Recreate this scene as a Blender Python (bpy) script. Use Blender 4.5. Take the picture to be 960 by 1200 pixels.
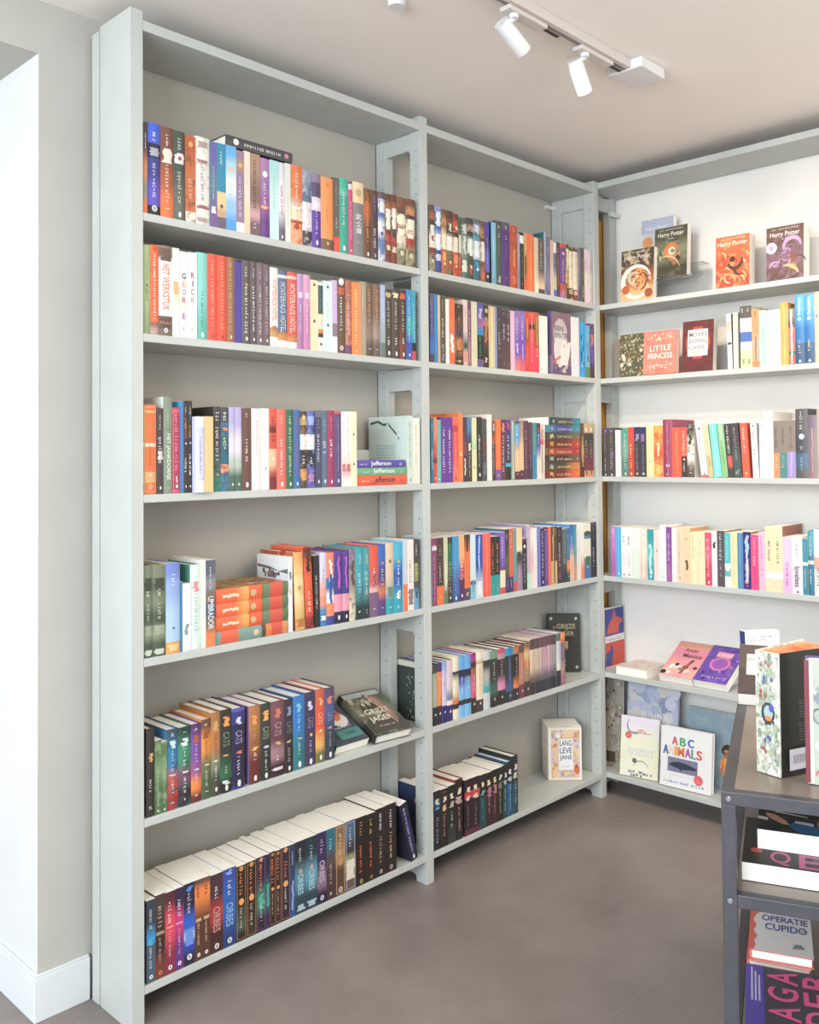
import bpy, bmesh, math, random, re
from mathutils import Vector, Matrix

for o in list(bpy.data.objects):
    bpy.data.objects.remove(o)
SC = bpy.context.scene
COL = SC.collection
R = math.radians

# ------------------------------------------------------------------ camera
cd = bpy.data.cameras.new('camera')
cam = bpy.data.objects.new('camera', cd)
COL.objects.link(cam)
cd.sensor_fit = 'HORIZONTAL'
cd.sensor_width = 36.0
cd.lens = 1076.773 * 36.0 / 960.0
cd.shift_y = (507.708 - 600.0) / 960.0
cd.clip_start = 0.05
_r = Vector((0.69709355, -0.71692265, -0.00908241))
_d = Vector((0.01192016, 0.02425443, -0.99963475))
_f = Vector((0.71688109, 0.69673067, 0.02545344))
m = Matrix.Identity(4)
for i in range(3):
    m[i][0], m[i][1], m[i][2] = _r[i], -_d[i], -_f[i]
m[0][3], m[1][3], m[2][3] = -1.1237, -1.9717, 1.3242
cam.matrix_world = m
SC.camera = cam

# ------------------------------------------------------------------ light
w = bpy.data.worlds.new('daylight')
SC.world = w
w.use_nodes = True
bg = w.node_tree.nodes['Background']
bg.inputs[0].default_value = (0.93, 0.965, 1.0, 1)
bg.inputs[1].default_value = 1.4

def area(name, loc, target, sx, sy, power, color):
    l = bpy.data.lights.new(name, 'AREA')
    l.shape = 'RECTANGLE'
    l.size, l.size_y, l.energy, l.color = sx, sy, power, color
    o = bpy.data.objects.new(name, l)
    COL.objects.link(o)
    o.location = loc
    o.rotation_euler = (Vector(target) - Vector(loc)).to_track_quat('-Z', 'Y').to_euler()
    return o

area('shop_window_daylight', (-3.1, -1.7, 1.72), (1.5, -0.9, 0.75), 2.6, 1.35, 140, (0.83, 0.925, 1.0))
area('street_door_daylight', (0.9, -4.6, 1.3), (1.0, 0.0, 1.1), 2.6, 2.2, 10, (0.95, 0.97, 1.0))
area('ceiling_lamp_panel', (1.0, -1.9, 2.40), (1.05, -1.75, 0.0), 1.6, 1.2, 36, (1.0, 0.87, 0.72))  # unseen area light added overhead to brighten floor and shelf edges
SC.view_settings.view_transform = 'Standard'
SC.view_settings.look = 'None'
SC.view_settings.exposure = 0.2
SC.view_settings.gamma = 1.0
SC.view_settings.use_curve_mapping = False

# ------------------------------------------------------------------ helpers
def lin(h, k=1.0):
    h = h.lstrip('#')
    if len(h) == 3:
        h = ''.join(c * 2 for c in h)
    v = []
    for i in (0, 2, 4):
        c = int(h[i:i + 2], 16) / 255.0
        c = c / 12.92 if c <= 0.04045 else ((c + 0.055) / 1.055) ** 2.4
        v.append(c * k)
    return (v[0], v[1], v[2], 1.0)

def ink(h):
    r, g, b, _ = lin(h)
    y = .3 * r + .6 * g + .1 * b
    k = .88
    return tuple(min(.70, (y + (c - y) * k) * .86 + .006) for c in (r, g, b)) + (1.0,)

MATS = {}
def flat(hexcol, rough=0.5, metal=0.0, key=None, spec=0.4):
    k = key or ('flat', hexcol, rough, metal)
    if k in MATS:
        return MATS[k]
    mt = bpy.data.materials.new('paint_' + hexcol)
    mt.use_nodes = True
    b = mt.node_tree.nodes['Principled BSDF']
    b.inputs['Base Color'].default_value = ink(hexcol) if metal == 0 else lin(hexcol)
    b.inputs['Roughness'].default_value = rough
    b.inputs['Metallic'].default_value = metal
    b.inputs['Specular IOR Level'].default_value = spec
    MATS[k] = mt
    return mt

def noisy(name, c1, c2, scale, rough=0.5, bump=0.0, detail=4, stretch=(1, 1, 1), spec=0.4, metal=0.0, rvar=0.0):
    mt = bpy.data.materials.new(name)
    mt.use_nodes = True
    nt = mt.node_tree
    b = nt.nodes['Principled BSDF']
    tc = nt.nodes.new('ShaderNodeTexCoord')
    mp = nt.nodes.new('ShaderNodeMapping')
    mp.inputs['Scale'].default_value = stretch
    nz = nt.nodes.new('ShaderNodeTexNoise')
    nz.inputs['Scale'].default_value = scale
    nz.inputs['Detail'].default_value = detail
    rp = nt.nodes.new('ShaderNodeValToRGB')
    rp.color_ramp.elements[0].position = 0.3
    rp.color_ramp.elements[1].position = 0.7
    rp.color_ramp.elements[0].color = lin(c1)
    rp.color_ramp.elements[1].color = lin(c2)
    nt.links.new(tc.outputs['Object'], mp.inputs[0])
    nt.links.new(mp.outputs[0], nz.inputs['Vector'])
    nt.links.new(nz.outputs['Fac'], rp.inputs[0])
    nt.links.new(rp.outputs[0], b.inputs['Base Color'])
    b.inputs['Roughness'].default_value = rough
    b.inputs['Specular IOR Level'].default_value = spec
    b.inputs['Metallic'].default_value = metal
    if rvar:
        mr = nt.nodes.new('ShaderNodeMapRange')
        mr.inputs['To Min'].default_value = rough - rvar
        mr.inputs['To Max'].default_value = rough + rvar
        nt.links.new(nz.outputs['Fac'], mr.inputs['Value'])
        nt.links.new(mr.outputs[0], b.inputs['Roughness'])
    if bump:
        bp = nt.nodes.new('ShaderNodeBump')
        bp.inputs['Strength'].default_value = bump
        bp.inputs['Distance'].default_value = 0.002
        nt.links.new(nz.outputs['Fac'], bp.inputs['Height'])
        nt.links.new(bp.outputs[0], b.inputs['Normal'])
    return mt

def parse_bands(spec):
    segs = []
    for tok in re.findall(r'([0-9a-f]{3,6})\*(\d+)([>/]?)', spec):
        segs.append((tok[0], float(tok[1]), tok[2]))
    tot = sum(s[1] for s in segs)
    return [(c, l / tot, j) for c, l, j in segs]

def print_mat(spec, noise=None, nscale=55.0, rough=0.42):
    """Printed paper: bands of colour from the top of the book to its foot, with optional mottled artwork."""
    k = ('print', spec, noise, nscale)
    if k in MATS:
        return MATS[k]
    mt = bpy.data.materials.new('printed_paper')
    mt.use_nodes = True
    nt = mt.node_tree
    b = nt.nodes['Principled BSDF']
    b.inputs['Roughness'].default_value = rough
    b.inputs['Specular IOR Level'].default_value = 0.35
    tc = nt.nodes.new('ShaderNodeTexCoord')
    segs = parse_bands(spec)
    if len(segs) == 1:
        src = nt.nodes.new('ShaderNodeRGB')
        src.outputs[0].default_value = ink(segs[0][0])
    else:
        sp = nt.nodes.new('ShaderNodeSeparateXYZ')
        nt.links.new(tc.outputs['UV'], sp.inputs[0])
        src = nt.nodes.new('ShaderNodeValToRGB')
        pts = []
        z = 1.0
        for i, (c, l, j) in enumerate(segs):
            up = segs[i - 1][2] if i else ''
            a = z - (l * 0.3 if up == '>' else 0.003)
            e = z - l + (l * 0.3 if j == '>' else 0.003)
            if i == 0:
                a = 1.0
            if i == len(segs) - 1:
                e = 0.0
            pts += [(a, c), (e, c)]
            z -= l
        pts = sorted(pts)
        cr = src.color_ramp
        cr.elements[0].position, cr.elements[0].color = pts[0][0], ink(pts[0][1])
        cr.elements[1].position, cr.elements[1].color = pts[-1][0], ink(pts[-1][1])
        for p, c in pts[1:-1]:
            el = cr.elements.new(min(max(p, 0.0), 1.0))
            el.color = ink(c)
        nt.links.new(sp.outputs['Y'], src.inputs[0])
    out = src.outputs[0]
    if noise:
        nz = nt.nodes.new('ShaderNodeTexNoise')
        nz.inputs['Scale'].default_value = nscale
        nz.inputs['Detail'].default_value = 3
        nt.links.new(tc.outputs['Object'], nz.inputs['Vector'])
        rp = nt.nodes.new('ShaderNodeValToRGB')
        rp.color_ramp.elements[0].position = 0.5
        rp.color_ramp.elements[1].position = 0.62
        nt.links.new(nz.outputs['Fac'], rp.inputs[0])
        mx = nt.nodes.new('ShaderNodeMixRGB')
        mx.inputs[2].default_value = ink(noise)
        ma = nt.nodes.new('ShaderNodeMath')
        ma.operation = 'MULTIPLY'
        ma.inputs[1].default_value = 0.75
        nt.links.new(rp.outputs[0], ma.inputs[0])
        nt.links.new(ma.outputs[0], mx.inputs[0])
        nt.links.new(out, mx.inputs[1])
        out = mx.outputs[0]
    nt.links.new(out, b.inputs['Base Color'])
    MATS[k] = mt
    return mt

def page_mat():
    k = 'pages'
    if k not in MATS:
        MATS[k] = noisy('paper_pages', 'e6e1d6', 'f6f3ec', 60, rough=0.8, stretch=(30, 1, 1), spec=0.2)
    return MATS[k]

def link_obj(name, me, parent=None):
    o = bpy.data.objects.new(name, me)
    COL.objects.link(o)
    if parent:
        o.parent = parent
    return o

def mesh_obj(name, bm, mats, parent=None, smooth=False, bevel=0.0):
    me = bpy.data.meshes.new(name)
    bm.normal_update()
    bm.to_mesh(me)
    bm.free()
    for mt in (mats if isinstance(mats, (list, tuple)) else [mats]):
        me.materials.append(mt)
    if smooth:
        for p in me.polygons:
            p.use_smooth = True
    o = link_obj(name, me, parent)
    if bevel:
        bv = o.modifiers.new('bevel', 'BEVEL')
        bv.width = bevel
        bv.segments = 2
        bv.limit_method = 'ANGLE'
    return o

def box(bm, x0, x1, y0, y1, z0, z1, mi=0):
    vs = [bm.verts.new(p) for p in ((x0, y0, z0), (x1, y0, z0), (x1, y1, z0), (x0, y1, z0),
                                    (x0, y0, z1), (x1, y0, z1), (x1, y1, z1), (x0, y1, z1))]
    for f in ((0, 3, 2, 1), (4, 5, 6, 7), (0, 1, 5, 4), (1, 2, 6, 5), (2, 3, 7, 6), (3, 0, 4, 7)):
        bm.faces.new([vs[i] for i in f]).material_index = mi
    return vs

def prism(bm, pts, z0, z1, mi=0):
    a = [bm.verts.new((p[0], p[1], z0)) for p in pts]
    b = [bm.verts.new((p[0], p[1], z1)) for p in pts]
    n = len(pts)
    for i in range(n):
        bm.faces.new((a[i], a[(i + 1) % n], b[(i + 1) % n], b[i])).material_index = mi
    bm.faces.new(list(reversed(a))).material_index = mi
    bm.faces.new(b).material_index = mi

def tube(bm, a, b, r0, r1=None, n=16, mi=0, cap=True):
    a, b = Vector(a), Vector(b)
    r1 = r0 if r1 is None else r1
    q = (b - a).to_track_quat('Z', 'Y')
    A, B = [], []
    for i in range(n):
        t = 2 * math.pi * i / n
        v = q @ Vector((math.cos(t), math.sin(t), 0))
        A.append(bm.verts.new(a + v * r0))
        B.append(bm.verts.new(b + v * r1))
    for i in range(n):
        bm.faces.new((A[i], A[(i + 1) % n], B[(i + 1) % n], B[i])).material_index = mi
    if cap:
        bm.faces.new(list(reversed(A))).material_index = mi
        bm.faces.new(B).material_index = mi

def empty(name, loc=(0, 0, 0), label=None, cat=None, group=None, mat=None):
    o = bpy.data.objects.new(name, None)
    o.empty_display_size = 0.03
    COL.objects.link(o)
    if mat is not None:
        o.matrix_world = mat
    else:
        o.location = loc
    tag(o, label, cat, group)
    return o

def tag(o, label=None, cat=None, group=None, kind=None):
    if label:
        o['label'] = label
    if cat:
        o['category'] = cat
    if group:
        o['group'] = group
    if kind:
        o['kind'] = kind
    return o

# ------------------------------------------------------------------ lettering
TEXTS = {}
def text_geo(s):
    """Outline of a word in Blender's own font, normalised to a 0..1 x 0..1 box: (verts, faces, aspect)."""
    if s in TEXTS:
        return TEXTS[s]
    cu = bpy.data.curves.new('word', 'FONT')
    cu.body = s
    cu.resolution_u = 3
    cu.offset = .014
    ob = bpy.data.objects.new('word', cu)
    COL.objects.link(ob)
    dg = bpy.context.evaluated_depsgraph_get()
    me = bpy.data.meshes.new_from_object(ob.evaluated_get(dg))
    vs = [v.co.copy() for v in me.vertices]
    fs = [tuple(p.vertices) for p in me.polygons]
    bpy.data.objects.remove(ob)
    bpy.data.curves.remove(cu)
    bpy.data.meshes.remove(me)
    if not vs:
        TEXTS[s] = ([], [], 1)
        return TEXTS[s]
    x0, x1 = min(v.x for v in vs), max(v.x for v in vs)
    y0, y1 = min(v.y for v in vs), max(v.y for v in vs)
    W, H = max(x1 - x0, 1e-6), max(y1 - y0, 1e-6)
    TEXTS[s] = ([((v.x - x0) / W, (v.y - y0) / H) for v in vs], fs, W / H)
    return TEXTS[s]

STROKES = [
    [(0, .2, 0, .72)], [(0, .2, 0, 1)], [(.0, .55, .0, .2), (.0, .55, .5, .7)], [(.0, .18, 0, .7), (.38, .56, 0, .7)],
    [(.0, .6, .22, .48)], [(.0, .18, .0, .7), (.36, .54, .1, .62), (.7, .86, 0, .7)], [(.05, .5, .05, .25), (.2, .4, .4, .75)],
    [(.0, .2, .1, .6), (.4, .6, -.2, .7)], [(.1, .62, .0, .3), (.1, .3, .3, .7)],
]

class Print:
    """Flat ink shapes laid on one face of a book. conv(a, b) maps face coordinates to local points."""
    def __init__(self, conv, nrm=(0, -1, 0)):
        self.bm = bmesh.new()
        self.base = conv
        self.nrm = nrm
        self.lift = 0.0          # later ink lies a hair above earlier ink
        self.mats = []
    def conv(self, a, b):
        p = self.base(a, b)
        return (p[0] + self.nrm[0] * self.lift, p[1] + self.nrm[1] * self.lift, p[2] + self.nrm[2] * self.lift)
    def mi(self, col):
        self.lift += 3e-6
        mt = flat(col, 0.5)
        if mt not in self.mats:
            self.mats.append(mt)
        return self.mats.index(mt)
    def quad(self, a0, a1, b0, b1, col, n=1):
        k = self.mi(col)
        for i in range(n):
            p, q = a0 + (a1 - a0) * i / n, a0 + (a1 - a0) * (i + 1) / n
            vs = [self.bm.verts.new(self.conv(*c)) for c in ((p, b0), (q, b0), (q, b1), (p, b1))]
            self.bm.faces.new(vs).material_index = k
    def poly(self, pts, col):
        k = self.mi(col)
        vs = [self.bm.verts.new(self.conv(*c)) for c in pts]
        self.bm.faces.new(vs).material_index = k
    def disc(self, a, b, r, col, rows=5, n=2, ry=None):
        ry = ry or r
        for i in range(rows):
            v0, v1 = -1 + 2 * i / rows, -1 + 2 * (i + 1) / rows
            hw = r * math.sqrt(max(0.0, 1 - ((v0 + v1) / 2) ** 2))
            self.quad(a - hw, a + hw, b + v0 * ry, b + v1 * ry, col, n)
    def text(self, s, col, fn):
        vs, fs, asp = text_geo(s)
        k = self.mi(col)
        bv = [self.bm.verts.new(self.conv(*fn(x, y))) for x, y in vs]
        for f in fs:
            try:
                self.bm.faces.new([bv[i] for i in f]).material_index = k
            except ValueError:
                pass
    def make(self, name, parent):
        if not self.bm.faces:
            self.bm.free()
            return None
        return mesh_obj(name, self.bm, self.mats, parent)

def squiggle(pr, rng, col, start, length, centre, height, down):
    """Unreadably small title: a line of letter-like strokes. down=True runs it down a spine."""
    adv = height * 0.78
    t = 0.0
    word = rng.randint(3, 8)
    while t < length - adv * 0.8:
        if word == 0:
            word = rng.randint(3, 8)
            t += adv * 0.55
            continue
        word -= 1
        for (u0, u1, v0, v1) in rng.choice(STROKES):
            a0, a1 = t + u0 * adv, t + u1 * adv
            lo, hi = centre + (v0 - 0.5) * height, centre + (v1 - 0.5) * height
            if down:
                pr.quad(lo, hi, start - a1, start - a0, col)
            else:
                pr.quad(start + a0, start + a1, lo, hi, col)
        t += adv

def blob(pr, rng, col, z1, z0, w, frac, n=None):
    n = n or max(3, min(7, int((z1 - z0) / 0.004)))
    for i in range(n):
        a, b = z0 + (z1 - z0) * i / n, z0 + (z1 - z0) * (i + 1) / n
        cx = w * (0.5 + rng.uniform(-.12, .12) * (1 if frac < .8 and frac > .3 else .4))
        hw = w * frac * rng.uniform(.3, .5)
        pr.quad(max(cx - hw, w * .03), min(cx + hw, w * .97), a, b, col, 3)

def spine_print(deco, w, h, seed, conv):
    rng = random.Random(seed)
    pr = Print(conv)
    for d in deco.split(' '):
        if not d:
            continue
        p = d.split(':')
        t = p[0]
        c = p[1] if len(p) > 1 else ''
        if t in 'gTVw' :
            if t == 'V':
                rngs = p[2]
            else:
                rngs = p[2]
            a, e = [float(v) / 100 for v in rngs.split('-')]
            z1, z0 = h * (1 - a), h * (1 - e)
        if t == 'g':
            fr = float(p[3]) if len(p) > 3 else .42
            squiggle(pr, rng, c, z1, z1 - z0, w * .5, min(w * fr * .8, .0105), True)
        elif t == 'T':
            fr = float(p[4]) if len(p) > 4 else .5
            hh = w * fr
            pr.text(p[3].replace('_', ' '), c, lambda x, y: (w * .5 + (y - .5) * hh, z1 - x * (z1 - z0)))
        elif t == 'V':
            n = len(p[3])
            for i, ch in enumerate(p[3]):
                s = (z1 - z0) / n
                pr.text(ch, c, lambda x, y, i=i, s=s: (w * (.24 + .52 * x), z1 - s * (i + .92) + y * s * .84))
        elif t == 'S':
            a, e = [float(v) / 100 for v in p[2].split('-')]
            z1, z0 = h * (1 - a), h * (1 - e)
            cs = c.split(',')
            n = len(p[3])
            for i, ch in enumerate(p[3]):
                s = (z1 - z0) / n
                g = min(.42 * w, s * .72 * text_geo(ch)[2])
                pr.text(ch, cs[i], lambda x, y, i=i, s=s, g=g: (w * .5 + (x - .5) * g, z1 - s * (i + .86) + y * s * .72))
        elif t == 'w':
            blob(pr, rng, c, z1, z0, w, float(p[3]) if len(p) > 3 else .85)
        elif t in 'dore':
            z = h * (1 - float(p[2]) / 100)
            sz = float(p[3]) if len(p) > 3 else {'d': .5, 'o': .26, 'r': .42, 'e': .6}[t]
            r = min(w, .05) * sz * .5
            if t == 'o':
                pr.disc(w * .5, z, r, c, 3, 1, r * 1.5)
            elif t == 'r':
                pr.disc(w * .5, z, r, c, 5, 2)
                pr.quad(w * .5 - r * .3, w * .5 + r * .3, z - r * .5, z + r * .5, '5a5450')
            else:
                pr.disc(w * .5, z, r, c, 6, 3)
        elif t == 'm':
            z = h * (1 - float(p[2]) / 100)
            s = min(w * .3, .008)
            pr.quad(w * .5 - s * .5, w * .5 + s * .5, z - s * .5, z, c)
            pr.quad(w * .5 - s * .25, w * .5 + s * .25, z, z + s * .5, c)
        elif t == 'x':
            k = .07
            pr.quad(w * k, w * (k + .06), h * .025, h * .975, c)
            pr.quad(w * (1 - k - .06), w * (1 - k), h * .025, h * .975, c)
            pr.quad(w * k, w * (1 - k), h * .967, h * .975, c, 3)
            pr.quad(w * k, w * (1 - k), h * .025, h * .033, c, 3)
    return pr

# ------------------------------------------------------------------ books
def dominant(spec):
    return max(parse_bands(spec), key=lambda s: s[1])[0]

def book_body(root, w, h, d, kind, spine_spec, noise=None, left=None, front=None, front_noise=None, nscale=55.0, fscale=40.0, page=None):
    """Cover (spine, two boards) and page block. Spine faces local -Y, front cover local +X."""
    bul = min(.0032, .1 * w) if kind == 'h' else 0.0
    t = .0022 if kind == 'h' else .0003
    t = min(t, w * .2)
    rec = .0035 if kind == 'h' else .0006
    sm = print_mat(spine_spec, noise, nscale)
    lm = sm if (left is None and len(parse_bands(spine_spec)) == 1) else print_mat((left or dominant(spine_spec)) + '*100' if '*' not in (left or '') else left, None)
    fm = print_mat(front if '*' in front else front + '*100', front_noise, fscale) if front else lm
    bm = bmesh.new()
    if kind == 'f':          # turned round: page edges to the room, spine to the wall
        pts = [(0, .001), (t, .001), (t, d - .002), (w - t, d - .002), (w - t, .001), (w, .001), (w, d), (0, d)]
        prism(bm, pts, 0, h)
    else:
        n = 6 if kind == 'h' else 1
        outer = []
        for i in range(n + 1):
            x = w * i / n
            outer.append((x, bul * (2 * i / n - 1) ** 2))
        inner = [(w - t, bul + t), (t, bul + t)]
        pts = outer + [(w, d), (w - t, d)] + inner + [(t, d), (0, d)]
        prism(bm, pts, 0, h)
    for f in bm.faces:
        f.normal_update()
        if abs(f.normal.x) > .9:
            cx = f.calc_center_median().x
            f.material_index = 1 if cx < w * .5 else 2
        elif f.normal.y > .9 and f.calc_center_median().y > d * .9:
            f.material_index = 1 if f.calc_center_median().x < w * .5 else 2
    uv = bm.loops.layers.uv.new('height')
    for f in bm.faces:
        for lp in f.loops:
            lp[uv].uv = (lp.vert.co.y / d, lp.vert.co.z / h)
    mesh_obj('cover', bm, [sm, lm, fm], root)
    bm = bmesh.new()
    if kind == 'f':
        box(bm, t, w - t, .004, d - .0022, rec, h - rec)
    else:
        box(bm, t * 1.02, w - t * 1.02, bul + t * 1.05, d - (rec if kind == 'h' else .0004), rec, h - rec)
        if kind == 'p':      # trimmed paperback block: the paper hides the thin card edges
            box(bm, .00004, w - .00004, bul + t, d - .0004, h - rec, h + .0002)
    mesh_obj('pages', bm, flat(page, .7) if page else page_mat(), root)
    return bul

def spine_conv(w, bul):
    def conv(a, b):
        x = min(max(a, 0.0), w)
        return (x, bul * (2 * x / w - 1) ** 2 - .0006, b)
    return conv

def left_art(root, kind, d, h, seed):
    """Pictures on the back board of the few books that show it."""
    rng = random.Random(seed)
    pr = Print(lambda a, b: (-.0006, a, b), (-1, 0, 0))
    if kind == 'branch':
        pts = [(.95, .9), (.75, .93), (.6, .88), (.48, .89), (.36, .8), (.25, .72), (.2, .66)]
        for (a, b), (c, e) in zip(pts, pts[1:]):
            pr.poly([(a * d, b * h - .004), (c * d, e * h - .003), (c * d, e * h + .003), (a * d, b * h + .004)], '4a4f4a')
        for i in range(9):
            pr.disc(rng.uniform(.15, .6) * d, rng.uniform(.66, .97) * h, .004, 'f4f0ec')
        for i in range(6):
            pr.quad(.3 * d, .8 * d, (.56 - .035 * i) * h, (.57 - .035 * i) * h, 'a8b8ae')
    elif kind == 'winter':
        pr.quad(.02 * d, .98 * d, .02 * h, .76 * h, 'd8dce4')
        pr.poly([(.02 * d, .84 * h), (.3 * d, .80 * h), (.6 * d, .85 * h), (.98 * d, .87 * h), (.98 * d, .83 * h), (.5 * d, .81 * h), (.02 * d, .77 * h)], '68707c')
        for i in range(20):
            pr.disc(rng.uniform(.3, .8) * d, rng.uniform(.72, .80) * h, rng.uniform(.003, .007), rng.choice(['6a5a5a', '8a6a60', '585860']), 4, 1)
    elif kind == 'storm':
        for i in range(26):
            pr.disc(rng.uniform(.08, .92) * d, rng.uniform(.5, .95) * h, rng.uniform(.008, .02), rng.choice(['c85a30', 'a83a28', 'e0884a', '8a2c22']), 5, 1)
        for pts in ([(.95, .98), (.8, .9), (.86, .86), (.7, .76), (.74, .72), (.62, .6)], [(.45, .99), (.36, .9), (.4, .86), (.3, .78)], [(.25, .97), (.15, .86), (.18, .82), (.1, .72)]):
            for (a, b), (c, e) in zip(pts, pts[1:]):
                pr.poly([(a * d - .0012, b * h), (c * d - .0012, e * h), (c * d + .0012, e * h), (a * d + .0012, b * h)], 'f4e4b8')
    elif kind == 'thicket':
        pr.quad(0.01 * d, .99 * d, .9 * h, .995 * h, 'd8d8c0')
        for i in range(130):
            pr.disc(rng.uniform(.03, .7) * d, h * rng.uniform(.03, .85), rng.uniform(.0015, .004), rng.choice(['6a7a72', '8a9a92', 'a8b4a8', '56665c']), 3, 1)
    elif kind == 'blurb':
        for k in range(14):
            z = h * (.68 - k * .035)
            squiggle(pr, rng, 'a8a8b0', .12 * d, .74 * d, z, .0022, False)
        pr.disc(.35 * d, .83 * h, .012, 'd8dce8', 3)
        pr.disc(.45 * d, .76 * h, .008, 'd89868', 3)
    elif kind == 'gold':
        pass
    pr.make('back_cover_picture', root)

def top_art(root, w, d, h, seed):
    rng = random.Random(seed)
    pr = Print(lambda a, b: (w + .0006, a, b), (1, 0, 0))
    for i in range(24):
        pr.disc(rng.uniform(.08, .9) * d, rng.uniform(.08, .92) * h, rng.uniform(.006, .018), rng.choice(['c8a860', 'a87838', 'd8602a', 'e8d0a0', '8a7048']), 4, 1)
    pr.make('front_cover_picture', root)

# ================================================================== SETTING
M_case = noisy('grey_case_paint', 'b2b6b2', 'b8bcb8', 8, rough=0.42, spec=0.35)
M_wall = noisy('wall_grey_paint', 'aeaba4', 'b3b0a9', 5, rough=0.85, bump=0.06, spec=0.2)
M_jamb = noisy('wall_white_paint', 'c9cac8', 'cfd0ce', 5, rough=0.8, bump=0.06, spec=0.2)
M_white = noisy('back_wall_white', 'e3e0da', 'e8e5df', 4, rough=0.85, bump=0.05, spec=0.2)
M_ceil = noisy('ceiling_plaster', 'efe9e2', 'f3ede6', 3, rough=0.9, bump=0.15, spec=0.15)
M_bay_shade = noisy('back_panel_grey', 'a8a49b', 'ada9a0', 5, rough=.8, spec=.2)  # darker than the wall: shade inside the bays is put into this grey
M_base = noisy('skirting_paint', 'cdd1d1', 'd2d6d6', 6, rough=0.5, spec=0.3)

def floor_mat():
    mt = bpy.data.materials.new('concrete_look_tiles')
    mt.use_nodes = True
    nt = mt.node_tree
    b = nt.nodes['Principled BSDF']
    tc = nt.nodes.new('ShaderNodeTexCoord')
    n1 = nt.nodes.new('ShaderNodeTexNoise')
    n1.inputs['Scale'].default_value = 2.6
    n1.inputs['Detail'].default_value = 8
    n1.inputs['Roughness'].default_value = .62
    rp = nt.nodes.new('ShaderNodeValToRGB')
    rp.color_ramp.elements[0].position = .32
    rp.color_ramp.elements[1].position = .7
    rp.color_ramp.elements[0].color = lin('756c68')
    rp.color_ramp.elements[1].color = lin('8c827d')
    br = nt.nodes.new('ShaderNodeTexBrick')
    br.inputs['Scale'].default_value = 1.0
    br.inputs['Mortar Size'].default_value = .0018
    br.inputs['Brick Width'].default_value = .9
    br.inputs['Row Height'].default_value = .45
    br.inputs['Color1'].default_value = (0, 0, 0, 1)
    br.inputs['Color2'].default_value = (0, 0, 0, 1)
    br.inputs['Mortar'].default_value = (1, 1, 1, 1)
    mp = nt.nodes.new('ShaderNodeMapping')
    mp.inputs['Location'].default_value = (.55, .32, 0)
    mx = nt.nodes.new('ShaderNodeMixRGB')
    mx.inputs[2].default_value = lin('aaa19e')
    ma = nt.nodes.new('ShaderNodeMath')
    ma.operation = 'MULTIPLY'
    ma.inputs[1].default_value = .16
    L = nt.links.new
    L(tc.outputs['Object'], n1.inputs['Vector'])
    L(tc.outputs['Object'], mp.inputs[0])
    L(mp.outputs[0], br.inputs['Vector'])
    L(n1.outputs['Fac'], rp.inputs[0])
    L(rp.outputs[0], mx.inputs[1])
    L(br.outputs['Color'], ma.inputs[0])
    L(ma.outputs[0], mx.inputs[0])
    L(mx.outputs[0], b.inputs['Base Color'])
    mr = nt.nodes.new('ShaderNodeMapRange')
    mr.inputs['To Min'].default_value = .3
    mr.inputs['To Max'].default_value = .48
    L(n1.outputs['Fac'], mr.inputs['Value'])
    L(mr.outputs[0], b.inputs['Roughness'])
    b.inputs['Specular IOR Level'].default_value = .4
    return mt

YW, XW, ZC, ZL, XJ = .207, 2.195, 2.443, 2.312, -.163
YD = .66
def struct(name, boxes, mt, bevel=0.0):
    bm = bmesh.new()
    for b in boxes:
        box(bm, *b)
    return tag(mesh_obj(name, bm, mt, bevel=bevel), kind='structure')

struct('floor', [(-4.2, XW + .2, -5.2, 1.6, -.12, 0)], floor_mat())
struct('ceiling', [(-4.2, XW + .2, -5.2, 1.6, ZC, ZC + .12)], M_ceil)
bm = bmesh.new()
box(bm, XJ, XW, YW, YD, 0, ZC)
box(bm, -1.75, XJ, YW, YD, ZL, ZC)
box(bm, -4.2, -1.75, YW, YD, 0, ZC)
wl = mesh_obj('wall_back', bm, [M_wall, M_jamb])
for p in wl.data.polygons:
    if p.normal.x < -.9 and p.center.x < 0:
        p.material_index = 1
tag(wl, kind='structure')
struct('wall_right', [(XW, XW + .15, -5.2, YD, 0, ZC)], M_white)
# skirting wraps the pier corner and runs into the opening
bm = bmesh.new()
prism(bm, [(XJ - .013, YW - .013), (-.037, YW - .013), (-.037, YW), (XJ, YW), (XJ, YD), (XJ - .013, YD)], 0, .103)
prism(bm, [(XJ - .009, YW - .009), (-.037, YW - .009), (-.037, YW), (XJ, YW), (XJ, YD), (XJ - .009, YD)], .103, .108)
tag(mesh_obj('baseboard_left', bm, M_base, bevel=.002), kind='structure')

# ================================================================== BOOKCASES
SH = [1.9135, 1.6232, 1.2397, .8524, .4777, .0911]
T = .0195
M_hole = flat('3a3c3b', .8)
def cbox(name, parent, boxes, bevel=.0012, mt=None):
    bm = bmesh.new()
    for b in boxes:
        box(bm, *b)
    return mesh_obj(name, bm, mt or M_case, parent, bevel=bevel)

def peg_holes(parent, pts, axis):
    bm = bmesh.new()
    for (x, y, z) in pts:
        n = Vector((-1, 0, 0)) if axis == 'x' else Vector((0, -1, 0))
        p = Vector((x, y, z)) + n * .0004
        tube(bm, p, p + n * .0002, .0022, n=8)
    mesh_obj('peg_holes', bm, M_hole, parent)

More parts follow.
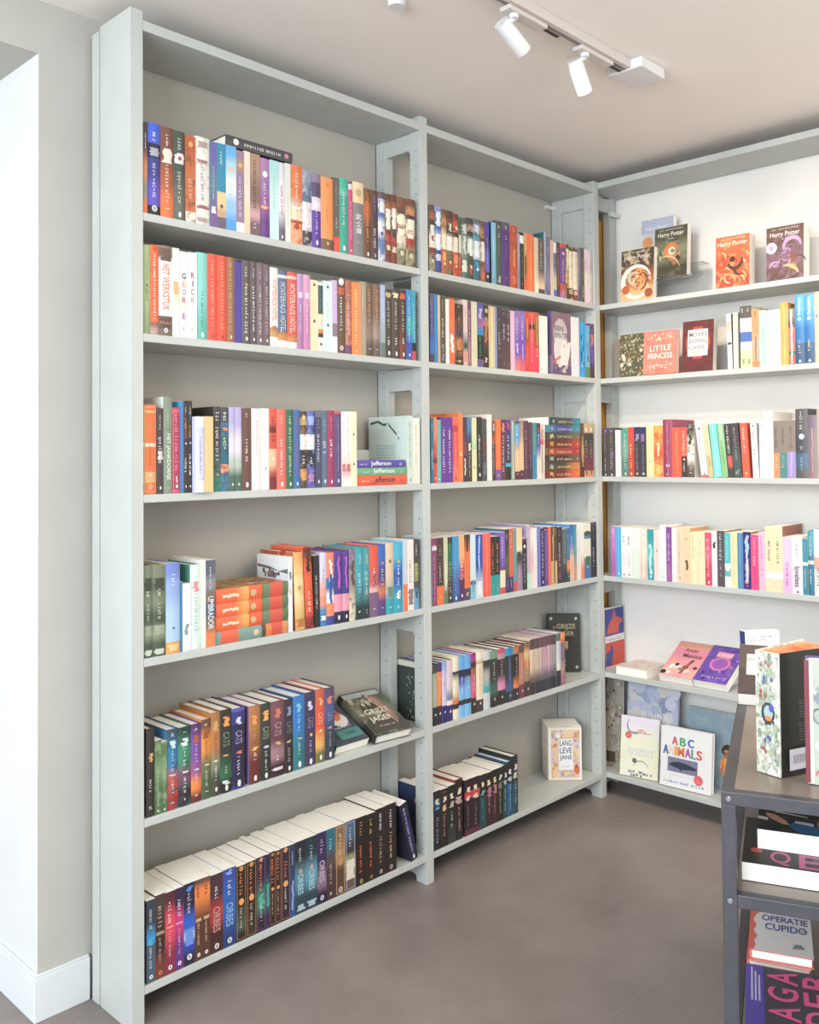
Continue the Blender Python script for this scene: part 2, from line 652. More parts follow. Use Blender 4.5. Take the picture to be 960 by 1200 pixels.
case = empty('bookcase', (0, 0, 0), 'long pale grey bookcase of two bays along the back wall', 'bookcase')
ep = cbox('end_panel', case, [(-.034, -.0005, 0, .149, 0, 2.4)])
cbox('back_post', case, [(-.034, -.0005, .155, .190, 0, 2.392)])
cbox('shelf_support', case, [(-.026, -.006, .149, .155, 0, 2.39)])
BAYS = [(0, .9637), (.9975, 1.9507)]
ZH = [.06 + .0465 * i for i in range(49)]
def hole_zs():
    return [z for z in ZH if all(not (s - T - .004 < z < s + .004) for s in SH) and z < 2.3]
for bay in BAYS:
    cbox('top_panel', case, [(bay[0], bay[1], 0, .2, 2.353, 2.378)])
    cbox('back_panel', case, [(bay[0], bay[1], .2012, .2066, .04, 2.378)], mt=M_bay_shade)  # added sheet, its dark grey stands in for shade on the wall
    for s in SH:
        cbox('shelf', case, [(bay[0], bay[1], 0, .2, s - T, s)])
# frame between the bays (open) and at the far end (closed by an infill board)
for x0, x1, closed in ((.9642, .9970, False), (1.9512, 1.9871, True)):
    fp = cbox('front_post', case, [(x0, x1, 0, .045, 0, 2.4)])
    bp = cbox('back_post', case, [(x0, x1, .155, .2, 0, 2.39)])
    peg_holes(fp, [(x0, .018, z) for z in hole_zs()], 'x')
    peg_holes(bp, [(x0, .172, z) for z in hole_zs()], 'x')
    for z0, z1 in ((2.300, 2.372), (1.535, 1.602), (.772, .832), (.02, .07)):
        bm = bmesh.new()
        # rail with 45 degree gussets towards the posts
        pr_ = [(.045, z1), (.155, z1), (.155, z0 - .003), (.152, z0), (.055, z0), (.045, z0 - .012)]
        a = [bm.verts.new((x0 + .004, p[0], p[1])) for p in pr_]
        b = [bm.verts.new((x1 - .004, p[0], p[1])) for p in pr_]
        k = len(pr_)
        for i in range(k):
            bm.faces.new((a[i], b[i], b[(i + 1) % k], a[(i + 1) % k]))
        bm.faces.new(a)
        bm.faces.new(list(reversed(b)))
        bmesh.ops.recalc_face_normals(bm, faces=bm.faces)
        mesh_obj('rail', bm, M_case, case)
    if closed:
        cbox('infill_board', case, [(x0 + .012, x1 - .012, .046, .154, .07, 2.30)])
M_clip = flat('d8d8d0', .5)
cbox('wall_clip', case, [(1.905, 1.955, .188, .2065, 2.318, 2.334), (1.942, 1.958, .176, .19, 2.316, 2.336)], mt=M_clip)
# slim batten on the wall behind the open frame, with its little clip
bt = empty('wall_batten', (1.012, .2, 0), 'slim pale strip on the wall seen through the open frame between the bays', 'batten')
cbox('strip', bt, [(0, .012, -.006, .0068, .05, 2.335)])
cbox('clip', bt, [(-.004, .022, -.012, .0068, 2.335, 2.36)], mt=M_clip)

rc = empty('bookcase', (1.988, 0, 0), 'pale grey bookcase at right angles in the corner, before the white wall', 'bookcase')
cbox('top_panel', rc, [(0, .2, -.99, .045, 2.376, 2.400)])
for s in SH:
    cbox('shelf', rc, [(0, .2, -.99, .045, s - T, s)])
for y0, y1 in ((.0455, .078), (-1.023, -.9905)):
    fp = cbox('front_post', rc, [(.001, .045, y0, y1, 0, 2.385)])
    bp = cbox('back_post', rc, [(.155, .2, y0, y1, 0, 2.385)])
    peg_holes(bp, [(.172, y0, z) for z in hole_zs()], 'y')
    for z0, z1 in ((2.315, 2.37), (1.535, 1.602), (.772, .832), (.02, .07)):
        cbox('rail', rc, [(.045, .155, y0 + .004, y1 - .004, z0, z1)])
cbox('wall_clip', rc, [(.14, .185, .028, .045, 2.298, 2.316), (.185, .2065, .022, .034, 2.30, 2.314)], mt=M_clip)

M_wood = noisy('pine_board', 'b07a38', 'c8944c', 6, rough=.5, stretch=(8, 8, .6))
bo = empty('wooden_board', (2.09, .084, 0), 'tall yellow pine board stored in the corner behind the bookcases', 'board')
cbox('board', bo, [(0, .066, 0, .018, 0, 2.29)], mt=M_wood)
gap_strip = empty('wooden_board', (2.162, .086, 0), 'dark brown plank standing in the corner beside the yellow board', 'board')
cbox('board', gap_strip, [(0, .022, 0, .02, 0, 2.2)], mt=noisy('dark_plank', '4a3a28', '5c4a34', 6, rough=.5, stretch=(8, 8, .6)))  # dark strip added where there is only a shaded gap

# ================================================================== BOOKS ON THE SHELVES
# kind+pose | x,y,z,thickness,height,depth | lean | spine bands | spine printing | label | left board | artwork tint | extra
BOOKS = '''
*sh|0.0024,0.0040,1.9138,0.0116,0.2198,0.1513||4a3f3a*40>d08050*25>8a8a78*20>e07030*15|g:ddd:12-30|dark brown book with orange lower half at the left end, left bay, top shelf|||
sh|0.0141,0.0040,1.9138,0.0356,0.2234,0.1519||3d63d6*22/23244a*16/3a3f8e*25>5a50c0*27/1c1a24*10|w:a8a8b8:27-36 g:fff:10-22 g:d8d0e8:44-84:.4 r:ccc:93|royal blue and navy hardback with a pale swirl, left bay, top shelf|22223a||
sh|0.0499,0.0040,1.9138,0.0352,0.2228,0.1524||7c4c3a*50>b0582e*20>e8702a*30|g:e8d8c8:8-22 w:e8dcd0:24-40 g:f0d8c0:42-86:.4 g:f6e0b0:90-95|brown hardback shading to orange at the foot, left bay, top shelf|||
sh|0.0852,0.0040,1.9138,0.0331,0.2212,0.1519||43524a*62>5d6860*38|g:ddd:8-24 w:e6e2dc:25-37 d:a04030:31:.3 g:d8ccb8:46-84:.5 o:ddd:94|dark green hardback with a white emblem band, left bay, top shelf|||
sp|0.1184,0.0040,1.9138,0.0282,0.2175,0.1409||c05a2a*30>c86a34*58/e5ddd0*12|d:e0a050:10:.5 g:efd0b0:50-74:.5|rust orange book with a white foot, left bay, top shelf||7a4a30|
sh|0.1468,0.0040,1.9138,0.0430,0.2224,0.1498||efe6dc*100|w:b09a92:5-12 w:a87878:26-30 g:7c7068:30-72:.6 w:a06060:78-82 w:b09a92:92-97|cream book with dark red scrolls and grey title, left bay, top shelf||cdbfb6|
sp|0.1899,0.0040,1.9138,0.0210,0.2185,0.1435||6a64a8*30>5a8098*40>7a5a9c*30|w:e8f0f0:76-84 g:c8d0e0:30-70|thin violet book with a teal middle, left bay, top shelf|||
sp|0.2110,0.0040,1.9138,0.0269,0.2194,0.1348||1c8db0*57/e8c88a*22>c8a080*8/6a5a70*13|g:d8e0e0:10-30 d:705040:74:.35|teal book with a sand coloured lower part, left bay, top shelf|||
sp|0.2380,0.0040,1.9138,0.0317,0.2208,0.1355||5fb0ea*15>a9d3ee*20>e8eef2*25>8cc4ee*25>3f9fe0*15|d:e8c8a0:28:.4 g:b8c8d8:45-75|sky blue book with a white glow, left bay, top shelf|||
sp|0.2699,0.0040,1.9138,0.0252,0.2145,0.1412||9a7a9a*10/b08a78*15/9a7a9a*63/e8e4ea*12|d:d8b080:18:.5 g:f0e8f0:32-60 g:f0e8f0:62-82|mauve book with a tan window, left bay, top shelf|||
sp|0.2952,0.0040,1.9138,0.0182,0.2183,0.1376||e8dcc8*70>f0d0a8*18>e8c8a8*12|g:c8b8a0:20-50|pale cream book with an apricot foot, left bay, top shelf|||
sp|0.3135,0.0040,1.9138,0.0324,0.2174,0.1432||b08a70*30>8a6a60*40>d0a0a0*10>7a5a60*20|g:503a3c:8-70:.5 g:eee:86-94|tan and brown book with dark lettering, left bay, top shelf|||
sh|0.3461,0.0040,1.9138,0.0334,0.2128,0.1474||b07ab0*25>a070a8*20>9a5a9a*25>6a3a8a*30|d:f4eef0:20:.5 g:e8d0e8:32-66 w:f0a060:60-64|purple book with a white round moon, left bay, top shelf|||
sp|0.3796,0.0040,1.9138,0.0287,0.2138,0.1411||a8dcd8*20>c8ece8*80|g:9cc8c8:20-70|pale aqua book, left bay, top shelf|||
sh|0.4085,0.0040,1.9138,0.0228,0.2139,0.1484||d8d4de*15>e8e0ea*65>6a6070*20|g:b04050:30-70:.5 o:ddd:95|white book with dark red script and a grey foot, left bay, top shelf|||
sp|0.4314,0.0040,1.9138,0.0176,0.2167,0.1402||d4e0d0*50>e4ead8*50|g:b0bcae:40-80|thin pale green and white book, left bay, top shelf|||
sh|0.4491,0.0040,1.9138,0.0436,0.2173,0.1529||e8793a*42/d0a080*4>f0d8b8*24/b05030*4/e8a878*26|g:f8e8d0:10-45:.7 d:c04020:78:.4 w:f6ead8:52-56|bright orange book with a cream figure, left bay, top shelf||d8642a|
sh|0.4928,0.0040,1.9138,0.0338,0.2129,0.1466||8a92a8*20>5a6a8a*22/e8dce0*38/4a3a4a*20|g:3aa8a0:8-44:.5 d:e8d0d0:60:.4 g:ddd:90-95|grey blue book with teal title above a white picture, left bay, top shelf||b8b0b8|
sh|0.5267,0.0040,1.9138,0.0327,0.2111,0.1532||8a7a98*12/5a4a70*20/d8d0d8*18/5a3aa0*50|g:d0c0e0:50-86 o:eee:93 w:e8dcf0:38-46|dark purple book with a white bird shape, left bay, top shelf|||
sh|0.5595,0.0040,1.9138,0.0464,0.2082,0.1444||f0934a*85/7a5a40*15|g:d87028:40-64 d:e8c090:91:.18 d:d87a34:10:.2|plain orange book with a brown foot, left bay, top shelf|||
sp|0.6060,0.0040,1.9138,0.0207,0.2144,0.1424||6a5f5a*80/e8502a*20|g:eee:55-70 g:b0a090:10-40|grey brown book with a red foot, left bay, top shelf|||
sh|0.6268,0.0040,1.9138,0.0367,0.2187,0.1440||2fb39a*15>5cc0a8*8/1fa890*77|g:f4f8f4:18-66:.85 o:eee:93|turquoise book with big white lettering, left bay, top shelf|||
*sh|0.6636,0.0040,1.9138,0.0172,0.2085,0.1516||e0ccd0*8/c84a78*92|g:f0d0dc:25-80 o:eee:94|narrow pink book, left bay, top shelf|||
sh|0.6809,0.0040,1.9138,0.0444,0.2191,0.1448||e8cfa0*28/808080*72|V:ffffff:42-70:武士道 g:ccc:80-84 d:c8a878:14:.5|grey book with a sand top and white brush strokes, left bay, top shelf|||
sh|0.7254,0.0040,1.9138,0.0285,0.2081,0.1459||7a4a2a*20>c0582a*20>6a3f26*60|g:e8a848:6-80:.75 o:eee:94|brown book with an orange gold title, left bay, top shelf|||
sh|0.7540,0.0040,1.9138,0.0303,0.2082,0.1472||5a4038*20/4e3a3c*80|g:a878a8:8-36 g:e8e0e8:55-88:.7 o:b8a0a0:94|dark brown book with mauve author line, left bay, top shelf|||
sh|0.7845,0.0040,1.9138,0.0281,0.2104,0.1524||6a5040*10/c0c8e0*18/5a78b8*10>e8e4ea*25>7088b8*22>c8d0e4*15|w:e8eef8:14-30 d:4060a8:60:.4 w:6080b8:70-90|blue and white fantasy art book with a brown top, left bay, top shelf||3a5a9a|
sh|0.8127,0.0040,1.9138,0.0261,0.2100,0.1464||6a4030*12>b0683a*12/e0d4bc*6/6a6a58*25>b84a3a*15>7a3a30*30|w:efe4d0:22-52 w:8a2a22:52-60 w:d8c8a8:75-82|ornate brown and red fantasy book right of the blue one, left bay, top shelf||3a3a2c|
sh|0.8390,0.0040,1.9138,0.0241,0.2121,0.1496||6a3c2e*12>a05a3a*12/ddd0b8*8/4a5a50*28>a84034*14>8a3a30*26|w:efe4d0:20-50 w:3a4a3a:55-62 w:d8c8a8:76-84|ornate brown and green fantasy book, fourth from the post, left bay, top shelf||3a2c24|
sh|0.8632,0.0040,1.9138,0.0406,0.2096,0.1522||8a5038*14>6a4a38*10/e8dcc0*14>b03a2a*14>e0d8c0*20>8a8468*28|w:f0e6d0:26-56 w:a83428:40-46 d:d8ccb0:82:.4|ornate cream and red fantasy book, second from the post, left bay, top shelf||5a4a36|
sh|0.9039,0.0040,1.9138,0.0405,0.2126,0.1495||7a4a34*12>c88a58*12/5a3a2c*8>e0d4bc*24>a83a2c*14>98906f*30|w:f0e6d0:30-58 w:b03a28:46-52 d:c8c0a0:84:.4|ornate brown fantasy book against the post, left bay, top shelf||4a4030|
lh|0.2394,0.0040,2.1349,0.0280,0.2177,0.1468||4a4a4c*100|e:e8e8e8:14 g:e8e8e8:26-80:.6 d:d08090:90:.5|dark grey book lying on top of the row, left bay, top shelf|||
sh|0.0026,0.0040,1.6235,0.0186,0.2146,0.1517||9fb07a*90>8a9a70*10|g:44483a:44-66:.5 g:8a9868:16-40|olive green book at the left end, left bay, second shelf|8a9a6a||
sh|0.0214,0.0040,1.6235,0.0223,0.2172,0.1509||e0702a*8/f0622a*78/8a6a58*5>b0a090*9|d:d05020:4:.6 g:fbeadf:10-84:.45|orange book with white title beside the olive one, left bay, second shelf||d8582a|
sh|0.0438,0.0040,1.6235,0.0377,0.2202,0.1469||8a7260*6/7a6050*8>f4ece6*6/f8efea*58/7a6656*22|w:6a5446:3-17 T:f07a40:20-72:HET_WERKSTUK:.5 w:5a4a3e:80-92 w:d07840:84-87 r:ddd:94:.3|white hardback with orange letters and brown feathers, left bay, second shelf|||
sp|0.0816,0.0040,1.6235,0.0181,0.2187,0.1389||f0e8dc*45>f0d8b4*12>f4ebe2*43|w:d8b080:38-52 g:e8d8c8:60-78|cream book with a tan flame shape, left bay, second shelf|||
sh|0.0998,0.0040,1.6235,0.0258,0.2135,0.1504||fbf6f4*100|S:3a3050,e0906a,8a9a98,d04a3a,e8e0b0,8a5a90:24-80:GEORGE g:a08a8a:88-94|white book with tall spaced letters in six colours, left bay, second shelf|||
sp|0.1257,0.0040,1.6235,0.0245,0.2147,0.1408||fbf7f4*100|S:a05870,504078,c06a70,90b0a8:22-60:RICK g:908080:88-95|white book with a short word in coloured letters, left bay, second shelf|||
sh|0.1503,0.0040,1.6235,0.0320,0.2191,0.1447||7fcfc6*75>5fb8ac*25|g:4a8a86:45-90:.4 o:eee:95|aqua hardback, left bay, second shelf|||
sh|0.1825,0.0040,1.6235,0.0290,0.2207,0.1451||e84a32*100|g:f0a868:8-88:.5 d:c03a28:95:.3|red orange hardback beside the aqua one, left bay, second shelf|||
sh|0.2116,0.0040,1.6235,0.0289,0.2204,0.1450||e04a30*100|g:f0a060:8-88:.5 d:b83826:95:.3|red orange hardback, second from the aqua one, left bay, second shelf|||
sh|0.2406,0.0040,1.6235,0.0227,0.2200,0.1531||9a6a4a*100|g:d8a860:6-88:.5 o:e8d0a0:94|brown hardback with gold lettering, left bay, second shelf|||
sf|0.2634,0.0040,1.6235,0.0243,0.2132,0.1439||f2ece4*100||cream page edges of a book turned backwards with a purple cover, left bay, second shelf|5a48a0||purpletop
sh|0.2878,0.0040,1.6235,0.0256,0.2194,0.1478||5f5652*100|g:d8d0c8:8-20 d:e09050:29:.3 g:e8e4e0:32-88:.55 o:eee:94|grey brown book with orange spark and white title, left bay, second shelf|||
sh|0.3136,0.0040,1.6235,0.0208,0.2192,0.1500||5e5356*100|g:d0c8c4:8-22 g:e0dcd8:30-88:.55 o:eee:94|charcoal book with white title, left bay, second shelf|||
sh|0.3345,0.0040,1.6235,0.0221,0.2195,0.1520||75626a*100|g:c8bcc0:8-22 g:d8ccd0:28-88:.5 o:eee:94|mauve grey book with pale title, left bay, second shelf|||
sh|0.3568,0.0040,1.6235,0.0211,0.2186,0.1495||6e5a60*100|g:c8bcc0:8-22 g:d0c4c8:28-88:.5 o:ddd:94|dusky mauve grey book with pale title, left bay, second shelf|||
sh|0.3780,0.0040,1.6235,0.0277,0.2131,0.1526||f0e8e0*76/c89858*12/f4eeea*12|T:e08868:14-68:WINTERHUIS_HOTEL:.55 w:b07a40:74-80|white book with a salmon title and golden roofs, left bay, second shelf|||
sh|0.4058,0.0040,1.6235,0.0316,0.2094,0.1512||5a6a8a*6/e0d8e0*4/5a6a8a*72/d08a4a*9/f0e8e0*9|T:c8d0dc:14-80:WINTERHUIS_HOTEL:.55 w:c07a40:80-84|slate blue book with golden roofs at the foot, left bay, second shelf|||
sh|0.4375,0.0040,1.6235,0.0333,0.2090,0.1455||e0503a*5/f0c0b0*4/e0503a*76/d08a4a*7/f4ece8*8|T:f8d0c0:14-80:WINTERHUIS_HOTEL:.55 w:c87a40:82-86|red book with golden roofs at the foot, left bay, second shelf|||
sh|0.4709,0.0040,1.6235,0.0225,0.2085,0.1465||b890c0*30>a878a8*70|w:e0c8e4:24-32 g:e8d8ec:40-80:.4|mauve hardback, left bay, second shelf|||
sh|0.4935,0.0040,1.6235,0.0239,0.2094,0.1523||d898c0*30>c880b0*70|w:f0d0e4:24-32 g:f0dcea:40-80:.4|pink hardback beside the mauve one, left bay, second shelf|||
sp|0.5176,0.0040,1.6235,0.0274,0.1976,0.1436||ecd9b0*100|m:403c38:6 m:403c38:58 g:d8c090:30-50|cream beige book with two black triangles, left bay, second shelf|||
sh|0.5451,0.0040,1.6235,0.0190,0.1939,0.1538||eee8e0*4/3a5a50*42/f0d8c0*22/e08040*6/3a3432*6/ece6de*20|g:6a8a80:8-40 d:303030:90:.4|white book with a dark green upper half, left bay, second shelf|||
sp|0.5643,0.0040,1.6235,0.0334,0.2014,0.1367||d4e6e2*100|m:403c38:8 m:403c38:62 g:a8c8c0:30-54|pale mint book with two black marks, left bay, second shelf|||
sp|0.5978,0.0040,1.6235,0.0181,0.2076,0.1420||c8b0d8*60/8a7888*18/f0e8f0*22|g:eadff0:15-50|lilac book with a white foot, left bay, second shelf|||
sh|0.6160,0.0040,1.6235,0.0334,0.2151,0.1501||6a5040*100|w:c05a38:12-22 g:f0ece8:25-72:.4 d:e8e4e0:4:.6 r:d8d0c8:93:.4|dark brown book with a red splash and white title, left bay, second shelf|||
sh|0.6496,0.0040,1.6235,0.0233,0.2143,0.1488||b86850*50>c07868*38/6a4a80*12|g:f0d8d0:20-75:.5|rust rose book with a purple foot, left bay, second shelf||8a5048|
sp|0.6730,0.0040,1.6235,0.0338,0.2120,0.1430||f0883a*100|g:fbe0c4:10-88:.45 d:f8c898:95:.2|plain orange book, left bay, second shelf|||
sp|0.7069,0.0040,1.6235,0.0221,0.2170,0.1396||a89880*100|g:e0d4c0:12-36 g:e0d4c0:60-84:.3|taupe book, left bay, second shelf|||
sh|0.7291,0.0040,1.6235,0.0305,0.2171,0.1511||6e5a4c*60>8a7468*20>5e4e44*20|g:f09848:8-56:.75 g:ddd:90-95|brown book with two orange lines, beside the taupe one, left bay, second shelf|||
sh|0.7598,0.0040,1.6235,0.0297,0.2177,0.1469||7a6050*60>a08878*18>6a584c*22|g:f09848:8-56:.75 g:ddd:90-95|brown book with two orange lines, beside the pale blue one, left bay, second shelf|||
*sp|0.7896,0.0040,1.6235,0.0186,0.2179,0.1398||a8b8d8*60>98a8a8*20/6a7a6a*20|g:dde4f0:20-50|narrow pale blue book, left bay, second shelf|||
sh|0.8083,0.0040,1.6235,0.0308,0.2084,0.1456||4a4038*100|w:c8a868:5-12 g:cfc4b0:18-62:.55 g:eee:70-84 o:eee:93|black brown book with a gold ornament, left bay, second shelf|||
sh|0.8392,0.0040,1.6235,0.0327,0.2109,0.1501||4f443c*100|w:e0d4b0:5-12 g:cfc4b0:18-62:.55 g:eee:70-84 o:eee:93|black brown book with a silver ornament, left bay, second shelf|||
sh|0.8721,0.0040,1.6235,0.0287,0.2133,0.1480||4a3028*70>7a3a28*30|w:d05a38:5-13 g:cfc4b0:18-62:.55 g:eee:70-84 o:eee:93|dark book with a red ornament and red brown foot, left bay, second shelf|||
sp|0.9009,0.0040,1.6235,0.0237,0.2175,0.1416||2f8fc8*40>30a8b0*25>3a50b8*35|g:d8ecf4:10-80:.45 o:fff:93|bright blue book beside the teal one, left bay, second shelf|||
*sp|0.9248,0.0040,1.6235,0.0164,0.2186,0.1396||1fa0b8*75/222*12/d04030*13|g:f0f0f0:20-70:.4|thin teal book against the post, left bay, second shelf|||
sh|0.0020,0.0040,1.2400,0.0350,0.2144,0.1500||e8703a*7/e0b878*2/e86a2a*14/c88048*2/e86a2a*18/f0d8b8*4/e86a2a*28/d8a868*12/e86a2a*13|x:d8b070 d:e8b890:78:.3 g:5a4030:45-70:.2 d:f09060:92:.4|patterned orange book framed in gold at the left end, left bay, third shelf|b08a5a||
sh|0.0372,0.0040,1.2400,0.0183,0.2066,0.1469||4a3a38*100|g:c8bcb8:8-26 g:f0ece8:34-66:.6 w:d0c8c0:50-60 o:f0ece8:93|dark brown book with white title beside the orange frame, left bay, third shelf|||
sh|0.0556,0.0040,1.2400,0.0246,0.2348,0.1443||7f8f78*33/6a7a64*1/7f8f78*66|g:a8b8a0:12-32 T:dfe6da:38-86:HET_JANKDORPJE:.5 d:98a890:94:.25|tall sage green hardback, left bay, third shelf|efe8e0||
sh|0.0803,0.0040,1.2400,0.0220,0.2098,0.1472||b84060*4/c85068*3/b03050*89/c85068*4|x:d87890 g:e88098:8-76:.6 o:f0dce0:92 w:f0dce0:80-88:.15|crimson framed book, left bay, third shelf|||
*sp|0.1024,0.0040,1.2400,0.0082,0.2252,0.1436||2a80c8*100||thin bright blue book, left bay, third shelf|3a9ad0||
sh|0.1107,0.0040,1.2400,0.0127,0.2248,0.1499||42302c*100|g:f0ece8:6-15 g:e08838:18-42:.7 g:f0ece8:62-80:.7 o:f4f0ec:93 d:c8c0b8:46:.4|dark book with an orange title, beside the thin blue one, left bay, third shelf|||
*sh|0.1236,0.0040,1.2400,0.0120,0.2276,0.1539||3a302e*100|g:f0ece8:6-15 g:6a78b8:17-24:.6 g:e8a048:27-42:.7 g:f0ece8:58-82:.7 o:f4f0ec:93 d:c8c0b8:46:.4|dark book with blue and orange title words, left bay, third shelf|||
sh|0.1357,-0.0120,1.2400,0.0264,0.1884,0.1476||f0e6ea*14/c8ccf2*6/d0d0f4*62/d0c0d0*2/f0e8e8*16|g:5a5080:26-76:.3 x:e8e8f4|white and lilac bordered book standing forward of the row, left bay, third shelf|||
sp|0.1622,-0.0120,1.2400,0.0235,0.1891,0.1424||e0c080*100||plain sand yellow book standing forward of the row, left bay, third shelf|||
sh|0.1983,0.0040,1.2400,0.0217,0.2159,0.1500||4a4048*62>4a6a60*12>2a8a80*26|g:eee:7-18:.7 g:f4f0ec:24-68:.8 d:c09060:80:.4|charcoal book with white title and teal leaves, left bay, third shelf|3a342e|3a3a3a|
sh|0.2201,0.0040,1.2400,0.0247,0.2147,0.1522||4a4a50*18/3a7a90*16/2a6a80*34/f0a078*10/4a7a98*22|g:f4f0ec:6-18:.8 g:e0e8a0:36-54:.7 w:e08060:24-28 d:e05a30:72:.35|petrol blue book with an orange flower, left bay, third shelf||35505a|
sh|0.2449,0.0040,1.2400,0.0199,0.2162,0.1463||b0a8d8*30>dcd4e8*30>b0c0b0*15>4a6a58*25|g:f0ecf4:20-50:.35 m:f4f0f4:92|lilac book fading to forest green, left of the pair, left bay, third shelf|||
sh|0.2650,0.0040,1.2400,0.0192,0.2169,0.1491||b0a8d8*30>dcd4e8*30>b0c0b0*15>4a6a58*25|g:f0ecf4:20-50:.35 m:f4f0f4:92|lilac book fading to forest green, right of the pair, left bay, third shelf|||
sh|0.2843,0.0040,1.2400,0.0320,0.2145,0.1523||6a4a40*100|g:c8a898:6-16 g:e8dcd4:38-66:.4 o:f0ece8:93|chocolate brown hardback, left bay, third shelf|||
sh|0.3164,0.0040,1.2400,0.0301,0.2147,0.1466||f0e4e0*100|g:d0a8a0:14-60:.3|white spine with faint pink lettering, beside the brown hardback, left bay, third shelf|||
sh|0.3467,0.0040,1.2400,0.0269,0.2160,0.1506||f4ece8*100|g:e0d4cc:10-60:.25 d:d08878:74:.2|plain white book, left bay, third shelf|||
sh|0.3737,0.0040,1.2400,0.0240,0.2164,0.1537||e05030*24>7a3028*6/d84a30*20/e8b890*28>b04838*6/7a2a28*16|g:3a2020:10-44:.6 d:f0d0a8:62:.5|red orange book with a glowing cream picture, left bay, third shelf|||
sh|0.3979,0.0040,1.2400,0.0332,0.2154,0.1440||e0685a*100|g:f4d8cc:38-84:.55 g:f0c0b0:8-20:.3 o:f4d8cc:94|coral red hardback, left bay, third shelf|||
sh|0.4312,0.0040,1.2400,0.0244,0.2150,0.1460||2f6a4a*100|g:cfe0cc:8-86:.45 o:e0e8dc:94|forest green hardback, left bay, third shelf|||
sh|0.4558,0.0040,1.2400,0.0233,0.2148,0.1487||3a6aa8*100|g:c05a60:10-84:.4 o:e0e4ec:94|medium blue hardback with red lettering, left bay, third shelf|||
sh|0.4792,0.0040,1.2400,0.0237,0.2120,0.1485||4a4038*10>c8a068*8/5a4838*12/f0e4e0*20/3a3030*25/c09048*12/4a4a38*13|g:eee:58-72:.7 d:e8c860:8:.5 w:d89048:78-90|black and gold patchwork book, left bay, third shelf||8a6a40|
sh|0.5030,0.0040,1.2400,0.0284,0.2123,0.1521||5a6ac0*20>3a4a88*10/e8e8f4*20/2a2a3a*22/5a50a0*28|w:98b0e8:6-18 g:eee:60-74:.7 w:b878b0:82-92|blue and black patchwork book, left bay, third shelf||7a88c8|
sp|0.5315,0.0040,1.2400,0.0232,0.2130,0.1363||6a6880*8/4a4a68*92|g:f0ecf0:30-72:.5 o:e0dce4:92 g:9a98a8:10-24|navy grey book, left bay, third shelf|||
sh|0.5549,0.0040,1.2400,0.0239,0.2164,0.1446||5a7088*100|g:f0f0f0:40-60:.7 g:a8b8c4:12-30 o:e0e4e8:92|slate blue book with a short white title, left bay, third shelf|||
sh|0.5789,0.0040,1.2400,0.0250,0.2172,0.1501||a03060*100|g:f4e0ea:38-62:.7 g:d088a8:8-28 o:f0dce4:93|plum red book with a short white title, left bay, third shelf|||
sh|0.6040,0.0040,1.2400,0.0257,0.2156,0.1521||e05030*3/5a4a78*97|g:b8a8c0:8-80:.3 o:d8d0e0:92|dark purple book with a red top edge, left bay, third shelf|||
*sp|0.6298,0.0040,1.2400,0.0168,0.2153,0.1354||f4eae8*75>e8b8b0*12>f0e4e0*13|g:e0a0a8:5-60:.4 w:c87878:70-80|white book with pink scrawls, left one of two, left bay, third shelf|||
*sp|0.6468,0.0040,1.2400,0.0175,0.2154,0.1381||f4eae8*75>e8b8b0*12>f0e4e0*13|g:d87878:5-60:.4 w:c07068:70-80|white book with pink scrawls, right one of two, left bay, third shelf|||
sp|0.6644,0.0040,1.2400,0.0238,0.2160,0.1367||ece4c0*100|m:6a6448:30 m:6a6448:70 g:d8cca0:36-64:.2|cream yellow book at the end of the row, left bay, third shelf|||
lh|0.6806,0.0040,1.2401,0.0287,0.2160,0.1533|0|e8562c*100|g:f4d8c8:12-28:.35 T:4a3a48:34-76:Jefferson:.75 g:4a3a48:88-94:.6|orange red hardback at the bottom of three lying books, left bay, third shelf|||
lh|0.6815,0.0040,1.2692,0.0228,0.2126,0.1476|0|6aa878*100|g:d8e8d8:12-28:.3 T:f4f4ee:34-76:Jefferson:.75 g:f0f4f0:88-94:.6|green hardback in the middle of three lying books, left bay, third shelf|||
lh|0.6823,0.0040,1.2924,0.0219,0.2072,0.1528|0|5a4aa8*100|g:d8d0ec:8-24:.35 T:f8f4f4:30-70:Jefferson:.75 g:f0ecf4:88-94:.6|violet hardback on top of three lying books, left bay, third shelf|||
sp|0.8990,0.0040,1.2400,0.0254,0.2103,0.1727||c8d8cc*100|g:7a9088:10-78:.45 o:90a8a0:94|pale green book whose mint cover with a blossom branch shows, left bay, third shelf|d4e6da||branch
sp|0.9246,0.0040,1.2400,0.0301,0.2041,0.1355||ece8d8*90>e0dcc8*10|g:f0905a:10-82:.45|cream book with orange title against the post, left bay, third shelf|||
sh|0.0020,0.0040,0.8527,0.0236,0.2191,0.1441||7a8068*18>5a6a50*12>76806a*18>4a5a48*20>8a9478*12>4a5a4a*20|w:3a4638:14-28 g:e0dcc0:28-36:.6 g:c8ccb0:42-62:.35 w:9aa488:66-76 w:c8ccb4:92-98|forest green hardback at the left end, left bay, fourth shelf|6a6a4a||
sh|0.0258,0.0040,0.8527,0.0361,0.2162,0.1519||7a8068*18>5a6a50*12>76806a*18>4a5a48*20>8a9478*12>4a5a4a*20|w:3a4638:14-28 g:e0dcc0:26-34:.6 g:c8ccb0:42-62:.35 w:9aa488:66-76 w:c8ccb4:92-98|forest green hardback with gold edge beside a blue one, left bay, fourth shelf|d8b060||
sh|0.0620,0.0040,0.8527,0.0390,0.2169,0.1496||7088d0*15>90aade*25>a8c8ea*47/e89850*13|g:dce6f4:12-30:.45 d:4a4a5a:72:.14 w:f0c880:90-97|sky blue hardback with an orange foot, left bay, fourth shelf|||
*sp|0.1011,0.0040,0.8527,0.0051,0.1703,0.1348||2f80a8*100||very thin blue book, left bay, fourth shelf|||
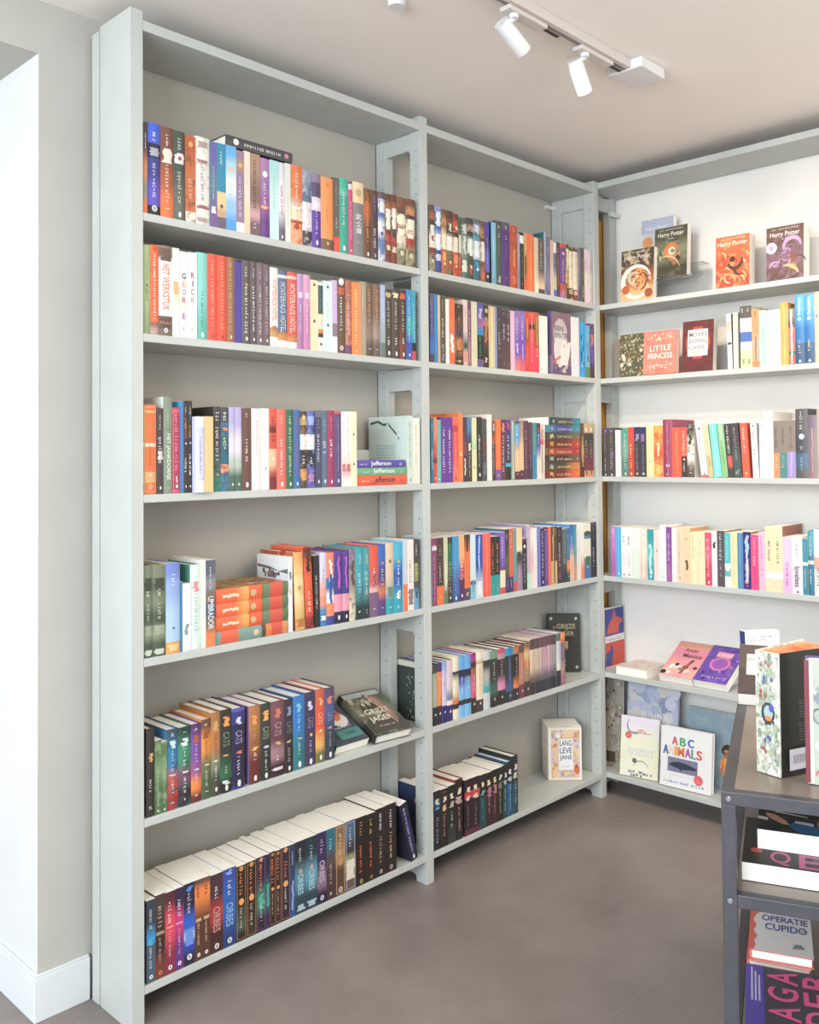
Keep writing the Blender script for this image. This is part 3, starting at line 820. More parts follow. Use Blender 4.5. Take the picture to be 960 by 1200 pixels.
sp|0.1063,0.0040,0.8527,0.0232,0.1644,0.1355||f2eee8*100|w:8a98a0:60-76:.4|short plain white book, left bay, fourth shelf|||
sh|0.1296,0.0040,0.8527,0.0310,0.2085,0.1539||d8ece0*100|w:e08890:20-32:.5 g:88b8a0:34-80:.6|pale mint book with a pink bird, showing a green cover, left bay, fourth shelf|4a8a78|c0dccc|
*sp|0.1607,0.0040,0.8527,0.0120,0.2179,0.1396||efe6da*100||thin cream book beside the dark one, left bay, fourth shelf|||
sp|0.1729,0.0040,0.8527,0.0286,0.2161,0.1389||5a6070*20>8a8a90*14>7a6a60*16/4a5a78*20>8a6a58*10>e88040*20|g:ddd:8-36:.3 T:f6f2ee:42-80:UMBRADOR:.6|dark grey book with bold white title and orange foot, left bay, fourth shelf|||
lh|0.2039,0.0040,0.9546,0.0368,0.2289,0.1460||f0622a*36>f0a048*8/e85a28*18/8a6a40*3/6a8060*9/d8503a*18/5a7850*8|w:f0d0b0:8-30:.25 d:c8b080:50:.5|orange and green hardback on top of the stack of four, left bay, fourth shelf|c88a48||gold
lh|0.2037,0.0040,0.9204,0.0338,0.2288,0.1492||f0622a*36>f0a048*8/e85a28*18/8a6a40*3/6a8060*9/d8503a*18/5a7850*8|w:f0d0b0:8-30:.25 d:c8b080:50:.5|orange and green hardback, second from the top of the stack, left bay, fourth shelf|||
lh|0.2036,0.0040,0.8856,0.0344,0.2286,0.1500||f0622a*36>f0a048*8/e85a28*18/8a6a40*3/6a8060*9/d8503a*18/5a7850*8|w:f0d0b0:8-30:.25 d:c8b080:50:.5|orange and green hardback, third from the top of the stack, left bay, fourth shelf|||
lh|0.2034,0.0040,0.8528,0.0324,0.2286,0.1478||7a9a90*6/e0603a*24/7a9a90*32/5a4a40*6/e87a40*8/d8503a*16/d88a50*8|d:d8c0a0:54:.5|grey teal hardback with orange bars at the bottom of the stack, left bay, fourth shelf|||
*sp|0.4346,0.0040,0.8527,0.0135,0.2028,0.1413||f4f0ec*25>d8dce0*20/f4f0ec*55|w:7a7a80:20-30:.5 w:e0a080:44-50:.4|white book showing a cover with a grey winter landscape, left bay, fourth shelf|eceae6||winter
sh|0.4598,0.0040,0.8527,0.0336,0.2129,0.1484|-2.2|e8a050*12>e8d090*70>d0a050*18|d:d89050:46:.4 w:c07030:86-96|golden cream book leaning left with a stormy red cover, left bay, fourth shelf|b04a28|d8b468|storm
sh|0.4973,0.0040,0.8527,0.0279,0.2238,0.1462|-2.6|5a2a20*8>e85a28*62>e85028*14>7a2a30*16|g:fbe8dc:54-84:.6 w:3a2a20:8-30:.5|fiery orange book leaning left, left bay, fourth shelf||c84020|
sp|0.5263,0.0040,0.8527,0.0187,0.1992,0.1422|-1.6|2e2a28*100|g:e8e4e0:28-76:.45|narrow black book leaning left, left bay, fourth shelf|||
sh|0.5463,0.0040,0.8527,0.0237,0.2049,0.1491||d0d0e8*46>e8a090*14/e89078*16>4a90c0*8/3a80b8*16|g:6a6890:20-44:.3 w:f4f4f8:86-92|lilac white book with a salmon patch, left bay, fourth shelf|||
sh|0.5702,0.0040,0.8527,0.0290,0.2027,0.1529||e88060*35/3a6ab0*20>e8e0ea*15/f08858*18/3a4a98*12|w:f4f4f8:10-40:.4 w:2a50a0:30-70:.3|salmon, white and blue striped book, left bay, fourth shelf|||
sh|0.5993,0.0040,0.8527,0.0312,0.2053,0.1509||5a3a90*7/4a3a8a*53/e89ab0*24/2a2a40*16|w:c050c0:8-52:.35 g:d8a0c0:60-80:.3 o:f4f0f4:92|violet book with a magenta stripe, left of the pair, left bay, fourth shelf|||
sh|0.6306,0.0040,0.8527,0.0258,0.2030,0.1533||5a3a90*7/4a3a8a*53/e89ab0*24/2a2a40*16|w:c050c0:8-52:.35 g:d8a0c0:60-80:.3 o:f4f0f4:92|violet book with a magenta stripe, right of the pair, left bay, fourth shelf|||
sh|0.6565,0.0040,0.8527,0.0241,0.2061,0.1480||8a7a98*10>9a8a78*60>d8ccb0*30|w:5a4a48:16-50:.5|taupe book with a cream foot, left bay, fourth shelf||6a5a58|
sh|0.6808,0.0040,0.8527,0.0315,0.2091,0.1507||2fa0b0*60>3a8088*15>2a3a40*25|g:d8f0f0:36-68:.6 w:70c0c8:10-24:.3 g:f4f4f4:88-94|bright teal book with dark foot, left bay, fourth shelf|||
sh|0.7124,0.0040,0.8527,0.0234,0.2070,0.1500||3f989c*60>4a7a80*15>2a3438*25|g:d0e4e4:34-68:.6 w:80c0b8:10-24:.3 g:f4f4f4:88-94|dull teal book with dark foot, left bay, fourth shelf|||
sh|0.7360,0.0040,0.8527,0.0380,0.2104,0.1440||e0503a*40>c85a58*20>e0a8a0*6/7a5a80*34|g:fbe0d8:32-66:.6 w:a04a60:40-58:.3 g:f4f4f4:88-94|red book fading to purple, left bay, fourth shelf|||
sh|0.7741,0.0040,0.8527,0.0294,0.2099,0.1523||2a68c0*30>4a4a80*30>d07048*12>5a4080*28|g:f0e0d8:34-62:.6 d:e09050:26:.3 g:f4f4f4:88-94|royal blue book with an orange burst, left bay, fourth shelf|||
sh|0.8036,0.0040,0.8527,0.0336,0.2129,0.1467||d8c0a0*60>b8b0a0*12>20a0b0*28|d:7a5a40:26:.3 w:6a8a80:62-76 g:f4f4f4:90-95|beige book with a turquoise foot, left bay, fourth shelf|||
sh|0.8374,0.0040,0.8527,0.0374,0.2087,0.1457||3ab0d0*28>2a60b0*40>20a0b8*32|g:f4f8fa:32-64:.6 d:f0a040:26:.3 w:e8f0d0:68-80:.4 g:f4f4f4:90-95|cyan and blue book, left bay, fourth shelf|80c0e0||
sp|0.8749,0.0040,0.8527,0.0201,0.2157,0.1413||c0c8d4*62/f07040*38|g:e4e8ec:14-50:.3|pale grey book with an orange lower part, left bay, fourth shelf|88c4e4||
sp|0.8951,0.0040,0.8527,0.0270,0.2162,0.1365||e8e0d8*100|g:4a4040:30-64:.5 w:8a7a70:70-92|off white book with dark ink lettering, left bay, fourth shelf|||
sh|0.9222,0.0040,0.8527,0.0261,0.2148,0.1478||4a4444*34/7a8060*26/4a4a48*10>6aa0c8*30|g:d0d860:34-60:.6 g:ddd:8-24:.3 w:3a4a58:74-84:.4|dark grey book with a pale blue foot against the post, left bay, fourth shelf|||
sh|0.0079,0.0040,0.4780,0.0219,0.2068,0.1450||3a3232*100|w:c8a060:28-38:.5 g:e8e4e0:58-74:.4 g:ddd:88-93|dark brown book at the left end, left bay, fifth shelf|||
sp|0.0299,0.0040,0.4780,0.0171,0.1756,0.1431||5a7a4a*30>7a9468*20>4f6f44*50|g:d8e0d0:40-90:.3 m:f0f0e8:95|short green book, left of the pair, left bay, fifth shelf||88a078|
*sp|0.0472,0.0040,0.4780,0.0157,0.1684,0.1355||5a7a4a*30>7a9468*20>4f6f44*50|g:d8e0d0:40-90:.3 m:f0f0e8:95|short green book, right of the pair, left bay, fifth shelf||88a078|
sh|0.0630,0.0040,0.4780,0.0316,0.1922,0.1536||3a5060*8>2f7aa8*52>c84a2a*20>a8302a*20|g:c8d8e0:5-9:.5 w:c8dce8:14-24:.5 g:a8c8dc:26-54:.4 w:f0d090:56-58:.6 g:eee:64-82:.3 g:f4f4f4:90-95|blue book with a red orange foot, left bay, fifth shelf||2a5a78|
sh|0.0947,0.0040,0.4780,0.0356,0.1904,0.1478||2a3a38*8>3a8a6a*48>7a4a68*16>3a2a38*28|g:c8d8d0:5-9:.5 w:d8ece0:14-24:.5 g:b8dcc8:26-52:.4 w:e8f0d8:56-58:.6 g:eee:64-84:.3 g:f4f4f4:90-95|green book with a dark plum foot, left bay, fifth shelf||2a6048|
sh|0.1304,0.0040,0.4780,0.0293,0.1908,0.1483||5a3a68*8>7a4a98*48>a0588a*10>e88030*24>6a3028*10|g:d8c8e0:5-9:.5 w:b05838:14-24:.5 g:d8b8e4:26-54:.4 w:b8d8f0:57-59:.6 g:f0e0e8:64-82:.3 g:f4f4f4:90-95|purple book with an orange lower half, left bay, fifth shelf|||
sh|0.1599,0.0040,0.4780,0.0283,0.1958,0.1450||6a4a38*12>e08a2a*40>6a7048*14>4a6040*34|g:e0c8a8:5-9:.5 w:a04a20:14-24:.5 g:7a4a20:26-52:.4 w:f0d890:56-58:.6 g:eee:64-84:.3 g:f4f4f4:90-95|orange book with a green lower half, left bay, fifth shelf|||
sh|0.1883,0.0040,0.4780,0.0268,0.2070,0.1481||a8703a*10>b8763a*45>7a8468*15>4a4a38*30|w:d0a060:10-22:.5 g:8a5428:26-54:.4 w:f0e0a8:57-59:.6 g:eee:64-84:.3 o:f4f4f4:92|orange brown book with a grey green foot, left bay, fifth shelf|||
sh|0.2152,0.0040,0.4780,0.0352,0.2082,0.1489||35352f*72>2a6a48*12>2a2a26*16|w:f09840:8-20:.55 T:7a8a70:27-44:CATS:.55 w:d8a050:54-56:.5 g:b8c0b0:68-80:.3 w:d0dcd0:85-90:.5 o:f4f4f4:94|black book with an orange cat head emblem and green mist, left bay, fifth shelf|||
sh|0.2506,0.0040,0.4780,0.0408,0.2043,0.1527||5a5ab0*4/3a3a80*16/2e2a48*76/3a3a80*4|w:d8d4e8:11-20:.45 T:9a94b8:28-44:CATS:.5 w:e07848:53-57:.4 g:d0c8e0:60-84:.35 o:f4f4f4:93|indigo book with a white cat head emblem, left bay, fifth shelf|||
sh|0.3043,0.0040,0.4780,0.0355,0.2000,0.1480||b0743a*40>9a5a38*20>6a3028*40|w:f09848:12-24:.45 g:c8a070:28-44:.5 w:f0c860:53-57:.5 g:e8d0c0:60-76:.35 o:f4f4f4:93|orange brown book with a maroon foot, left bay, fifth shelf|8a6a98||
sh|0.3400,0.0040,0.4780,0.0340,0.1989,0.1526||3a4238*62>2e3630*38|w:f0a848:9-22:.5 T:8a987c:30-46:CATS:.55 w:d8dce8:55-58:.5 g:eee:62-90:.3 o:f4f4f4:94|black green book with a yellow cat head emblem, left bay, fifth shelf|||
sh|0.3741,0.0040,0.4780,0.0448,0.1977,0.1479||7a4a58*30>6a4048*30>a07880*20>3a2a30*20|w:d87858:10-22:.45 T:a88a90:28-46:CATS:.5 w:d8b870:54-58:.4 w:e0d4d8:88-92 g:ddd:72-82:.3|mauve brown book with a red emblem, left bay, fifth shelf|||
sh|0.4190,0.0040,0.4780,0.0298,0.1952,0.1503||3a3240*60>3a2a28*40|w:8890b0:10-22:.45 T:7a7468:30-46:CATS:.5 w:d8b870:56-59:.4 g:d0c8c0:66-88:.35 o:f4f4f4:94|dark slate book with a grey blue emblem, left bay, fifth shelf|||
sh|0.4490,0.0040,0.4780,0.0404,0.1975,0.1500||2a7ac0*60>2a7880*40|w:70c0d0:10-22:.4 g:a8c8e4:26-50:.4 w:d8c870:57-59:.4 g:b8dce8:64-84:.3 o:f4f4f4:93|bright blue book, left bay, fifth shelf|||
sh|0.4895,0.0040,0.4780,0.0383,0.2001,0.1509||453a58*100|w:d0c8e0:12-24:.4 T:8a80a4:34-48:CATS:.5 w:e8b860:56-60:.3 g:c8c0d8:66-88:.3 o:f4f4f4:94|aubergine book, left bay, fifth shelf|||
sh|0.5279,0.0040,0.4780,0.0330,0.2017,0.1517||c85a40*12>e0502a*56>e8a840*14>7a7040*18|w:f0a880:12-22:.4 T:f0a880:32-48:CATS:.5 w:f4dca0:55-58:.3 g:f0d0b8:66-84:.3 o:f4f4f4:93|fiery red book with a yellow glow, left bay, fifth shelf|||
sh|0.5610,0.0040,0.4780,0.0365,0.1999,0.1481||5a4a68*8>4a5a90*42>3a4450*50|w:e07848:12-22:.45 T:8a94b8:34-46:CATS:.45 w:d89878:54-57:.4 g:a0b0c4:62-84:.3 o:f4f4f4:93|slate blue book at the right end of the row, left bay, fifth shelf|||
sp|0.0072,0.0040,0.0914,0.0230,0.1924,0.1439||38404c*40>2a90c8*14/4a5a6c*46|g:c8c8c8:12-40:.45 w:38b0d8:46-55:.5 g:d0dce4:58-84:.45 r:eee:93:.4|slate book with a cyan flash at the left end, left bay, bottom shelf|38404c||
sp|0.0303,0.0040,0.0914,0.0258,0.1970,0.1367||4a3a34*30>3e2a26*50>7a3a2a*20|g:d8c8b8:14-42:.5 w:a09078:44-48 g:d8b8a0:52-84:.35 r:e07050:93:.4|dark brown book with a russet foot, left bay, bottom shelf|||
sp|0.0563,0.0040,0.0914,0.0269,0.1941,0.1383||5a2530*16>e03a50*50>8a2a40*34|g:f4d0d4:12-40:.5 w:e8a0a0:42-44 g:f0c0c8:48-82:.35 r:eee:92:.4|crimson book, left bay, bottom shelf|||
sp|0.0833,0.0040,0.0914,0.0241,0.1948,0.1390||3a2848*26>c83078*32>6a3080*42|g:eee:14-40:.5 w:e8a0c8:42-44 g:e8b0d0:50-82:.35 r:eee:92:.4|magenta and purple book, left bay, bottom shelf|||
sp|0.1076,0.0040,0.0914,0.0306,0.1966,0.1416||2a2840*40>2a60d0*20>a8c8f0*8>2a48a8*18>2a2840*14|g:c8ccd8:12-38:.5 w:5080e0:4-10:.5 w:6a90e0:56-76 r:eee:90:.45|navy book with blue lightning, left bay, bottom shelf|||
sp|0.1383,0.0040,0.0914,0.0218,0.1963,0.1390||6a4a38*6>f08030*22>5a3828*72|g:5a2818:10-24:.6 w:d8a078:48-52 g:e0c0a8:54-84:.4 r:eee:93:.4|brown book with an orange top, left of the pair, left bay, bottom shelf|||
sp|0.1602,0.0040,0.0914,0.0221,0.1958,0.1393||6a4a38*6>f08030*22>5a3828*72|g:5a2818:10-24:.6 w:d8a078:48-52 g:e0c0a8:54-84:.4 r:eee:93:.4|brown book with an orange top, right of the pair, left bay, bottom shelf|||
sp|0.1824,0.0040,0.0914,0.0381,0.1931,0.1432||4a3036*38>b03030*26>4a2424*36|g:e8dcd8:16-34:.6 T:c8908a:42-74:ORBES:.55 r:ddd:92:.35|wine red book with a glowing red middle, left bay, bottom shelf|||
sp|0.2206,0.0040,0.0914,0.0390,0.1945,0.1387||3a4aa0*8>2a60b0*70>2a4078*22|g:e8ecf4:16-38:.6 T:88b0e0:44-74:ORBES:.55 r:ddd:92:.35 w:90a0e0:2-8:.4|cobalt blue book, left bay, bottom shelf|||
sp|0.2598,0.0040,0.0914,0.0322,0.1897,0.1397||2f221c*72>4a5a48*16>2a2420*12|x:a87040 g:f08838:10-46:.7 d:f0a058:48:.5 g:e0c8a0:56-86:.35 d:c88848:4:.4|black book in an orange frame, with green smoke, left bay, bottom shelf|||
sp|0.2921,0.0040,0.0914,0.0316,0.1908,0.1393||2f221c*80>3a3428*20|x:a87040 g:f08838:10-46:.7 d:f0a058:48:.5 g:e0c8a0:56-86:.35 d:c88848:4:.4|black book in an orange frame, second from the cobalt blue one, left bay, bottom shelf|||
sp|0.3238,0.0040,0.0914,0.0293,0.1926,0.1402||2e2238*45>2a8a78*30>2a2430*25|x:7a5080 g:f08838:10-46:.7 w:50b090:50-70:.6 g:e0d0c0:62-88:.3 d:c88848:4:.4|dark purple book in a frame with teal smoke, left bay, bottom shelf|2a2a60||
sp|0.3668,0.0040,0.0914,0.0178,0.1937,0.1420||2f1f20*100|x:a87040 g:f08838:10-46:.7 d:f0a058:50:.5 g:e0c8a0:56-86:.35 d:c88848:4:.4|black book in an orange frame, beside the one with teal smoke, left bay, bottom shelf|||
*sp|0.3533,0.0040,0.0914,0.0134,0.1919,0.1372||282848*35>2a7a70*40>402a50*25|x:5a3a78 w:40a090:40-70|dark indigo book with teal smoke, left bay, bottom shelf|||
sp|0.3847,0.0040,0.0914,0.0183,0.1916,0.1347||301f26*100|x:a87040 g:f08838:10-44:.7 d:f0a058:50:.5 g:e0c8a0:56-88:.35 d:c88848:4:.4|black book in an orange frame with purple back, left bay, bottom shelf|||
sp|0.4031,0.0040,0.0914,0.0316,0.1929,0.1428||32263c*100|x:a87040 g:e88038:20-46:.7 d:f0a058:50:.5 g:e0d0a8:56-88:.35 d:d89858:4:.4|dark purple book in an orange frame, left bay, bottom shelf|||
*sp|0.4349,0.0040,0.0914,0.0159,0.1927,0.1361||2a4060*50>2a5898*50|g:c8d0e0:10-30 w:88a8d8:50-90:.4|narrow navy book, left bay, bottom shelf|||
sp|0.4509,0.0040,0.0914,0.0375,0.1936,0.1436||2a2a30*35>5a8898*35>2e4450*30|g:c8d4dc:10-34:.6 T:a8d0dc:46-74:ORBES:.5 d:c8a078:42:.3 w:a8c0c8:88-96|black book with a misty teal middle, left of the pair, left bay, bottom shelf|||
sp|0.4886,0.0040,0.0914,0.0398,0.1938,0.1415||243844*35>5a9ab0*35>2e4450*30|g:c8d4dc:12-34:.6 T:a8d0dc:46-74:ORBES:.5 d:c8a090:42:.3 w:a8c0c8:88-96|dark teal book with misty blue middle, right of the pair, left bay, bottom shelf|||
sp|0.5285,0.0040,0.0914,0.0337,0.1949,0.1361||3a2a58*60>8a7088*20>2a2240*20|g:d0c8d8:10-36:.5 T:c8b8c8:40-70:ORBES:.55 r:d8d0d8:92:.4|aubergine book with silver lettering, left bay, bottom shelf|||
sp|0.5623,0.0040,0.0914,0.0327,0.1949,0.1431||2a6a80*36>5a4a48*16>4a3234*48|g:b8e0e8:14-30:.6 g:c8a8a0:50-80:.6 g:eee:90-95|teal topped brown book, left bay, bottom shelf|||
sp|0.5951,0.0040,0.0914,0.0366,0.1946,0.1365||8a6848*30>b08458*20>5a4434*50|x:c8a070 g:e8d0a8:12-46:.5 d:c09060:52:.6 r:d8c0a0:92:.4|ornate tan brown book, left bay, bottom shelf|||
sp|0.6319,0.0040,0.0914,0.0398,0.1960,0.1389||4a6a88*30>3a3840*20>b8a890*24>6a5a50*26|x:a8b0b8 g:d8dce0:10-40:.5 w:e0d8c0:56-84 d:90a048:52:.4|ornate slate and cream book, left bay, bottom shelf|||
sp|0.6718,0.0040,0.0914,0.0421,0.1945,0.1382||241d1a*50>2c1c18*50|g:f0a838:8-34:.55 g:f07030:42-84:.55 r:90a048:94:.3|black book with yellow and orange title, left of the pair, left bay, bottom shelf|||
sp|0.7140,0.0040,0.0914,0.0373,0.1933,0.1342||241d1a*50>2c1c18*50|g:f0b848:8-34:.55 g:f07830:42-84:.55 r:a07040:94:.3|black book with yellow and orange title, right of the pair, left bay, bottom shelf|||
sp|0.7515,0.0040,0.0914,0.0407,0.1979,0.1407||2c211f*100|g:f0f0ec:8-36:.6 g:d8b090:42-84:.4 r:b0a090:93:.3|black brown book with white author line, left of the pair, left bay, bottom shelf|||
sp|0.7923,0.0040,0.0914,0.0441,0.1990,0.1358||2a201e*100|g:f0f0ec:8-36:.45 g:e8c890:42-84:.5 r:b0a090:93:.3|black brown book with white author line, right of the pair, left bay, bottom shelf|||
sp|0.8992,0.0040,0.0914,0.0312,0.1872,0.1410|-15|222236*100|g:f4f4f4:8-86:.5 w:5a50b0:10-94:.2 o:f4f4f4:94|dark navy book leaning left at the end of the row, left bay, bottom shelf|||
sh|1.0098,0.0040,1.9138,0.0265,0.2135,0.1525||6a4a34*10>b06038*12/5a4030*18>e8dcc8*24/8a3a2a*8>9a9474*28|w:f0e4d4:30-58 w:a03828:46-54:.5 d:d8d0b0:84:.4|ornate brown and cream fantasy book beside the post, middle bay, top shelf||4a382a|
sh|1.0365,0.0040,1.9138,0.0312,0.2147,0.1516||8a98c8*10>4a70b8*34>d0d8e8*20/3a4a90*36|w:dfe6f4:8-30 w:e8ecf4:42-66 w:d8c8d8:72-82|blue fantasy art book, middle bay, top shelf||2a4a98|
sh|1.0678,0.0040,1.9138,0.0243,0.2106,0.1491||6a5030*10>c89050*24>d8c898*26/c06028*40|w:efe4c8:38-62 w:f0a050:66-80 d:e8d8b0:84:.4|golden tan fantasy art book, middle bay, top shelf||7a5a30|
sh|1.0922,0.0040,1.9138,0.0323,0.2105,0.1534||5a3a30*14>8a4a38*10/3a3a30*14>e8dccc*24/7a6a50*38|w:f0e4d8:40-62 w:d8d0b8:20-32:.5 w:b04a30:78-92 d:d8c8a8:80:.35|dark brown and cream fantasy art book, middle bay, top shelf||3a2c24|
sh|1.1246,0.0040,1.9138,0.0255,0.2060,0.1445||6a3a2a*10>d85028*20/5a3024*8>e0c8b0*24/d04a20*38|w:f0dcc8:38-60 w:e8d0c0:20-26:.5 w:f08040:66-80 d:e0d0b8:84:.35|orange red fantasy art book, middle bay, top shelf||6a2a1a|
*sh|1.1502,0.0040,1.9138,0.0135,0.1989,0.1495||4a6a48*40>b0a888*24>c04828*36|w:e0d8c0:30-60|narrow green and red fantasy art book, middle bay, top shelf||3a2c22|
sh|1.1638,0.0040,1.9138,0.0332,0.1997,0.1481||5a5a50*10>7a8878*30>98a498*20>5a7a68*40|w:c8d0c4:10-26:.6 w:d0d8cc:30-60:.4 w:d8e0d0:70-90|grey green fantasy art book, middle bay, top shelf||4a5a4c|
sh|1.1971,0.0040,1.9138,0.0296,0.2053,0.1510||4a4038*12>c09080*10/3a4a40*10>d0d8cc*26/4a5040*42|w:e0e4d8:34-62 w:c05038:76-92:.5 d:d0d8c8:80:.35|dark green and white fantasy art book, middle bay, top shelf||2e3a30|
sh|1.2269,0.0040,1.9138,0.0370,0.2078,0.1461||6a7078*8>a8b8c4*14>5a98b0*18>b8c8c8*26/3a6a80*34|w:e0e8ea:36-62 w:c8d4da:10-22:.6 w:40a0c0:70-84:.5 d:d8e0e0:82:.3|teal and grey fantasy art book, middle bay, top shelf||3a5060|
*sh|1.2640,0.0040,1.9138,0.0230,0.2059,0.1508||6a5040*12>b08048*16/5a4a3c*8>d8ccb4*30/a0603a*34|w:e8dcc8:34-66 w:d87038:84-96|brown and tan fantasy art book, middle bay, top shelf||4a3a2c|
*sp|1.2871,0.0040,1.9138,0.0217,0.2063,0.1360||5048a0*22>4a3a80*20>6a60c0*40/3a3a38*18|g:c8c0e0:24-70:.4 d:e8e8e8:90:.4|indigo book with a black foot, middle bay, top shelf|||
sp|1.3186,0.0040,1.9138,0.0256,0.2121,0.1372||80c0d8*50>6aa8c0*50|g:c8e4f0:14-50:.3 w:b8dcea:20-90:.2|light blue book, middle bay, top shelf|2a3a40||
sh|1.3443,0.0040,1.9138,0.0347,0.2228,0.1531||4a4a58*6/4a5a50*94|g:e4e8e4:8-12:.7 g:e8ece8:20-30:.7 g:9aa89c:34-60:.3 w:b8b8a0:86-96:.4|dark grey green hardback with white initials, middle bay, top shelf|||
sh|1.3791,0.0040,1.9138,0.0460,0.2247,0.1480||5a5a68*10/5a3a78*90|g:e8e0ec:6-13:.7 g:e8e0ec:22-29:.75 g:8a6aa8:34-60:.3 g:c8b8d8:86-92:.4|deep purple hardback with white initials, middle bay, top shelf|||
sh|1.4252,0.0040,1.9138,0.0424,0.2213,0.1457||c0502a*100|g:e8c0a8:4-12:.6 g:e0a890:22-27:.6 w:e08850:38-66:.3 w:d07048:80-94:.5|rust red hardback, middle bay, top shelf||a84024|
*sp|1.4678,0.0040,1.9138,0.0117,0.1994,0.1345||a8a0b0*60>8a8098*40||thin lilac grey book, middle bay, top shelf|||
*sh|1.4796,0.0040,1.9138,0.0258,0.2041,0.1507||2e2a28*5/e8e8e4*14/2a302c*81|g:5a9a68:24-80:.55 d:b03a28:90:.35|black book with a white top and green title, middle bay, top shelf|||
*sp|1.5056,0.0040,1.9138,0.0150,0.2060,0.1367||d8a070*40>b06838*40>e05828*20|w:8a5a38:40-70|narrow tan and orange book, middle bay, top shelf|||
sh|1.5207,0.0040,1.9138,0.0470,0.2074,0.1502||f8702a*100|w:ff9050:4-96:.2 g:f8a878:4-10:.5|broad plain bright orange book, middle bay, top shelf|||
*sp|1.5678,0.0040,1.9138,0.0205,0.1999,0.1356||d8c8a8*80>e8e0c8*20|g:a89878:40-86:.4|cream book beside the bright orange one, middle bay, top shelf|||
sp|1.5884,0.0040,1.9138,0.0376,0.2023,0.1360||6a6058*84>e0c098*8/5a4a50*8|g:d8c8b0:8-60:.5 g:c05848:14-30:.25|grey brown book with cream lettering, middle bay, top shelf|||
*sh|1.6261,0.0040,1.9138,0.0136,0.2303,0.1548||a0b0c0*80>7a88a0*20||tall thin grey blue book showing a teal cover, middle bay, top shelf|2a6a70||
*sp|1.6398,0.0040,1.9138,0.0233,0.2160,0.1410||7a7088*60>8a80a0*26>6a5a88*14|g:e0d8e4:18-34:.5 g:e8e0e8:86-96:.6|grey violet book, middle bay, top shelf|||
*sp|1.6633,0.0040,1.9138,0.0199,0.2069,0.1392||d8b8a0*40>e0c8b4*60|g:b09080:30-90:.5|pale peach book, middle bay, top shelf|||
*sp|1.6833,0.0040,1.9138,0.0186,0.2020,0.1423||e8e4e8*20/5a5a98*40>d0c098*28/4a70c8*12|g:ddd:12-60:.5|white and navy book with a blue foot, middle bay, top shelf|||
*sh|1.7020,0.0040,1.9138,0.0256,0.2049,0.1501||5a4a48*100|g:d07840:10-84:.5|dark brown book with orange lettering, middle bay, top shelf|||
sh|1.7277,0.0040,1.9138,0.0381,0.2052,0.1505||d05038*8/7a4a90*66/c05048*16/b070a0*10|g:e8d8ec:28-70:.55 d:f0e8f0:18:.3 g:eee:86-94|purple book with a red top, middle bay, top shelf|||
*sh|1.7660,0.0040,1.9138,0.0205,0.2075,0.1504||5a4a38*20>a08058*20/e0c898*30/5a4030*30|w:f0d8a8:8-40 w:c89040:50-80|brown and gold book, middle bay, top shelf||6a5028|
*sh|1.7866,0.0040,1.9138,0.0290,0.2017,0.1526||5a5040*8/f0e0c8*70/5a4038*22|g:a88a60:14-60:.3 w:b8a080:80-90|cream book with a dark brown foot, middle bay, top shelf||d8c8a8|
*sh|1.8157,0.0040,1.9138,0.0320,0.2041,0.1459||5a4a38*8/f0dcc0*72/8a3038*20|g:a88a60:14-60:.3 w:e0b0a0:82-90|cream book with a dark red foot, middle bay, top shelf||dcc8a4|
*sh|1.8478,0.0040,1.9138,0.0159,0.2070,0.1485||8a7898*70>6a5a78*30|g:c8bcd0:10-70:.4|thin violet grey book, middle bay, top shelf|||
*sh|1.8639,0.0040,1.9138,0.0277,0.2096,0.1517||5a6050*100|g:b0c090:20-60:.4 g:d8d8c8:70-94:.4|dark olive grey book, middle bay, top shelf|||
sh|1.8917,0.0040,1.9138,0.0537,0.2078,0.1477||e8d0d8*20>e0b8c8*20>ecdccc*30>e8c8d0*30|w:e0a878:50-80:.2 w:f4e8ec:4-96:.25|pinkish white book against the right post, middle bay, top shelf|||
*sp|1.0062,0.0040,1.6235,0.0192,0.2163,0.1357||6a5a80*10>4a4a80*60>3a70b8*18/5a4048*12|g:c8c0d8:10-60:.4|narrow slate violet book beside the post, middle bay, second shelf|||
*sp|1.0255,0.0040,1.6235,0.0178,0.2186,0.1375||1f80c0*100|g:a0d0ec:30-84:.3 w:48a0d8:2-98:.2|narrow bright blue book, middle bay, second shelf|||
*sp|1.0434,0.0040,1.6235,0.0113,0.2176,0.1344||e0b880*60>d0a870*40||thin sand coloured book, middle bay, second shelf|||
sp|1.0548,0.0040,1.6235,0.0259,0.2171,0.1390||5a5448*100|g:f0ece4:34-68:.75 g:a8a090:6-26:.4 g:d8d4e0:72-84:.4 w:8088b0:86-96:.5|dark grey book with bold white lettering, middle bay, second shelf|||
*sp|1.0809,0.0040,1.6235,0.0170,0.2096,0.1382||f0e8e0*100|g:d8c8b8:30-66:.3|white book beside the orange one, middle bay, second shelf|||
sp|1.0980,0.0040,1.6235,0.0275,0.2139,0.1351||f06a2a*100|w:fbeee4:54-82:.6 g:f8a878:30-50:.4|orange book with a white animal shape, middle bay, second shelf|||
sp|1.1256,0.0040,1.6235,0.0422,0.2005,0.1409||4a3a30*20>6a4c38*20>5a4a50*16>b0703c*28>4a3c2c*16|d:8a6a68:25:.28 w:d88040:58-76:.5 g:c8b090:3-7:.5 w:c0a868:92-96:.5|broad brown book with an orange figure, middle bay, second shelf||3a2c26|
*sp|1.1679,0.0040,1.6235,0.0218,0.2176,0.1401||e0c8c0*66>4a6a58*8>e0b8a8*26|g:b08880:12-30:.4 w:3a5a48:66-74 w:e09078:80-94|pinkish cream book with green leaves, middle bay, second shelf|e8ccc0||
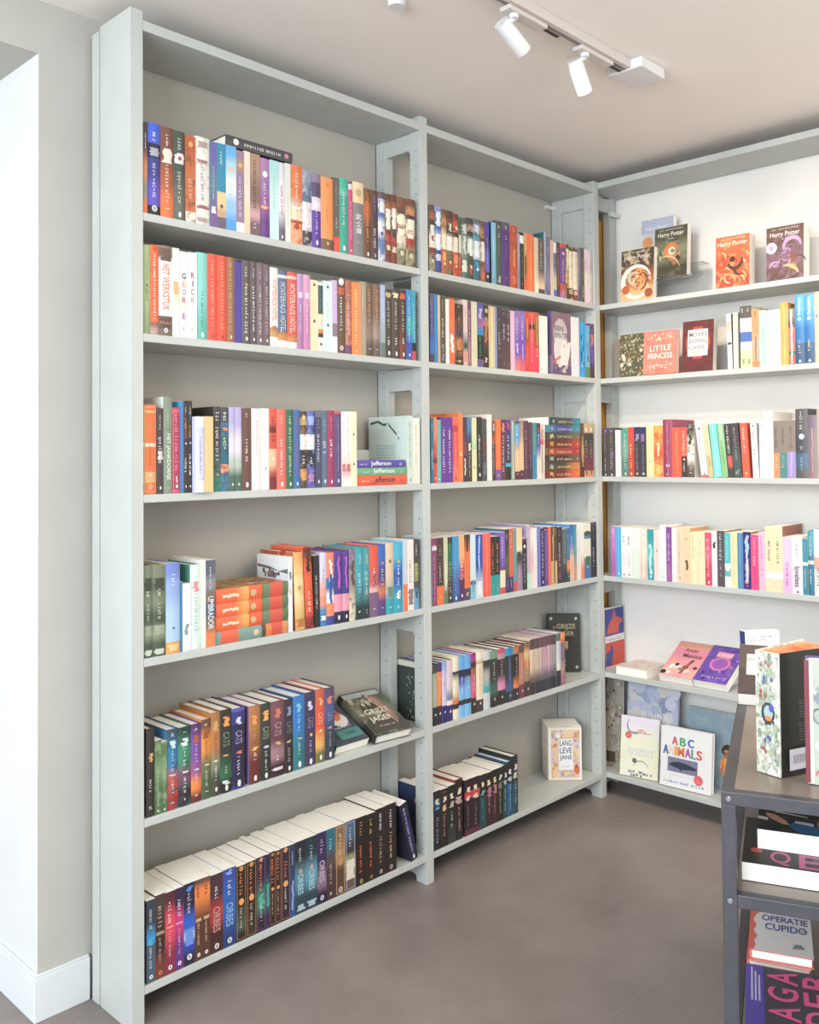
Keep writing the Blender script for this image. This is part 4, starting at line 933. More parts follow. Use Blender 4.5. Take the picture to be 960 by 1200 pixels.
*sp|1.1899,0.0040,1.6235,0.0189,0.2146,0.1351||7a4868*70>a06a70*30|g:e0c8d0:14-94:.5|plum book, middle bay, second shelf|||
sp|1.2089,0.0040,1.6235,0.0299,0.2161,0.1423||d8d4b0*100|g:c0b890:40-90:.3 d:c8c098:10:.2|plain pale green cream book, middle bay, second shelf|||
sp|1.2390,0.0040,1.6235,0.0326,0.2142,0.1434||5a58a8*28>8a70a8*12/2f88c8*10/2c2c30*38/6a5888*12|w:c8b0d8:8-24:.5 g:50b878:52-84:.6 w:c85080:28-34:.4|indigo book with a bright blue band and green title, middle bay, second shelf|||
sp|1.2717,0.0040,1.6235,0.0282,0.2122,0.1439||4a3e36*24>b87870*10/6a4838*30>3a302c*36|d:c88078:22:.4 w:c87840:30-60:.35 w:c8b8a0:6-12:.6 w:c8b8a0:84-92:.4|dark brown book with a pink and orange picture, middle bay, second shelf|||
sp|1.3000,0.0040,1.6235,0.0324,0.2117,0.1351||d8b878*6>d0c088*94|w:c8a060:40-60:.3 w:e0d4a8:2-98:.3|beige yellow book, middle bay, second shelf|||
*sp|1.3325,0.0040,1.6235,0.0121,0.2105,0.1362||8a90c0*100|g:c8cce0:20-60:.3|thin lilac blue book, middle bay, second shelf|||
sp|1.3447,0.0040,1.6235,0.0262,0.2126,0.1361||4a4044*100|g:b0a8b0:40-70:.6 d:8a7a88:20:.3|black grey book with smoky lettering, middle bay, second shelf||5a5058|
*sp|1.3711,0.0040,1.6235,0.0262,0.2066,0.1405||4f3f48*60>5a4440*40|g:e0d8e0:24-54:.7 g:b0a0a8:4-14:.5 g:c0b0b8:88-96:.4|dark plum book with bold pale lettering, left of the pair, middle bay, second shelf|||
*sp|1.3974,0.0040,1.6235,0.0215,0.2055,0.1421||4f3f48*60>5a4440*40|g:e0d8e0:24-54:.7 g:b0a0a8:4-14:.5 g:c0b0b8:88-96:.4|dark plum book with bold pale lettering, right of the pair, middle bay, second shelf|||
*sp|1.4191,0.0040,1.6235,0.0244,0.2079,0.1360||d8b0c8*100|g:f0dce8:10-80:.3|pale pink lilac book, middle bay, second shelf|||
sp|1.4436,0.0040,1.6235,0.0284,0.2101,0.1439||9070b8*30>7a5ab0*60>e07868*10|g:e8dcf4:12-50:.5 w:d8c8e8:54-70:.3|violet book with a coral foot, left of the pair, middle bay, second shelf|||
sp|1.4722,0.0040,1.6235,0.0326,0.2126,0.1430||8a6ab8*30>7050b0*55>d85a68*15|g:e8dcf4:10-50:.5 w:b090d0:54-80:.3|violet book with a coral foot, right of the pair, middle bay, second shelf|||
*sp|1.5049,0.0040,1.6235,0.0247,0.2133,0.1399||d84a30*20>b03a28*8/8a5a30*22/d04030*50|w:e09030:10-44:.25 g:f0b8a0:60-90:.3|red book with ochre streaks, middle bay, second shelf||c04028|
sp|1.5297,0.0040,1.6235,0.0305,0.2144,0.1370||e85038*8>d04050*12/4a2830*8/e03a50*72|g:f0a0a8:34-90:.5 w:f0a048:4-50:.15|crimson book with a black band, middle bay, second shelf|||
*sp|1.5603,0.0040,1.6235,0.0270,0.2171,0.1409||c85030*10>8a6030*36/a84a30*14/e03a48*40|w:e0a040:8-56:.2 g:f0d0c0:60-76:.6|red book with brown and yellow streaks, middle bay, second shelf|||
*sp|1.5874,0.0040,1.6235,0.0288,0.2088,0.1419||f0e8d8*100|g:d0c4ac:30-66:.35 o:c8b8a0:94|cream white book, left of the pair, middle bay, second shelf|||
*sp|1.6164,0.0040,1.6235,0.0230,0.2092,0.1365||f0e8d8*100|g:d0c4ac:30-66:.25 o:c8b8a0:94|cream white book, right of the pair, middle bay, second shelf|||
sp|1.7968,0.0040,1.6235,0.0474,0.2253,0.1428||e8e4e0*50>e4dce4*50|w:f0ecea:2-98:.3 g:d0c8c8:50-70:.25|broad white book beside the wolf cover, middle bay, second shelf|||
sp|1.8443,0.0040,1.6235,0.0433,0.2136,0.1431||2aa0e0*100|w:2a3a48:24-92:.35 d:e0d8b0:80:.3 w:58c0f0:2-98:.2|bright cyan blue book with a dark figure, middle bay, second shelf|||
*sp|1.8878,0.0040,1.6235,0.0295,0.2023,0.1432||6ab0d8*60>78b8c8*20/6a8a58*20|w:3a70b0:30-70:.3 g:e0f0f4:16-60:.3|light blue book with a green foot, middle bay, second shelf|||
*sp|1.9174,0.0040,1.6235,0.0316,0.2120,0.1399||6a5878*20/b06888*16>7a4098*40>5a4050*24|w:e08860:20-40:.3 w:4a58b0:40-80:.2 g:d8b8e0:30-76:.3|purple and orange book against the right post, middle bay, second shelf||4a3a50|
*sp|1.0056,0.0040,1.2400,0.0129,0.2075,0.1388||1f7090*100|g:e0ecf0:10-22:.5 g:e0ecf0:48-80:.6|narrow teal book beside the post, middle bay, third shelf|||
*sp|1.0187,0.0040,1.2400,0.0151,0.2088,0.1393||f07838*34>d84a30*30>7a2a28*6/d84030*30|g:f4d8c8:6-40:.25 o:eee:93|orange and red book, middle bay, third shelf|||
*sp|1.0339,0.0040,1.2400,0.0191,0.2011,0.1364||6ab0b0*100|w:d08a68:60-66:.4 g:98d0d0:14-50:.3 m:f0f4f0:94|aqua book, middle bay, third shelf|||
sp|1.0531,0.0040,1.2400,0.0281,0.2098,0.1400||6a3a98*100|g:c8b0e0:16-40:.25 g:e8e0f0:20-86:.5|purple book with white lettering, left of the pair, middle bay, third shelf|||
sp|1.0813,0.0040,1.2400,0.0286,0.2105,0.1397||6a3a98*100|g:c8b0e0:16-40:.25 g:e8e0f0:20-86:.5|purple book with white lettering, right of the pair, middle bay, third shelf|||
sp|1.1100,0.0040,1.2400,0.0278,0.2102,0.1342||f0604a*12/c83a30*10/e84a40*60>f06a50*18|g:f4c8b8:22-86:.3 d:b83028:94:.3|coral red book, middle bay, third shelf|||
sp|1.1379,0.0040,1.2400,0.0222,0.2262,0.1710||f0803a*100|d:f4e8d8:60:.4 w:f0b050:55-58:.5 g:f4c898:90-96:.4|tall orange book with a white round picture, middle bay, third shelf|f07a30||
*sp|1.1602,0.0040,1.2400,0.0204,0.2124,0.1433||5a3a48*40>7a4048*20/4a3848*40|w:e0d4a8:64-90:.35 g:b06858:20-60:.3|dark plum book with cream spots, middle bay, third shelf|||
sp|1.1808,0.0040,1.2400,0.0243,0.2115,0.1345||4a80b0*26>3a5070*16/4a4048*42>4a4030*16|w:e8dcb0:40-52:.5 g:e0d8b0:55-94:.35|blue topped dark book with cream details, middle bay, third shelf|||
sp|1.2052,0.0040,1.2400,0.0246,0.2121,0.1401||d8d8a8*40>b8d8a8*10/e0dcb0*50|w:d07848:76-80:.3 g:c0c088:50-70:.25|pale green cream book, middle bay, third shelf|||
sp|1.2299,0.0040,1.2400,0.0288,0.2149,0.1778||35332e*100|g:f0f0ec:28-82:.35 o:f0f0ec:90 d:c8c4b8:36:.3|black book with fine white title, middle bay, third shelf|3a302a||
*sp|1.2588,0.0040,1.2400,0.0242,0.2098,0.1439||4a5a50*30>4a4a48*30>4a5a58*40|g:c05848:26-60:.5 w:6a8078:70-90:.5|smoky green book with red lettering, middle bay, third shelf||3a403c|
sp|1.2831,0.0040,1.2400,0.0274,0.2248,0.1406||e8dcd4*100|w:f4ece8:2-98:.3|tall plain off white book, middle bay, third shelf|||
*sp|1.3107,0.0040,1.2400,0.0190,0.2022,0.1345||6a4a40*30>b05030*8/4a3a40*62|g:d0c8c0:36-90:.45 w:c8c0b8:4-16:.4|dark brown mauve book, middle bay, third shelf|||
sp|1.3298,0.0040,1.2400,0.0296,0.2078,0.1421||f86a2a*82/7a5a98*18|w:ff9048:2-80:.2 d:e8e0f0:92:.2|plain bright orange book with a purple foot, middle bay, third shelf|||
*sp|1.3595,0.0040,1.2400,0.0264,0.2026,0.1348||6a3a48*100|g:f0e8ec:24-88:.6 w:d88878:3-18:.5|maroon book with white lettering, middle bay, third shelf|||
sp|1.3860,0.0040,1.2400,0.0289,0.2087,0.1342||4a3a80*26>3a3a60*46/30a8c8*6/283028*22|w:d84858:4-16:.4 g:f0f0f4:26-68:.65 d:58c050:76:.2|indigo book with a cyan band and black foot, middle bay, third shelf|||
*sp|1.4150,0.0040,1.2400,0.0206,0.2074,0.1379||8a9a88*100|g:c0ccbc:18-50:.3 w:e0e8e0:2-98:.2|sage grey book, middle bay, third shelf|||
sp|1.4358,0.0040,1.2400,0.0295,0.2046,0.1376||5a4a78*4/4aa0c8*40>e8b080*42/5a3040*14|g:d8ecf4:8-40:.6 w:f0d0a8:50-80:.3 g:eee:90-96:.4|sky blue book fading to sand, middle bay, third shelf|||
*sp|1.4654,0.0040,1.2400,0.0218,0.2047,0.1366||a08878*30>e0b890*54/5a3040*16|g:f0e4d8:8-60:.4 g:eee:90-96:.4|tan book with a dark foot, middle bay, third shelf|||
sp|1.4873,0.0040,1.2400,0.0292,0.2076,0.1373||5a3a48*100|g:c89880:16-84:.6 g:98788a:4-12:.4|plum book with a copper title, left one of two, middle bay, third shelf|||
*sp|1.5167,0.0040,1.2400,0.0228,0.2028,0.1376||5a3a48*60>4a3040*40|g:b0a0a8:30-90:.4 w:7a5868:2-98:.2|dark plum book, right one of two, middle bay, third shelf|||
*sp|1.5396,0.0040,1.2400,0.0261,0.2014,0.1399||3a8a88*50>2a8ab0*50|g:a8d8d8:14-60:.3|teal book, middle bay, third shelf|||
*sp|1.5658,0.0040,1.2400,0.0224,0.2007,0.1394||3a3a60*16/2a4a98*40>e0d8d0*44|w:d83848:8-16:.4 g:f0f4fa:20-52:.5 w:d8c8a8:66-90:.4|royal blue book with a cream foot, middle bay, third shelf|||
*sp|1.5884,0.0040,1.2400,0.0187,0.1980,0.1356||d8c0a8*30>d05048*8/d8c8b0*62|w:b04038:10-24:.4 w:907060:40-90:.3|cream book with red sketches beside the lying stack, middle bay, third shelf|||
*lp|1.6406,0.0040,1.4361,0.0282,0.2057,0.1370||3a4a50*30>4a4a48*52>2a8a98*18|d:98a0a0:14:.45 g:e8d8b8:30-78:.6 d:60a8b8:92:.35|dark teal book on top of the lying stack, middle bay, third shelf|||
*lp|1.6156,0.0040,1.4097,0.0260,0.2286,0.1385||3a8a90*16>4a4a98*66>3a90a0*18|d:98a8c8:20:.45 g:e8d8b8:36-78:.6 d:8098d0:92:.35|blue violet book with teal ends, second in the lying stack, middle bay, third shelf|||
lp|1.6150,0.0040,1.3806,0.0287,0.2285,0.1406||4a4838*82>7a6a58*18|w:a8b090:14-24:.6 g:e8dcb8:34-78:.6 d:a0788a:92:.35|dark olive book, third in the lying stack, middle bay, third shelf|||
lp|1.6144,0.0040,1.3515,0.0287,0.2283,0.1406||6a3028*82>c04838*18|w:b09040:14-24:.6 g:e8d0a8:34-78:.6 d:e09070:92:.35|brick brown book, fourth in the lying stack, middle bay, third shelf|||
*lp|1.6138,0.0040,1.3252,0.0259,0.2282,0.1375||7a5a38*14>a04038*68>b03a40*18|w:e07848:14-24:.6 g:e8d0b8:34-78:.6 d:e08080:92:.35|red brown book, fourth from the bottom of the lying stack, middle bay, third shelf|||
lp|1.6132,0.0040,1.2973,0.0275,0.2281,0.1353||4a3a34*82>7a5a50*18|w:98a090:14-24:.6 g:e8d8b8:34-78:.6 d:a8a8b0:92:.35|dark brown book, third from the bottom of the lying stack, middle bay, third shelf|||
lp|1.6126,0.0040,1.2683,0.0286,0.2280,0.1422||4a4838*78>d08038*22|w:98a090:14-24:.6 g:e8d8a8:34-78:.6 d:98a8c0:92:.35|olive book, orange end, second from bottom of the lying stack, middle bay, third shelf|||
lp|1.6120,0.0040,1.2401,0.0278,0.2279,0.1422||7a3020*78>e86830*22|w:d89050:14-24:.6 g:f0d0a8:34-78:.6 d:f0a060:92:.35|orange red book at the bottom of the lying stack, middle bay, third shelf|||
*sp|1.8491,0.0040,1.2400,0.0197,0.1964,0.1382||6a5030*40>b08848*20>4a3a30*40|w:e0c070:20-80:.3|narrow gold and brown book beside the lying stack, middle bay, third shelf|||
*sp|1.8689,0.0040,1.2400,0.0323,0.2060,0.1350||c8a878*18/4a4440*20>5a4844*22>7a3a48*28/d8946a*12|w:f4ece0:8-16:.4 g:c8c0bc:32-66:.55 w:8a5038:84-96:.3|dark book with golden top and maroon foot, left of the pair, middle bay, third shelf|||
*sp|1.9014,0.0040,1.2400,0.0311,0.2066,0.1408||c8a878*18/4a4440*20>5a4844*22>7a3a48*28/d8946a*12|w:f4ece0:8-16:.4 g:c8c0bc:32-66:.55 w:8a5038:84-96:.3|dark book with golden top and maroon foot, right of the pair, middle bay, third shelf|||
sp|1.0061,0.0040,0.8527,0.0218,0.2126,0.1343||8a3a60*12/e0d0d8*6/8a4068*82|g:f0e4ea:10-16:.8 g:d898a8:24-96:.5|plum red book beside the post, middle bay, fourth shelf|a8c8e0||
sp|1.0281,0.0040,0.8527,0.0317,0.2127,0.1432||4a3a38*72/e87028*28|g:b0a0a0:12-28:.5 g:d8c0a0:38-72:.5 d:f08a48:88:.3|dark brown book with an orange foot, middle bay, fourth shelf|||
*sp|1.0599,0.0040,0.8527,0.0200,0.2130,0.1380||c8c8a0*80>6a7868*20|g:e0e0c4:20-80:.3 w:e8e8d0:40-80:.3|cream sage book, middle bay, fourth shelf|||
*sp|1.0800,0.0040,0.8527,0.0223,0.2115,0.1395||3a3028*10/1f6a50*50>3a3a30*40|g:c8a890:38-86:.65 o:f0f0ec:92 g:a8c0b0:8-26:.3|dark green book with black foot, middle bay, fourth shelf|||
sp|1.1024,0.0040,0.8527,0.0323,0.2124,0.1412||1f98d0*60>3a68a8*30/2a50a0*10|g:a8a0a0:10-86:.5 o:f0f0f0:94|sky blue book, middle bay, fourth shelf|||
sp|1.1349,0.0040,0.8527,0.0264,0.2124,0.1378||f0a868*46>b05070*20/5a3060*34|g:f4dcd0:40-72:.5 o:f0f0f0:92|peach book fading to purple, middle bay, fourth shelf|||
sp|1.1614,0.0040,0.8527,0.0294,0.2140,0.1405||4a3a38*6>e87030*76/4a4a68*18|w:3a3430:4-26:.3 w:d8a890:88-94:.4|orange book with a slate foot, middle bay, fourth shelf|||
sp|1.1909,0.0040,0.8527,0.0274,0.2121,0.1403||c8e0e4*72/4a6a80*6/7ac0d0*22|g:f4f8f8:8-66:.4 w:8098a8:70-90:.3|pale aqua book with a teal foot, middle bay, fourth shelf|||
sp|1.2184,0.0040,0.8527,0.0361,0.2100,0.1366||2050b0*74>d0dce8*26|w:80b8e8:2-98:.22 g:f4f8fc:8-54:.5 w:f4f8fc:74-96:.6|royal blue book with a light blue edge, middle bay, fourth shelf|3a80c8||
sp|1.2546,0.0040,0.8527,0.0423,0.2109,0.1404||f05a40*100|g:f8b0a0:6-94:.35 w:f88068:2-98:.2|broad coral red book, middle bay, fourth shelf|||
*sp|1.2970,0.0040,0.8527,0.0240,0.1979,0.1434||2e2a28*66/1a9a98*34|g:e89030:12-66:.75 g:c8ecec:82-94:.3|black book, orange lettering, turquoise foot, left of the pair, middle bay, fourth shelf|58b0e0||
*sp|1.3212,0.0040,0.8527,0.0263,0.1976,0.1409||2e2a28*66/1a9a98*34|g:e89030:12-66:.75 g:c8ecec:82-94:.3|black book, orange lettering, turquoise foot, right of the pair, middle bay, fourth shelf|58b0e0||
sp|1.3476,0.0040,0.8527,0.0282,0.2092,0.1398||8060b8*60>6a4898*2/e8d8b8*28/d84040*10|g:e8dcf4:8-44:.4 g:b89ad8:50-58:.4|violet book with a cream lower part and red foot, middle bay, fourth shelf|||
*sp|1.3759,0.0040,0.8527,0.0216,0.2182,0.1378||3a3a34*30>4a5a38*44/3a3a68*26|g:a8b8a0:8-20:.5 g:78a050:46-72:.5 g:c8c8d8:80-94:.3|black green book with a navy foot, middle bay, fourth shelf|2a7088||
*sp|1.3976,0.0040,0.8527,0.0226,0.2191,0.1384||d05840*20>e0583a*56/3a3a68*24|g:f0c8b8:6-30:.5 g:d8d8e8:80-94:.4|red orange book with a navy foot, middle bay, fourth shelf|||
*sp|1.4203,0.0040,0.8527,0.0195,0.2118,0.1411||5a9a98*84/d04050*16|g:a8d0cc:14-70:.25|teal grey book with a red foot, middle bay, fourth shelf|||
sp|1.4399,0.0040,0.8527,0.0319,0.2172,0.1424||e8c898*30>f0d8b0*6>5a5050*22>9a8098*42|g:e8dce0:60-90:.3 w:4a3a38:38-52:.5|sand book darkening to mauve, middle bay, fourth shelf|||
*sp|1.4720,0.0040,0.8527,0.0269,0.1805,0.1342||5a4a58*6/2e3038*94|d:d0f0f0:16:.45 g:a8b8b8:30-90:.45|black book with a white moon, middle bay, fourth shelf|||
*sp|1.4990,0.0040,0.8527,0.0202,0.2256,0.1683||c0a8c0*76/b0e0c8*24|g:e8dce8:10-60:.35|pale mauve book with a mint foot, middle bay, fourth shelf|b0a4c8||
*sp|1.5193,0.0040,0.8527,0.0196,0.2078,0.1418||e8dcc8*30>e8b8b0*40>e8d8c0*30|g:c8a0a0:20-80:.25|cream pink book, middle bay, fourth shelf|||
*sp|1.5391,0.0040,0.8527,0.0199,0.2122,0.1346||e4e0f0*100|g:c8c0d8:40-80:.2|white lilac book, middle bay, fourth shelf|||
*sp|1.5591,0.0040,0.8527,0.0211,0.2121,0.1425||6a70b8*100|w:8890d0:2-98:.3|periwinkle blue book, middle bay, fourth shelf|||
*sp|1.5803,0.0040,0.8527,0.0254,0.2091,0.1385||3a2a58*100|g:e0d8e8:6-86:.5 o:e0d8e8:93|deep purple book with white lettering, middle bay, fourth shelf|||
*sp|1.6059,0.0040,0.8527,0.0198,0.2023,0.1386||6a4a98*100|g:b8a0d0:6-90:.35|bright purple book, middle bay, fourth shelf|||
*sp|1.6258,0.0040,0.8527,0.0188,0.2108,0.1409||e86038*100|w:f08060:2-98:.3|narrow orange red book, middle bay, fourth shelf|7a2a40||
sp|1.6448,0.0040,0.8527,0.0373,0.2110,0.1400||5a4228*60/c8a868*40|w:d8b878:2-98:.35 w:5a4228:2-98:.2|brown book with a golden stripe, middle bay, fourth shelf|||
sp|1.6822,0.0040,0.8527,0.0337,0.2073,0.1410||3a2a28*50>4a3040*50|g:f0ece8:28-72:.65 g:c098d0:6-20:.4 g:c098d0:78-94:.3|brown black book with white and lilac lettering, middle bay, fourth shelf|||
*sp|1.7160,0.0040,0.8527,0.0290,0.1966,0.1406||5a6860*74>2e3a38*26|g:a8b8a8:10-50:.4 g:eee:56-70:.4|grey green book, middle bay, fourth shelf|||
*sp|1.7451,0.0040,0.8527,0.0192,0.1991,0.1397||2a6a98*40>4a70a0*20/e08858*20>3a4a50*20|g:c8dcf0:10-40:.4 d:30b0d0:90:.4|narrow blue book with an orange patch, middle bay, fourth shelf|||
*sp|1.7644,0.0040,0.8527,0.0256,0.2117,0.1688||2a70b8*44>a8a0a0*10/e8b898*46|g:c8dcf0:20-40:.5 w:e8a070:60-90:.3|blue book with a peach foot, middle bay, fourth shelf|3a98e0||
*sp|1.7902,0.0040,0.8527,0.0190,0.2104,0.1418||2a98a8*74>c09878*26|g:a8dce0:14-60:.3|narrow turquoise book, middle bay, fourth shelf|||
*sp|1.8093,0.0040,0.8527,0.0281,0.2142,0.1368||f0e8e0*10>e8dcd0*90|g:8a4a38:14-90:.4 w:f4ece8:2-98:.2|off white book with dark red lettering, middle bay, fourth shelf|||
*sp|1.8376,0.0040,0.8527,0.0223,0.2135,0.1359||f4ece4*74>e88038*26|g:e0a890:14-50:.2|white book with an orange foot, middle bay, fourth shelf|||
sp|1.8600,0.0040,0.8527,0.0452,0.2099,0.1366||f0e0c8*16/4a6a50*5/5a80a0*7/ece0cc*34/6a8a80*16/4a70a0*22|w:3a5a40:14-22 w:4a6a60:60-76:.7 d:e8f0f0:80:.15|cream book with green hills and a blue foot, middle bay, fourth shelf|||
sp|1.9053,0.0040,0.8527,0.0384,0.2116,0.1381||5a4a68*6/35363c*94|g:f4f4f4:46-84:.7 g:a0a0a8:8-34:.3|dark slate book with bold white lettering against the right post, middle bay, fourth shelf|||
*sh|1.0045,0.0040,0.4780,0.0208,0.1896,0.1617||4a4a40*14/a0a890*56/2e2e30*30|g:e0e4d8:24-60:.4 m:e8e8e8:82|olive and black book beside the post, middle bay, fifth shelf|3a4540||thicket
*sh|1.0254,0.0040,0.4780,0.0236,0.1915,0.1441||4a3a60*14/e88040*56/3a2a34*30|g:f8dcc0:24-60:.4 m:e8e8e8:82|orange book with a dark foot, middle bay, fifth shelf|6a60c0||
*sh|1.0492,0.0040,0.4780,0.0216,0.1914,0.1502||8aa8e0*8>d0c8e0*64/2a2870*28|g:8a80b0:24-60:.4 m:e8e8e8:82|lilac book with a navy foot, middle bay, fifth shelf|||
sh|1.0709,0.0040,0.4780,0.0296,0.1930,0.1491||d8c0c8*16>e0c8d0*40>7a8898*10/e8d8dc*8/3a2a68*26|g:a08898:20-46:.4 m:e8e8e8:84|pinkish white book with an indigo foot, middle bay, fifth shelf|5a4a40||
sh|1.1006,0.0040,0.4780,0.0291,0.2002,0.1486||f0dcb8*24/3a3034*4>f0e0b8*40>e07038*8/3a2a2a*8/f0e0c0*16|g:b09868:36-60:.3|cream book with an orange and black band, middle bay, fifth shelf|||
sh|1.1298,0.0040,0.4780,0.0298,0.1954,0.1482||60a8e0*22/2a2848*14>5a60c0*10>70b0e8*26/3a3030*8/70b8ec*20|g:e8f0f8:34-66:.35|light blue book with a dark band, left of the pair, middle bay, fifth shelf|||
sh|1.1598,0.0040,0.4780,0.0313,0.1934,0.1507||60a8e0*22/2a2848*14>5a9ac0*10>70b0e8*26/3a3030*8/70b8ec*20|g:e8f0f8:34-66:.35|light blue book with a dark band, right of the pair, middle bay, fifth shelf|||
sh|1.1912,0.0040,0.4780,0.0260,0.1949,0.1538||a03080*14/3a3034*10>a8604a*12>d05a78*38/35302e*26|g:f4d0dc:36-66:.4 m:d8d8d0:84|magenta topped book with a black foot, middle bay, fifth shelf|b03090||
sh|1.2174,0.0040,0.4780,0.0366,0.1962,0.1487||ece0c4*16>c8a878*4/e8d8b8*60/4a3a34*20|g:b8a880:26-66:.3 m:d8d8d0:86|cream book with a brown foot, middle bay, fifth shelf|||
sh|1.2541,0.0040,0.4780,0.0357,0.1935,0.1441||c8c8d0*16/3a3a3c*14>a8a8a0*30>4aa0b0*12/c8ccd0*28|g:e0e0e0:34-60:.3|grey book with a teal band, middle bay, fifth shelf|||
sh|1.2899,0.0040,0.4780,0.0408,0.1876,0.1449||6a9a78*14/383834*50>3a6a58*14>30302e*22|g:c0c8b8:20-56:.35 m:c8c8c0:86|black book with green glints, middle bay, fifth shelf|||
sh|1.3308,0.0040,0.4780,0.0411,0.1873,0.1508||c84878*8>b09088*10/38302e*40>d888a8*16/38302e*26|g:c8b8b0:22-54:.35 m:c8c8c0:86|black book with a pink glow, middle bay, fifth shelf|||
sh|1.3720,0.0040,0.4780,0.0456,0.1837,0.1530||2a90c0*14/35353a*56>4a5a80*10/35353a*20|g:a8a8b0:20-66:.35 w:3a6ad0:4-96:.1 m:c8c8c0:88|black book with a blue top, middle bay, fifth shelf|||
sh|1.4177,0.0040,0.4780,0.0316,0.1843,0.1463||b07848*14/2e2826*56>e08038*8/35302e*22|g:c0b0a0:20-62:.35 m:c8c8c0:88|narrow black book with an orange glow, middle bay, fifth shelf|||
*sh|1.4494,0.0040,0.4780,0.0305,0.1828,0.1533||6a4a40*14/b87868*60/7a3848*26|g:e8c8b8:20-64:.35 m:d8c8c8:86|salmon red book, middle bay, fifth shelf|||
sh|1.4800,0.0040,0.4780,0.0331,0.1877,0.1442||8a6a48*12>d8b070*20>c87838*16/a08058*24/4a3a34*28|g:f0dcb0:20-60:.35 m:d8c8c0:86|golden brown book, middle bay, fifth shelf|||
*sh|1.5132,0.0040,0.4780,0.0297,0.1927,0.1486||5a4448*18/d8c0a8*50>6a5a50*10/3a3434*22|g:a08878:22-60:.35|beige book with a dark top, middle bay, fifth shelf|||
*sh|1.5430,0.0040,0.4780,0.0245,0.1927,0.1502||5a4448*18/c8b098*50>6a5a50*10/3a3434*22|g:e8d8c8:22-60:.35|tan book with a dark top, middle bay, fifth shelf|||
*sh|1.5676,0.0040,0.4780,0.0247,0.1924,0.1514||6a4a50*18/c8a8a8*50>6a6068*10/3a3a44*22|g:8a6870:22-60:.35|dusky pink book, leftmost of three, middle bay, fifth shelf|||
*sh|1.5924,0.0040,0.4780,0.0249,0.1921,0.1528||6a4a50*18/b89098*50>6a6068*10/3a3a44*22|g:f0e0e4:22-60:.35|dusky pink book, middle one of three, middle bay, fifth shelf|||
*sh|1.6175,0.0040,0.4780,0.0253,0.1931,0.1504||6a4a50*18/c8a0b8*50>6a6068*10/3a3a44*22|g:8a6078:22-60:.35|dusky pink book, rightmost of three, middle bay, fifth shelf|||
*sh|1.6429,0.0040,0.4780,0.0308,0.1911,0.1535||5a4448*18/989088*50>5a5858*10/303034*22|g:d0c8c8:22-60:.35|grey taupe book, middle bay, fifth shelf|||
*sh|1.6738,0.0040,0.4780,0.0270,0.1917,0.1516||5a7070*14/c8ccdc*36>d8d8d0*20/303038*30|g:8a90a8:20-56:.35|thin white blue book, middle bay, fifth shelf|||
*sh|1.7009,0.0040,0.4780,0.0268,0.1911,0.1459||f0904a*12>d06838*8/7a6878*40>a88880*20>a86878*20|g:c8b0b8:24-70:.3|mauve book with an orange top at the right end, middle bay, fifth shelf|||
sp|1.0031,0.0040,0.0914,0.0309,0.1827,0.1610||2a2428*14/2a5a78*12/28222a*74|w:e8d8b0:14-24:.4 w:58a0c0:28-32 g:b8c8d4:46-90:.4 g:eee:95-97:.5|black book with a blue title panel beside the post, middle bay, bottom shelf|2a3a60||blurb
sp|1.0342,0.0040,0.0914,0.0359,0.1804,0.1398||2c2226*100|w:e8dcb8:14-23:.45 w:e0b080:28-38:.5 g:d89868:44-86:.4 w:c86060:5-6:.6 g:ddd:94-96:.4|black book with a copper title, middle bay, bottom shelf|||
sp|1.0702,0.0040,0.0914,0.0352,0.1826,0.1388||242420*86>3a4238*14|w:e8dcb8:14-23:.45 w:b8b8a0:28-38:.6 g:c8d4c8:46-76:.4 g:ddd:94-96:.4|black book with a pale green title, middle bay, bottom shelf|||
sh|1.1055,0.0040,0.0914,0.0382,0.1911,0.1454||3a1f24*14/2c2226*86|w:e8dcb8:14-24:.45 w:c09890:28-40:.75 g:d0a068:46-88:.5 g:ddd:94-96:.4|black book with a gold title, middle bay, bottom shelf|9a3a30||
sp|1.1507,0.0040,0.0914,0.0347,0.1804,0.1384||3a1f28*22/c83a3a*12/2c1f2a*56/6a2a3a*10|w:e8dcb8:14-23:.45 w:f0c0b0:30-38:.6 g:c8706a:46-86:.3 g:ddd:94-96:.4|black book with a red panel, left of the pair, middle bay, bottom shelf|||
sp|1.1856,0.0040,0.0914,0.0400,0.1797,0.1417||3a1f28*22/c84a48*14/2c2230*54/6a2a3a*10|w:e8dcb8:14-23:.45 w:f0c8b8:30-38:.6 g:c89070:46-86:.3 g:ddd:94-96:.4|black book with a red panel, right of the pair, middle bay, bottom shelf|||
sp|1.2257,0.0040,0.0914,0.0333,0.1774,0.1430||2c2428*40/2a4a50*60|w:e8dcb8:14-23:.45 w:78a8a0:30-38:.6 g:50a0a8:46-86:.45 g:ddd:94-96:.4|black book with a teal title, middle bay, bottom shelf|||
sp|1.2592,0.0040,0.0914,0.0328,0.1762,0.1340||2c2024*40/42282e*60|w:f0d8a0:14-24:.5 w:b0708a:28-46:.7 g:d8a0b0:48-80:.35 g:ddd:94-96:.4|black book with a rose title, middle bay, bottom shelf|||
*sp|1.2921,0.0040,0.0914,0.0276,0.1781,0.1396||2c2024*40/42282e*60|w:f0d8a0:14-24:.5 w:b8788a:28-44:.7 g:d06888:46-84:.4 g:ddd:94-96:.4|black book with a deep pink title, middle bay, bottom shelf|||
*sp|1.3199,0.0040,0.0914,0.0295,0.1780,0.1354||2c2a24*100|w:e0e0c0:14-23:.5 w:7a8068:28-40:.7 g:c0b890:44-90:.35 g:ddd:94-96:.4|black book with an olive title, middle bay, bottom shelf|||
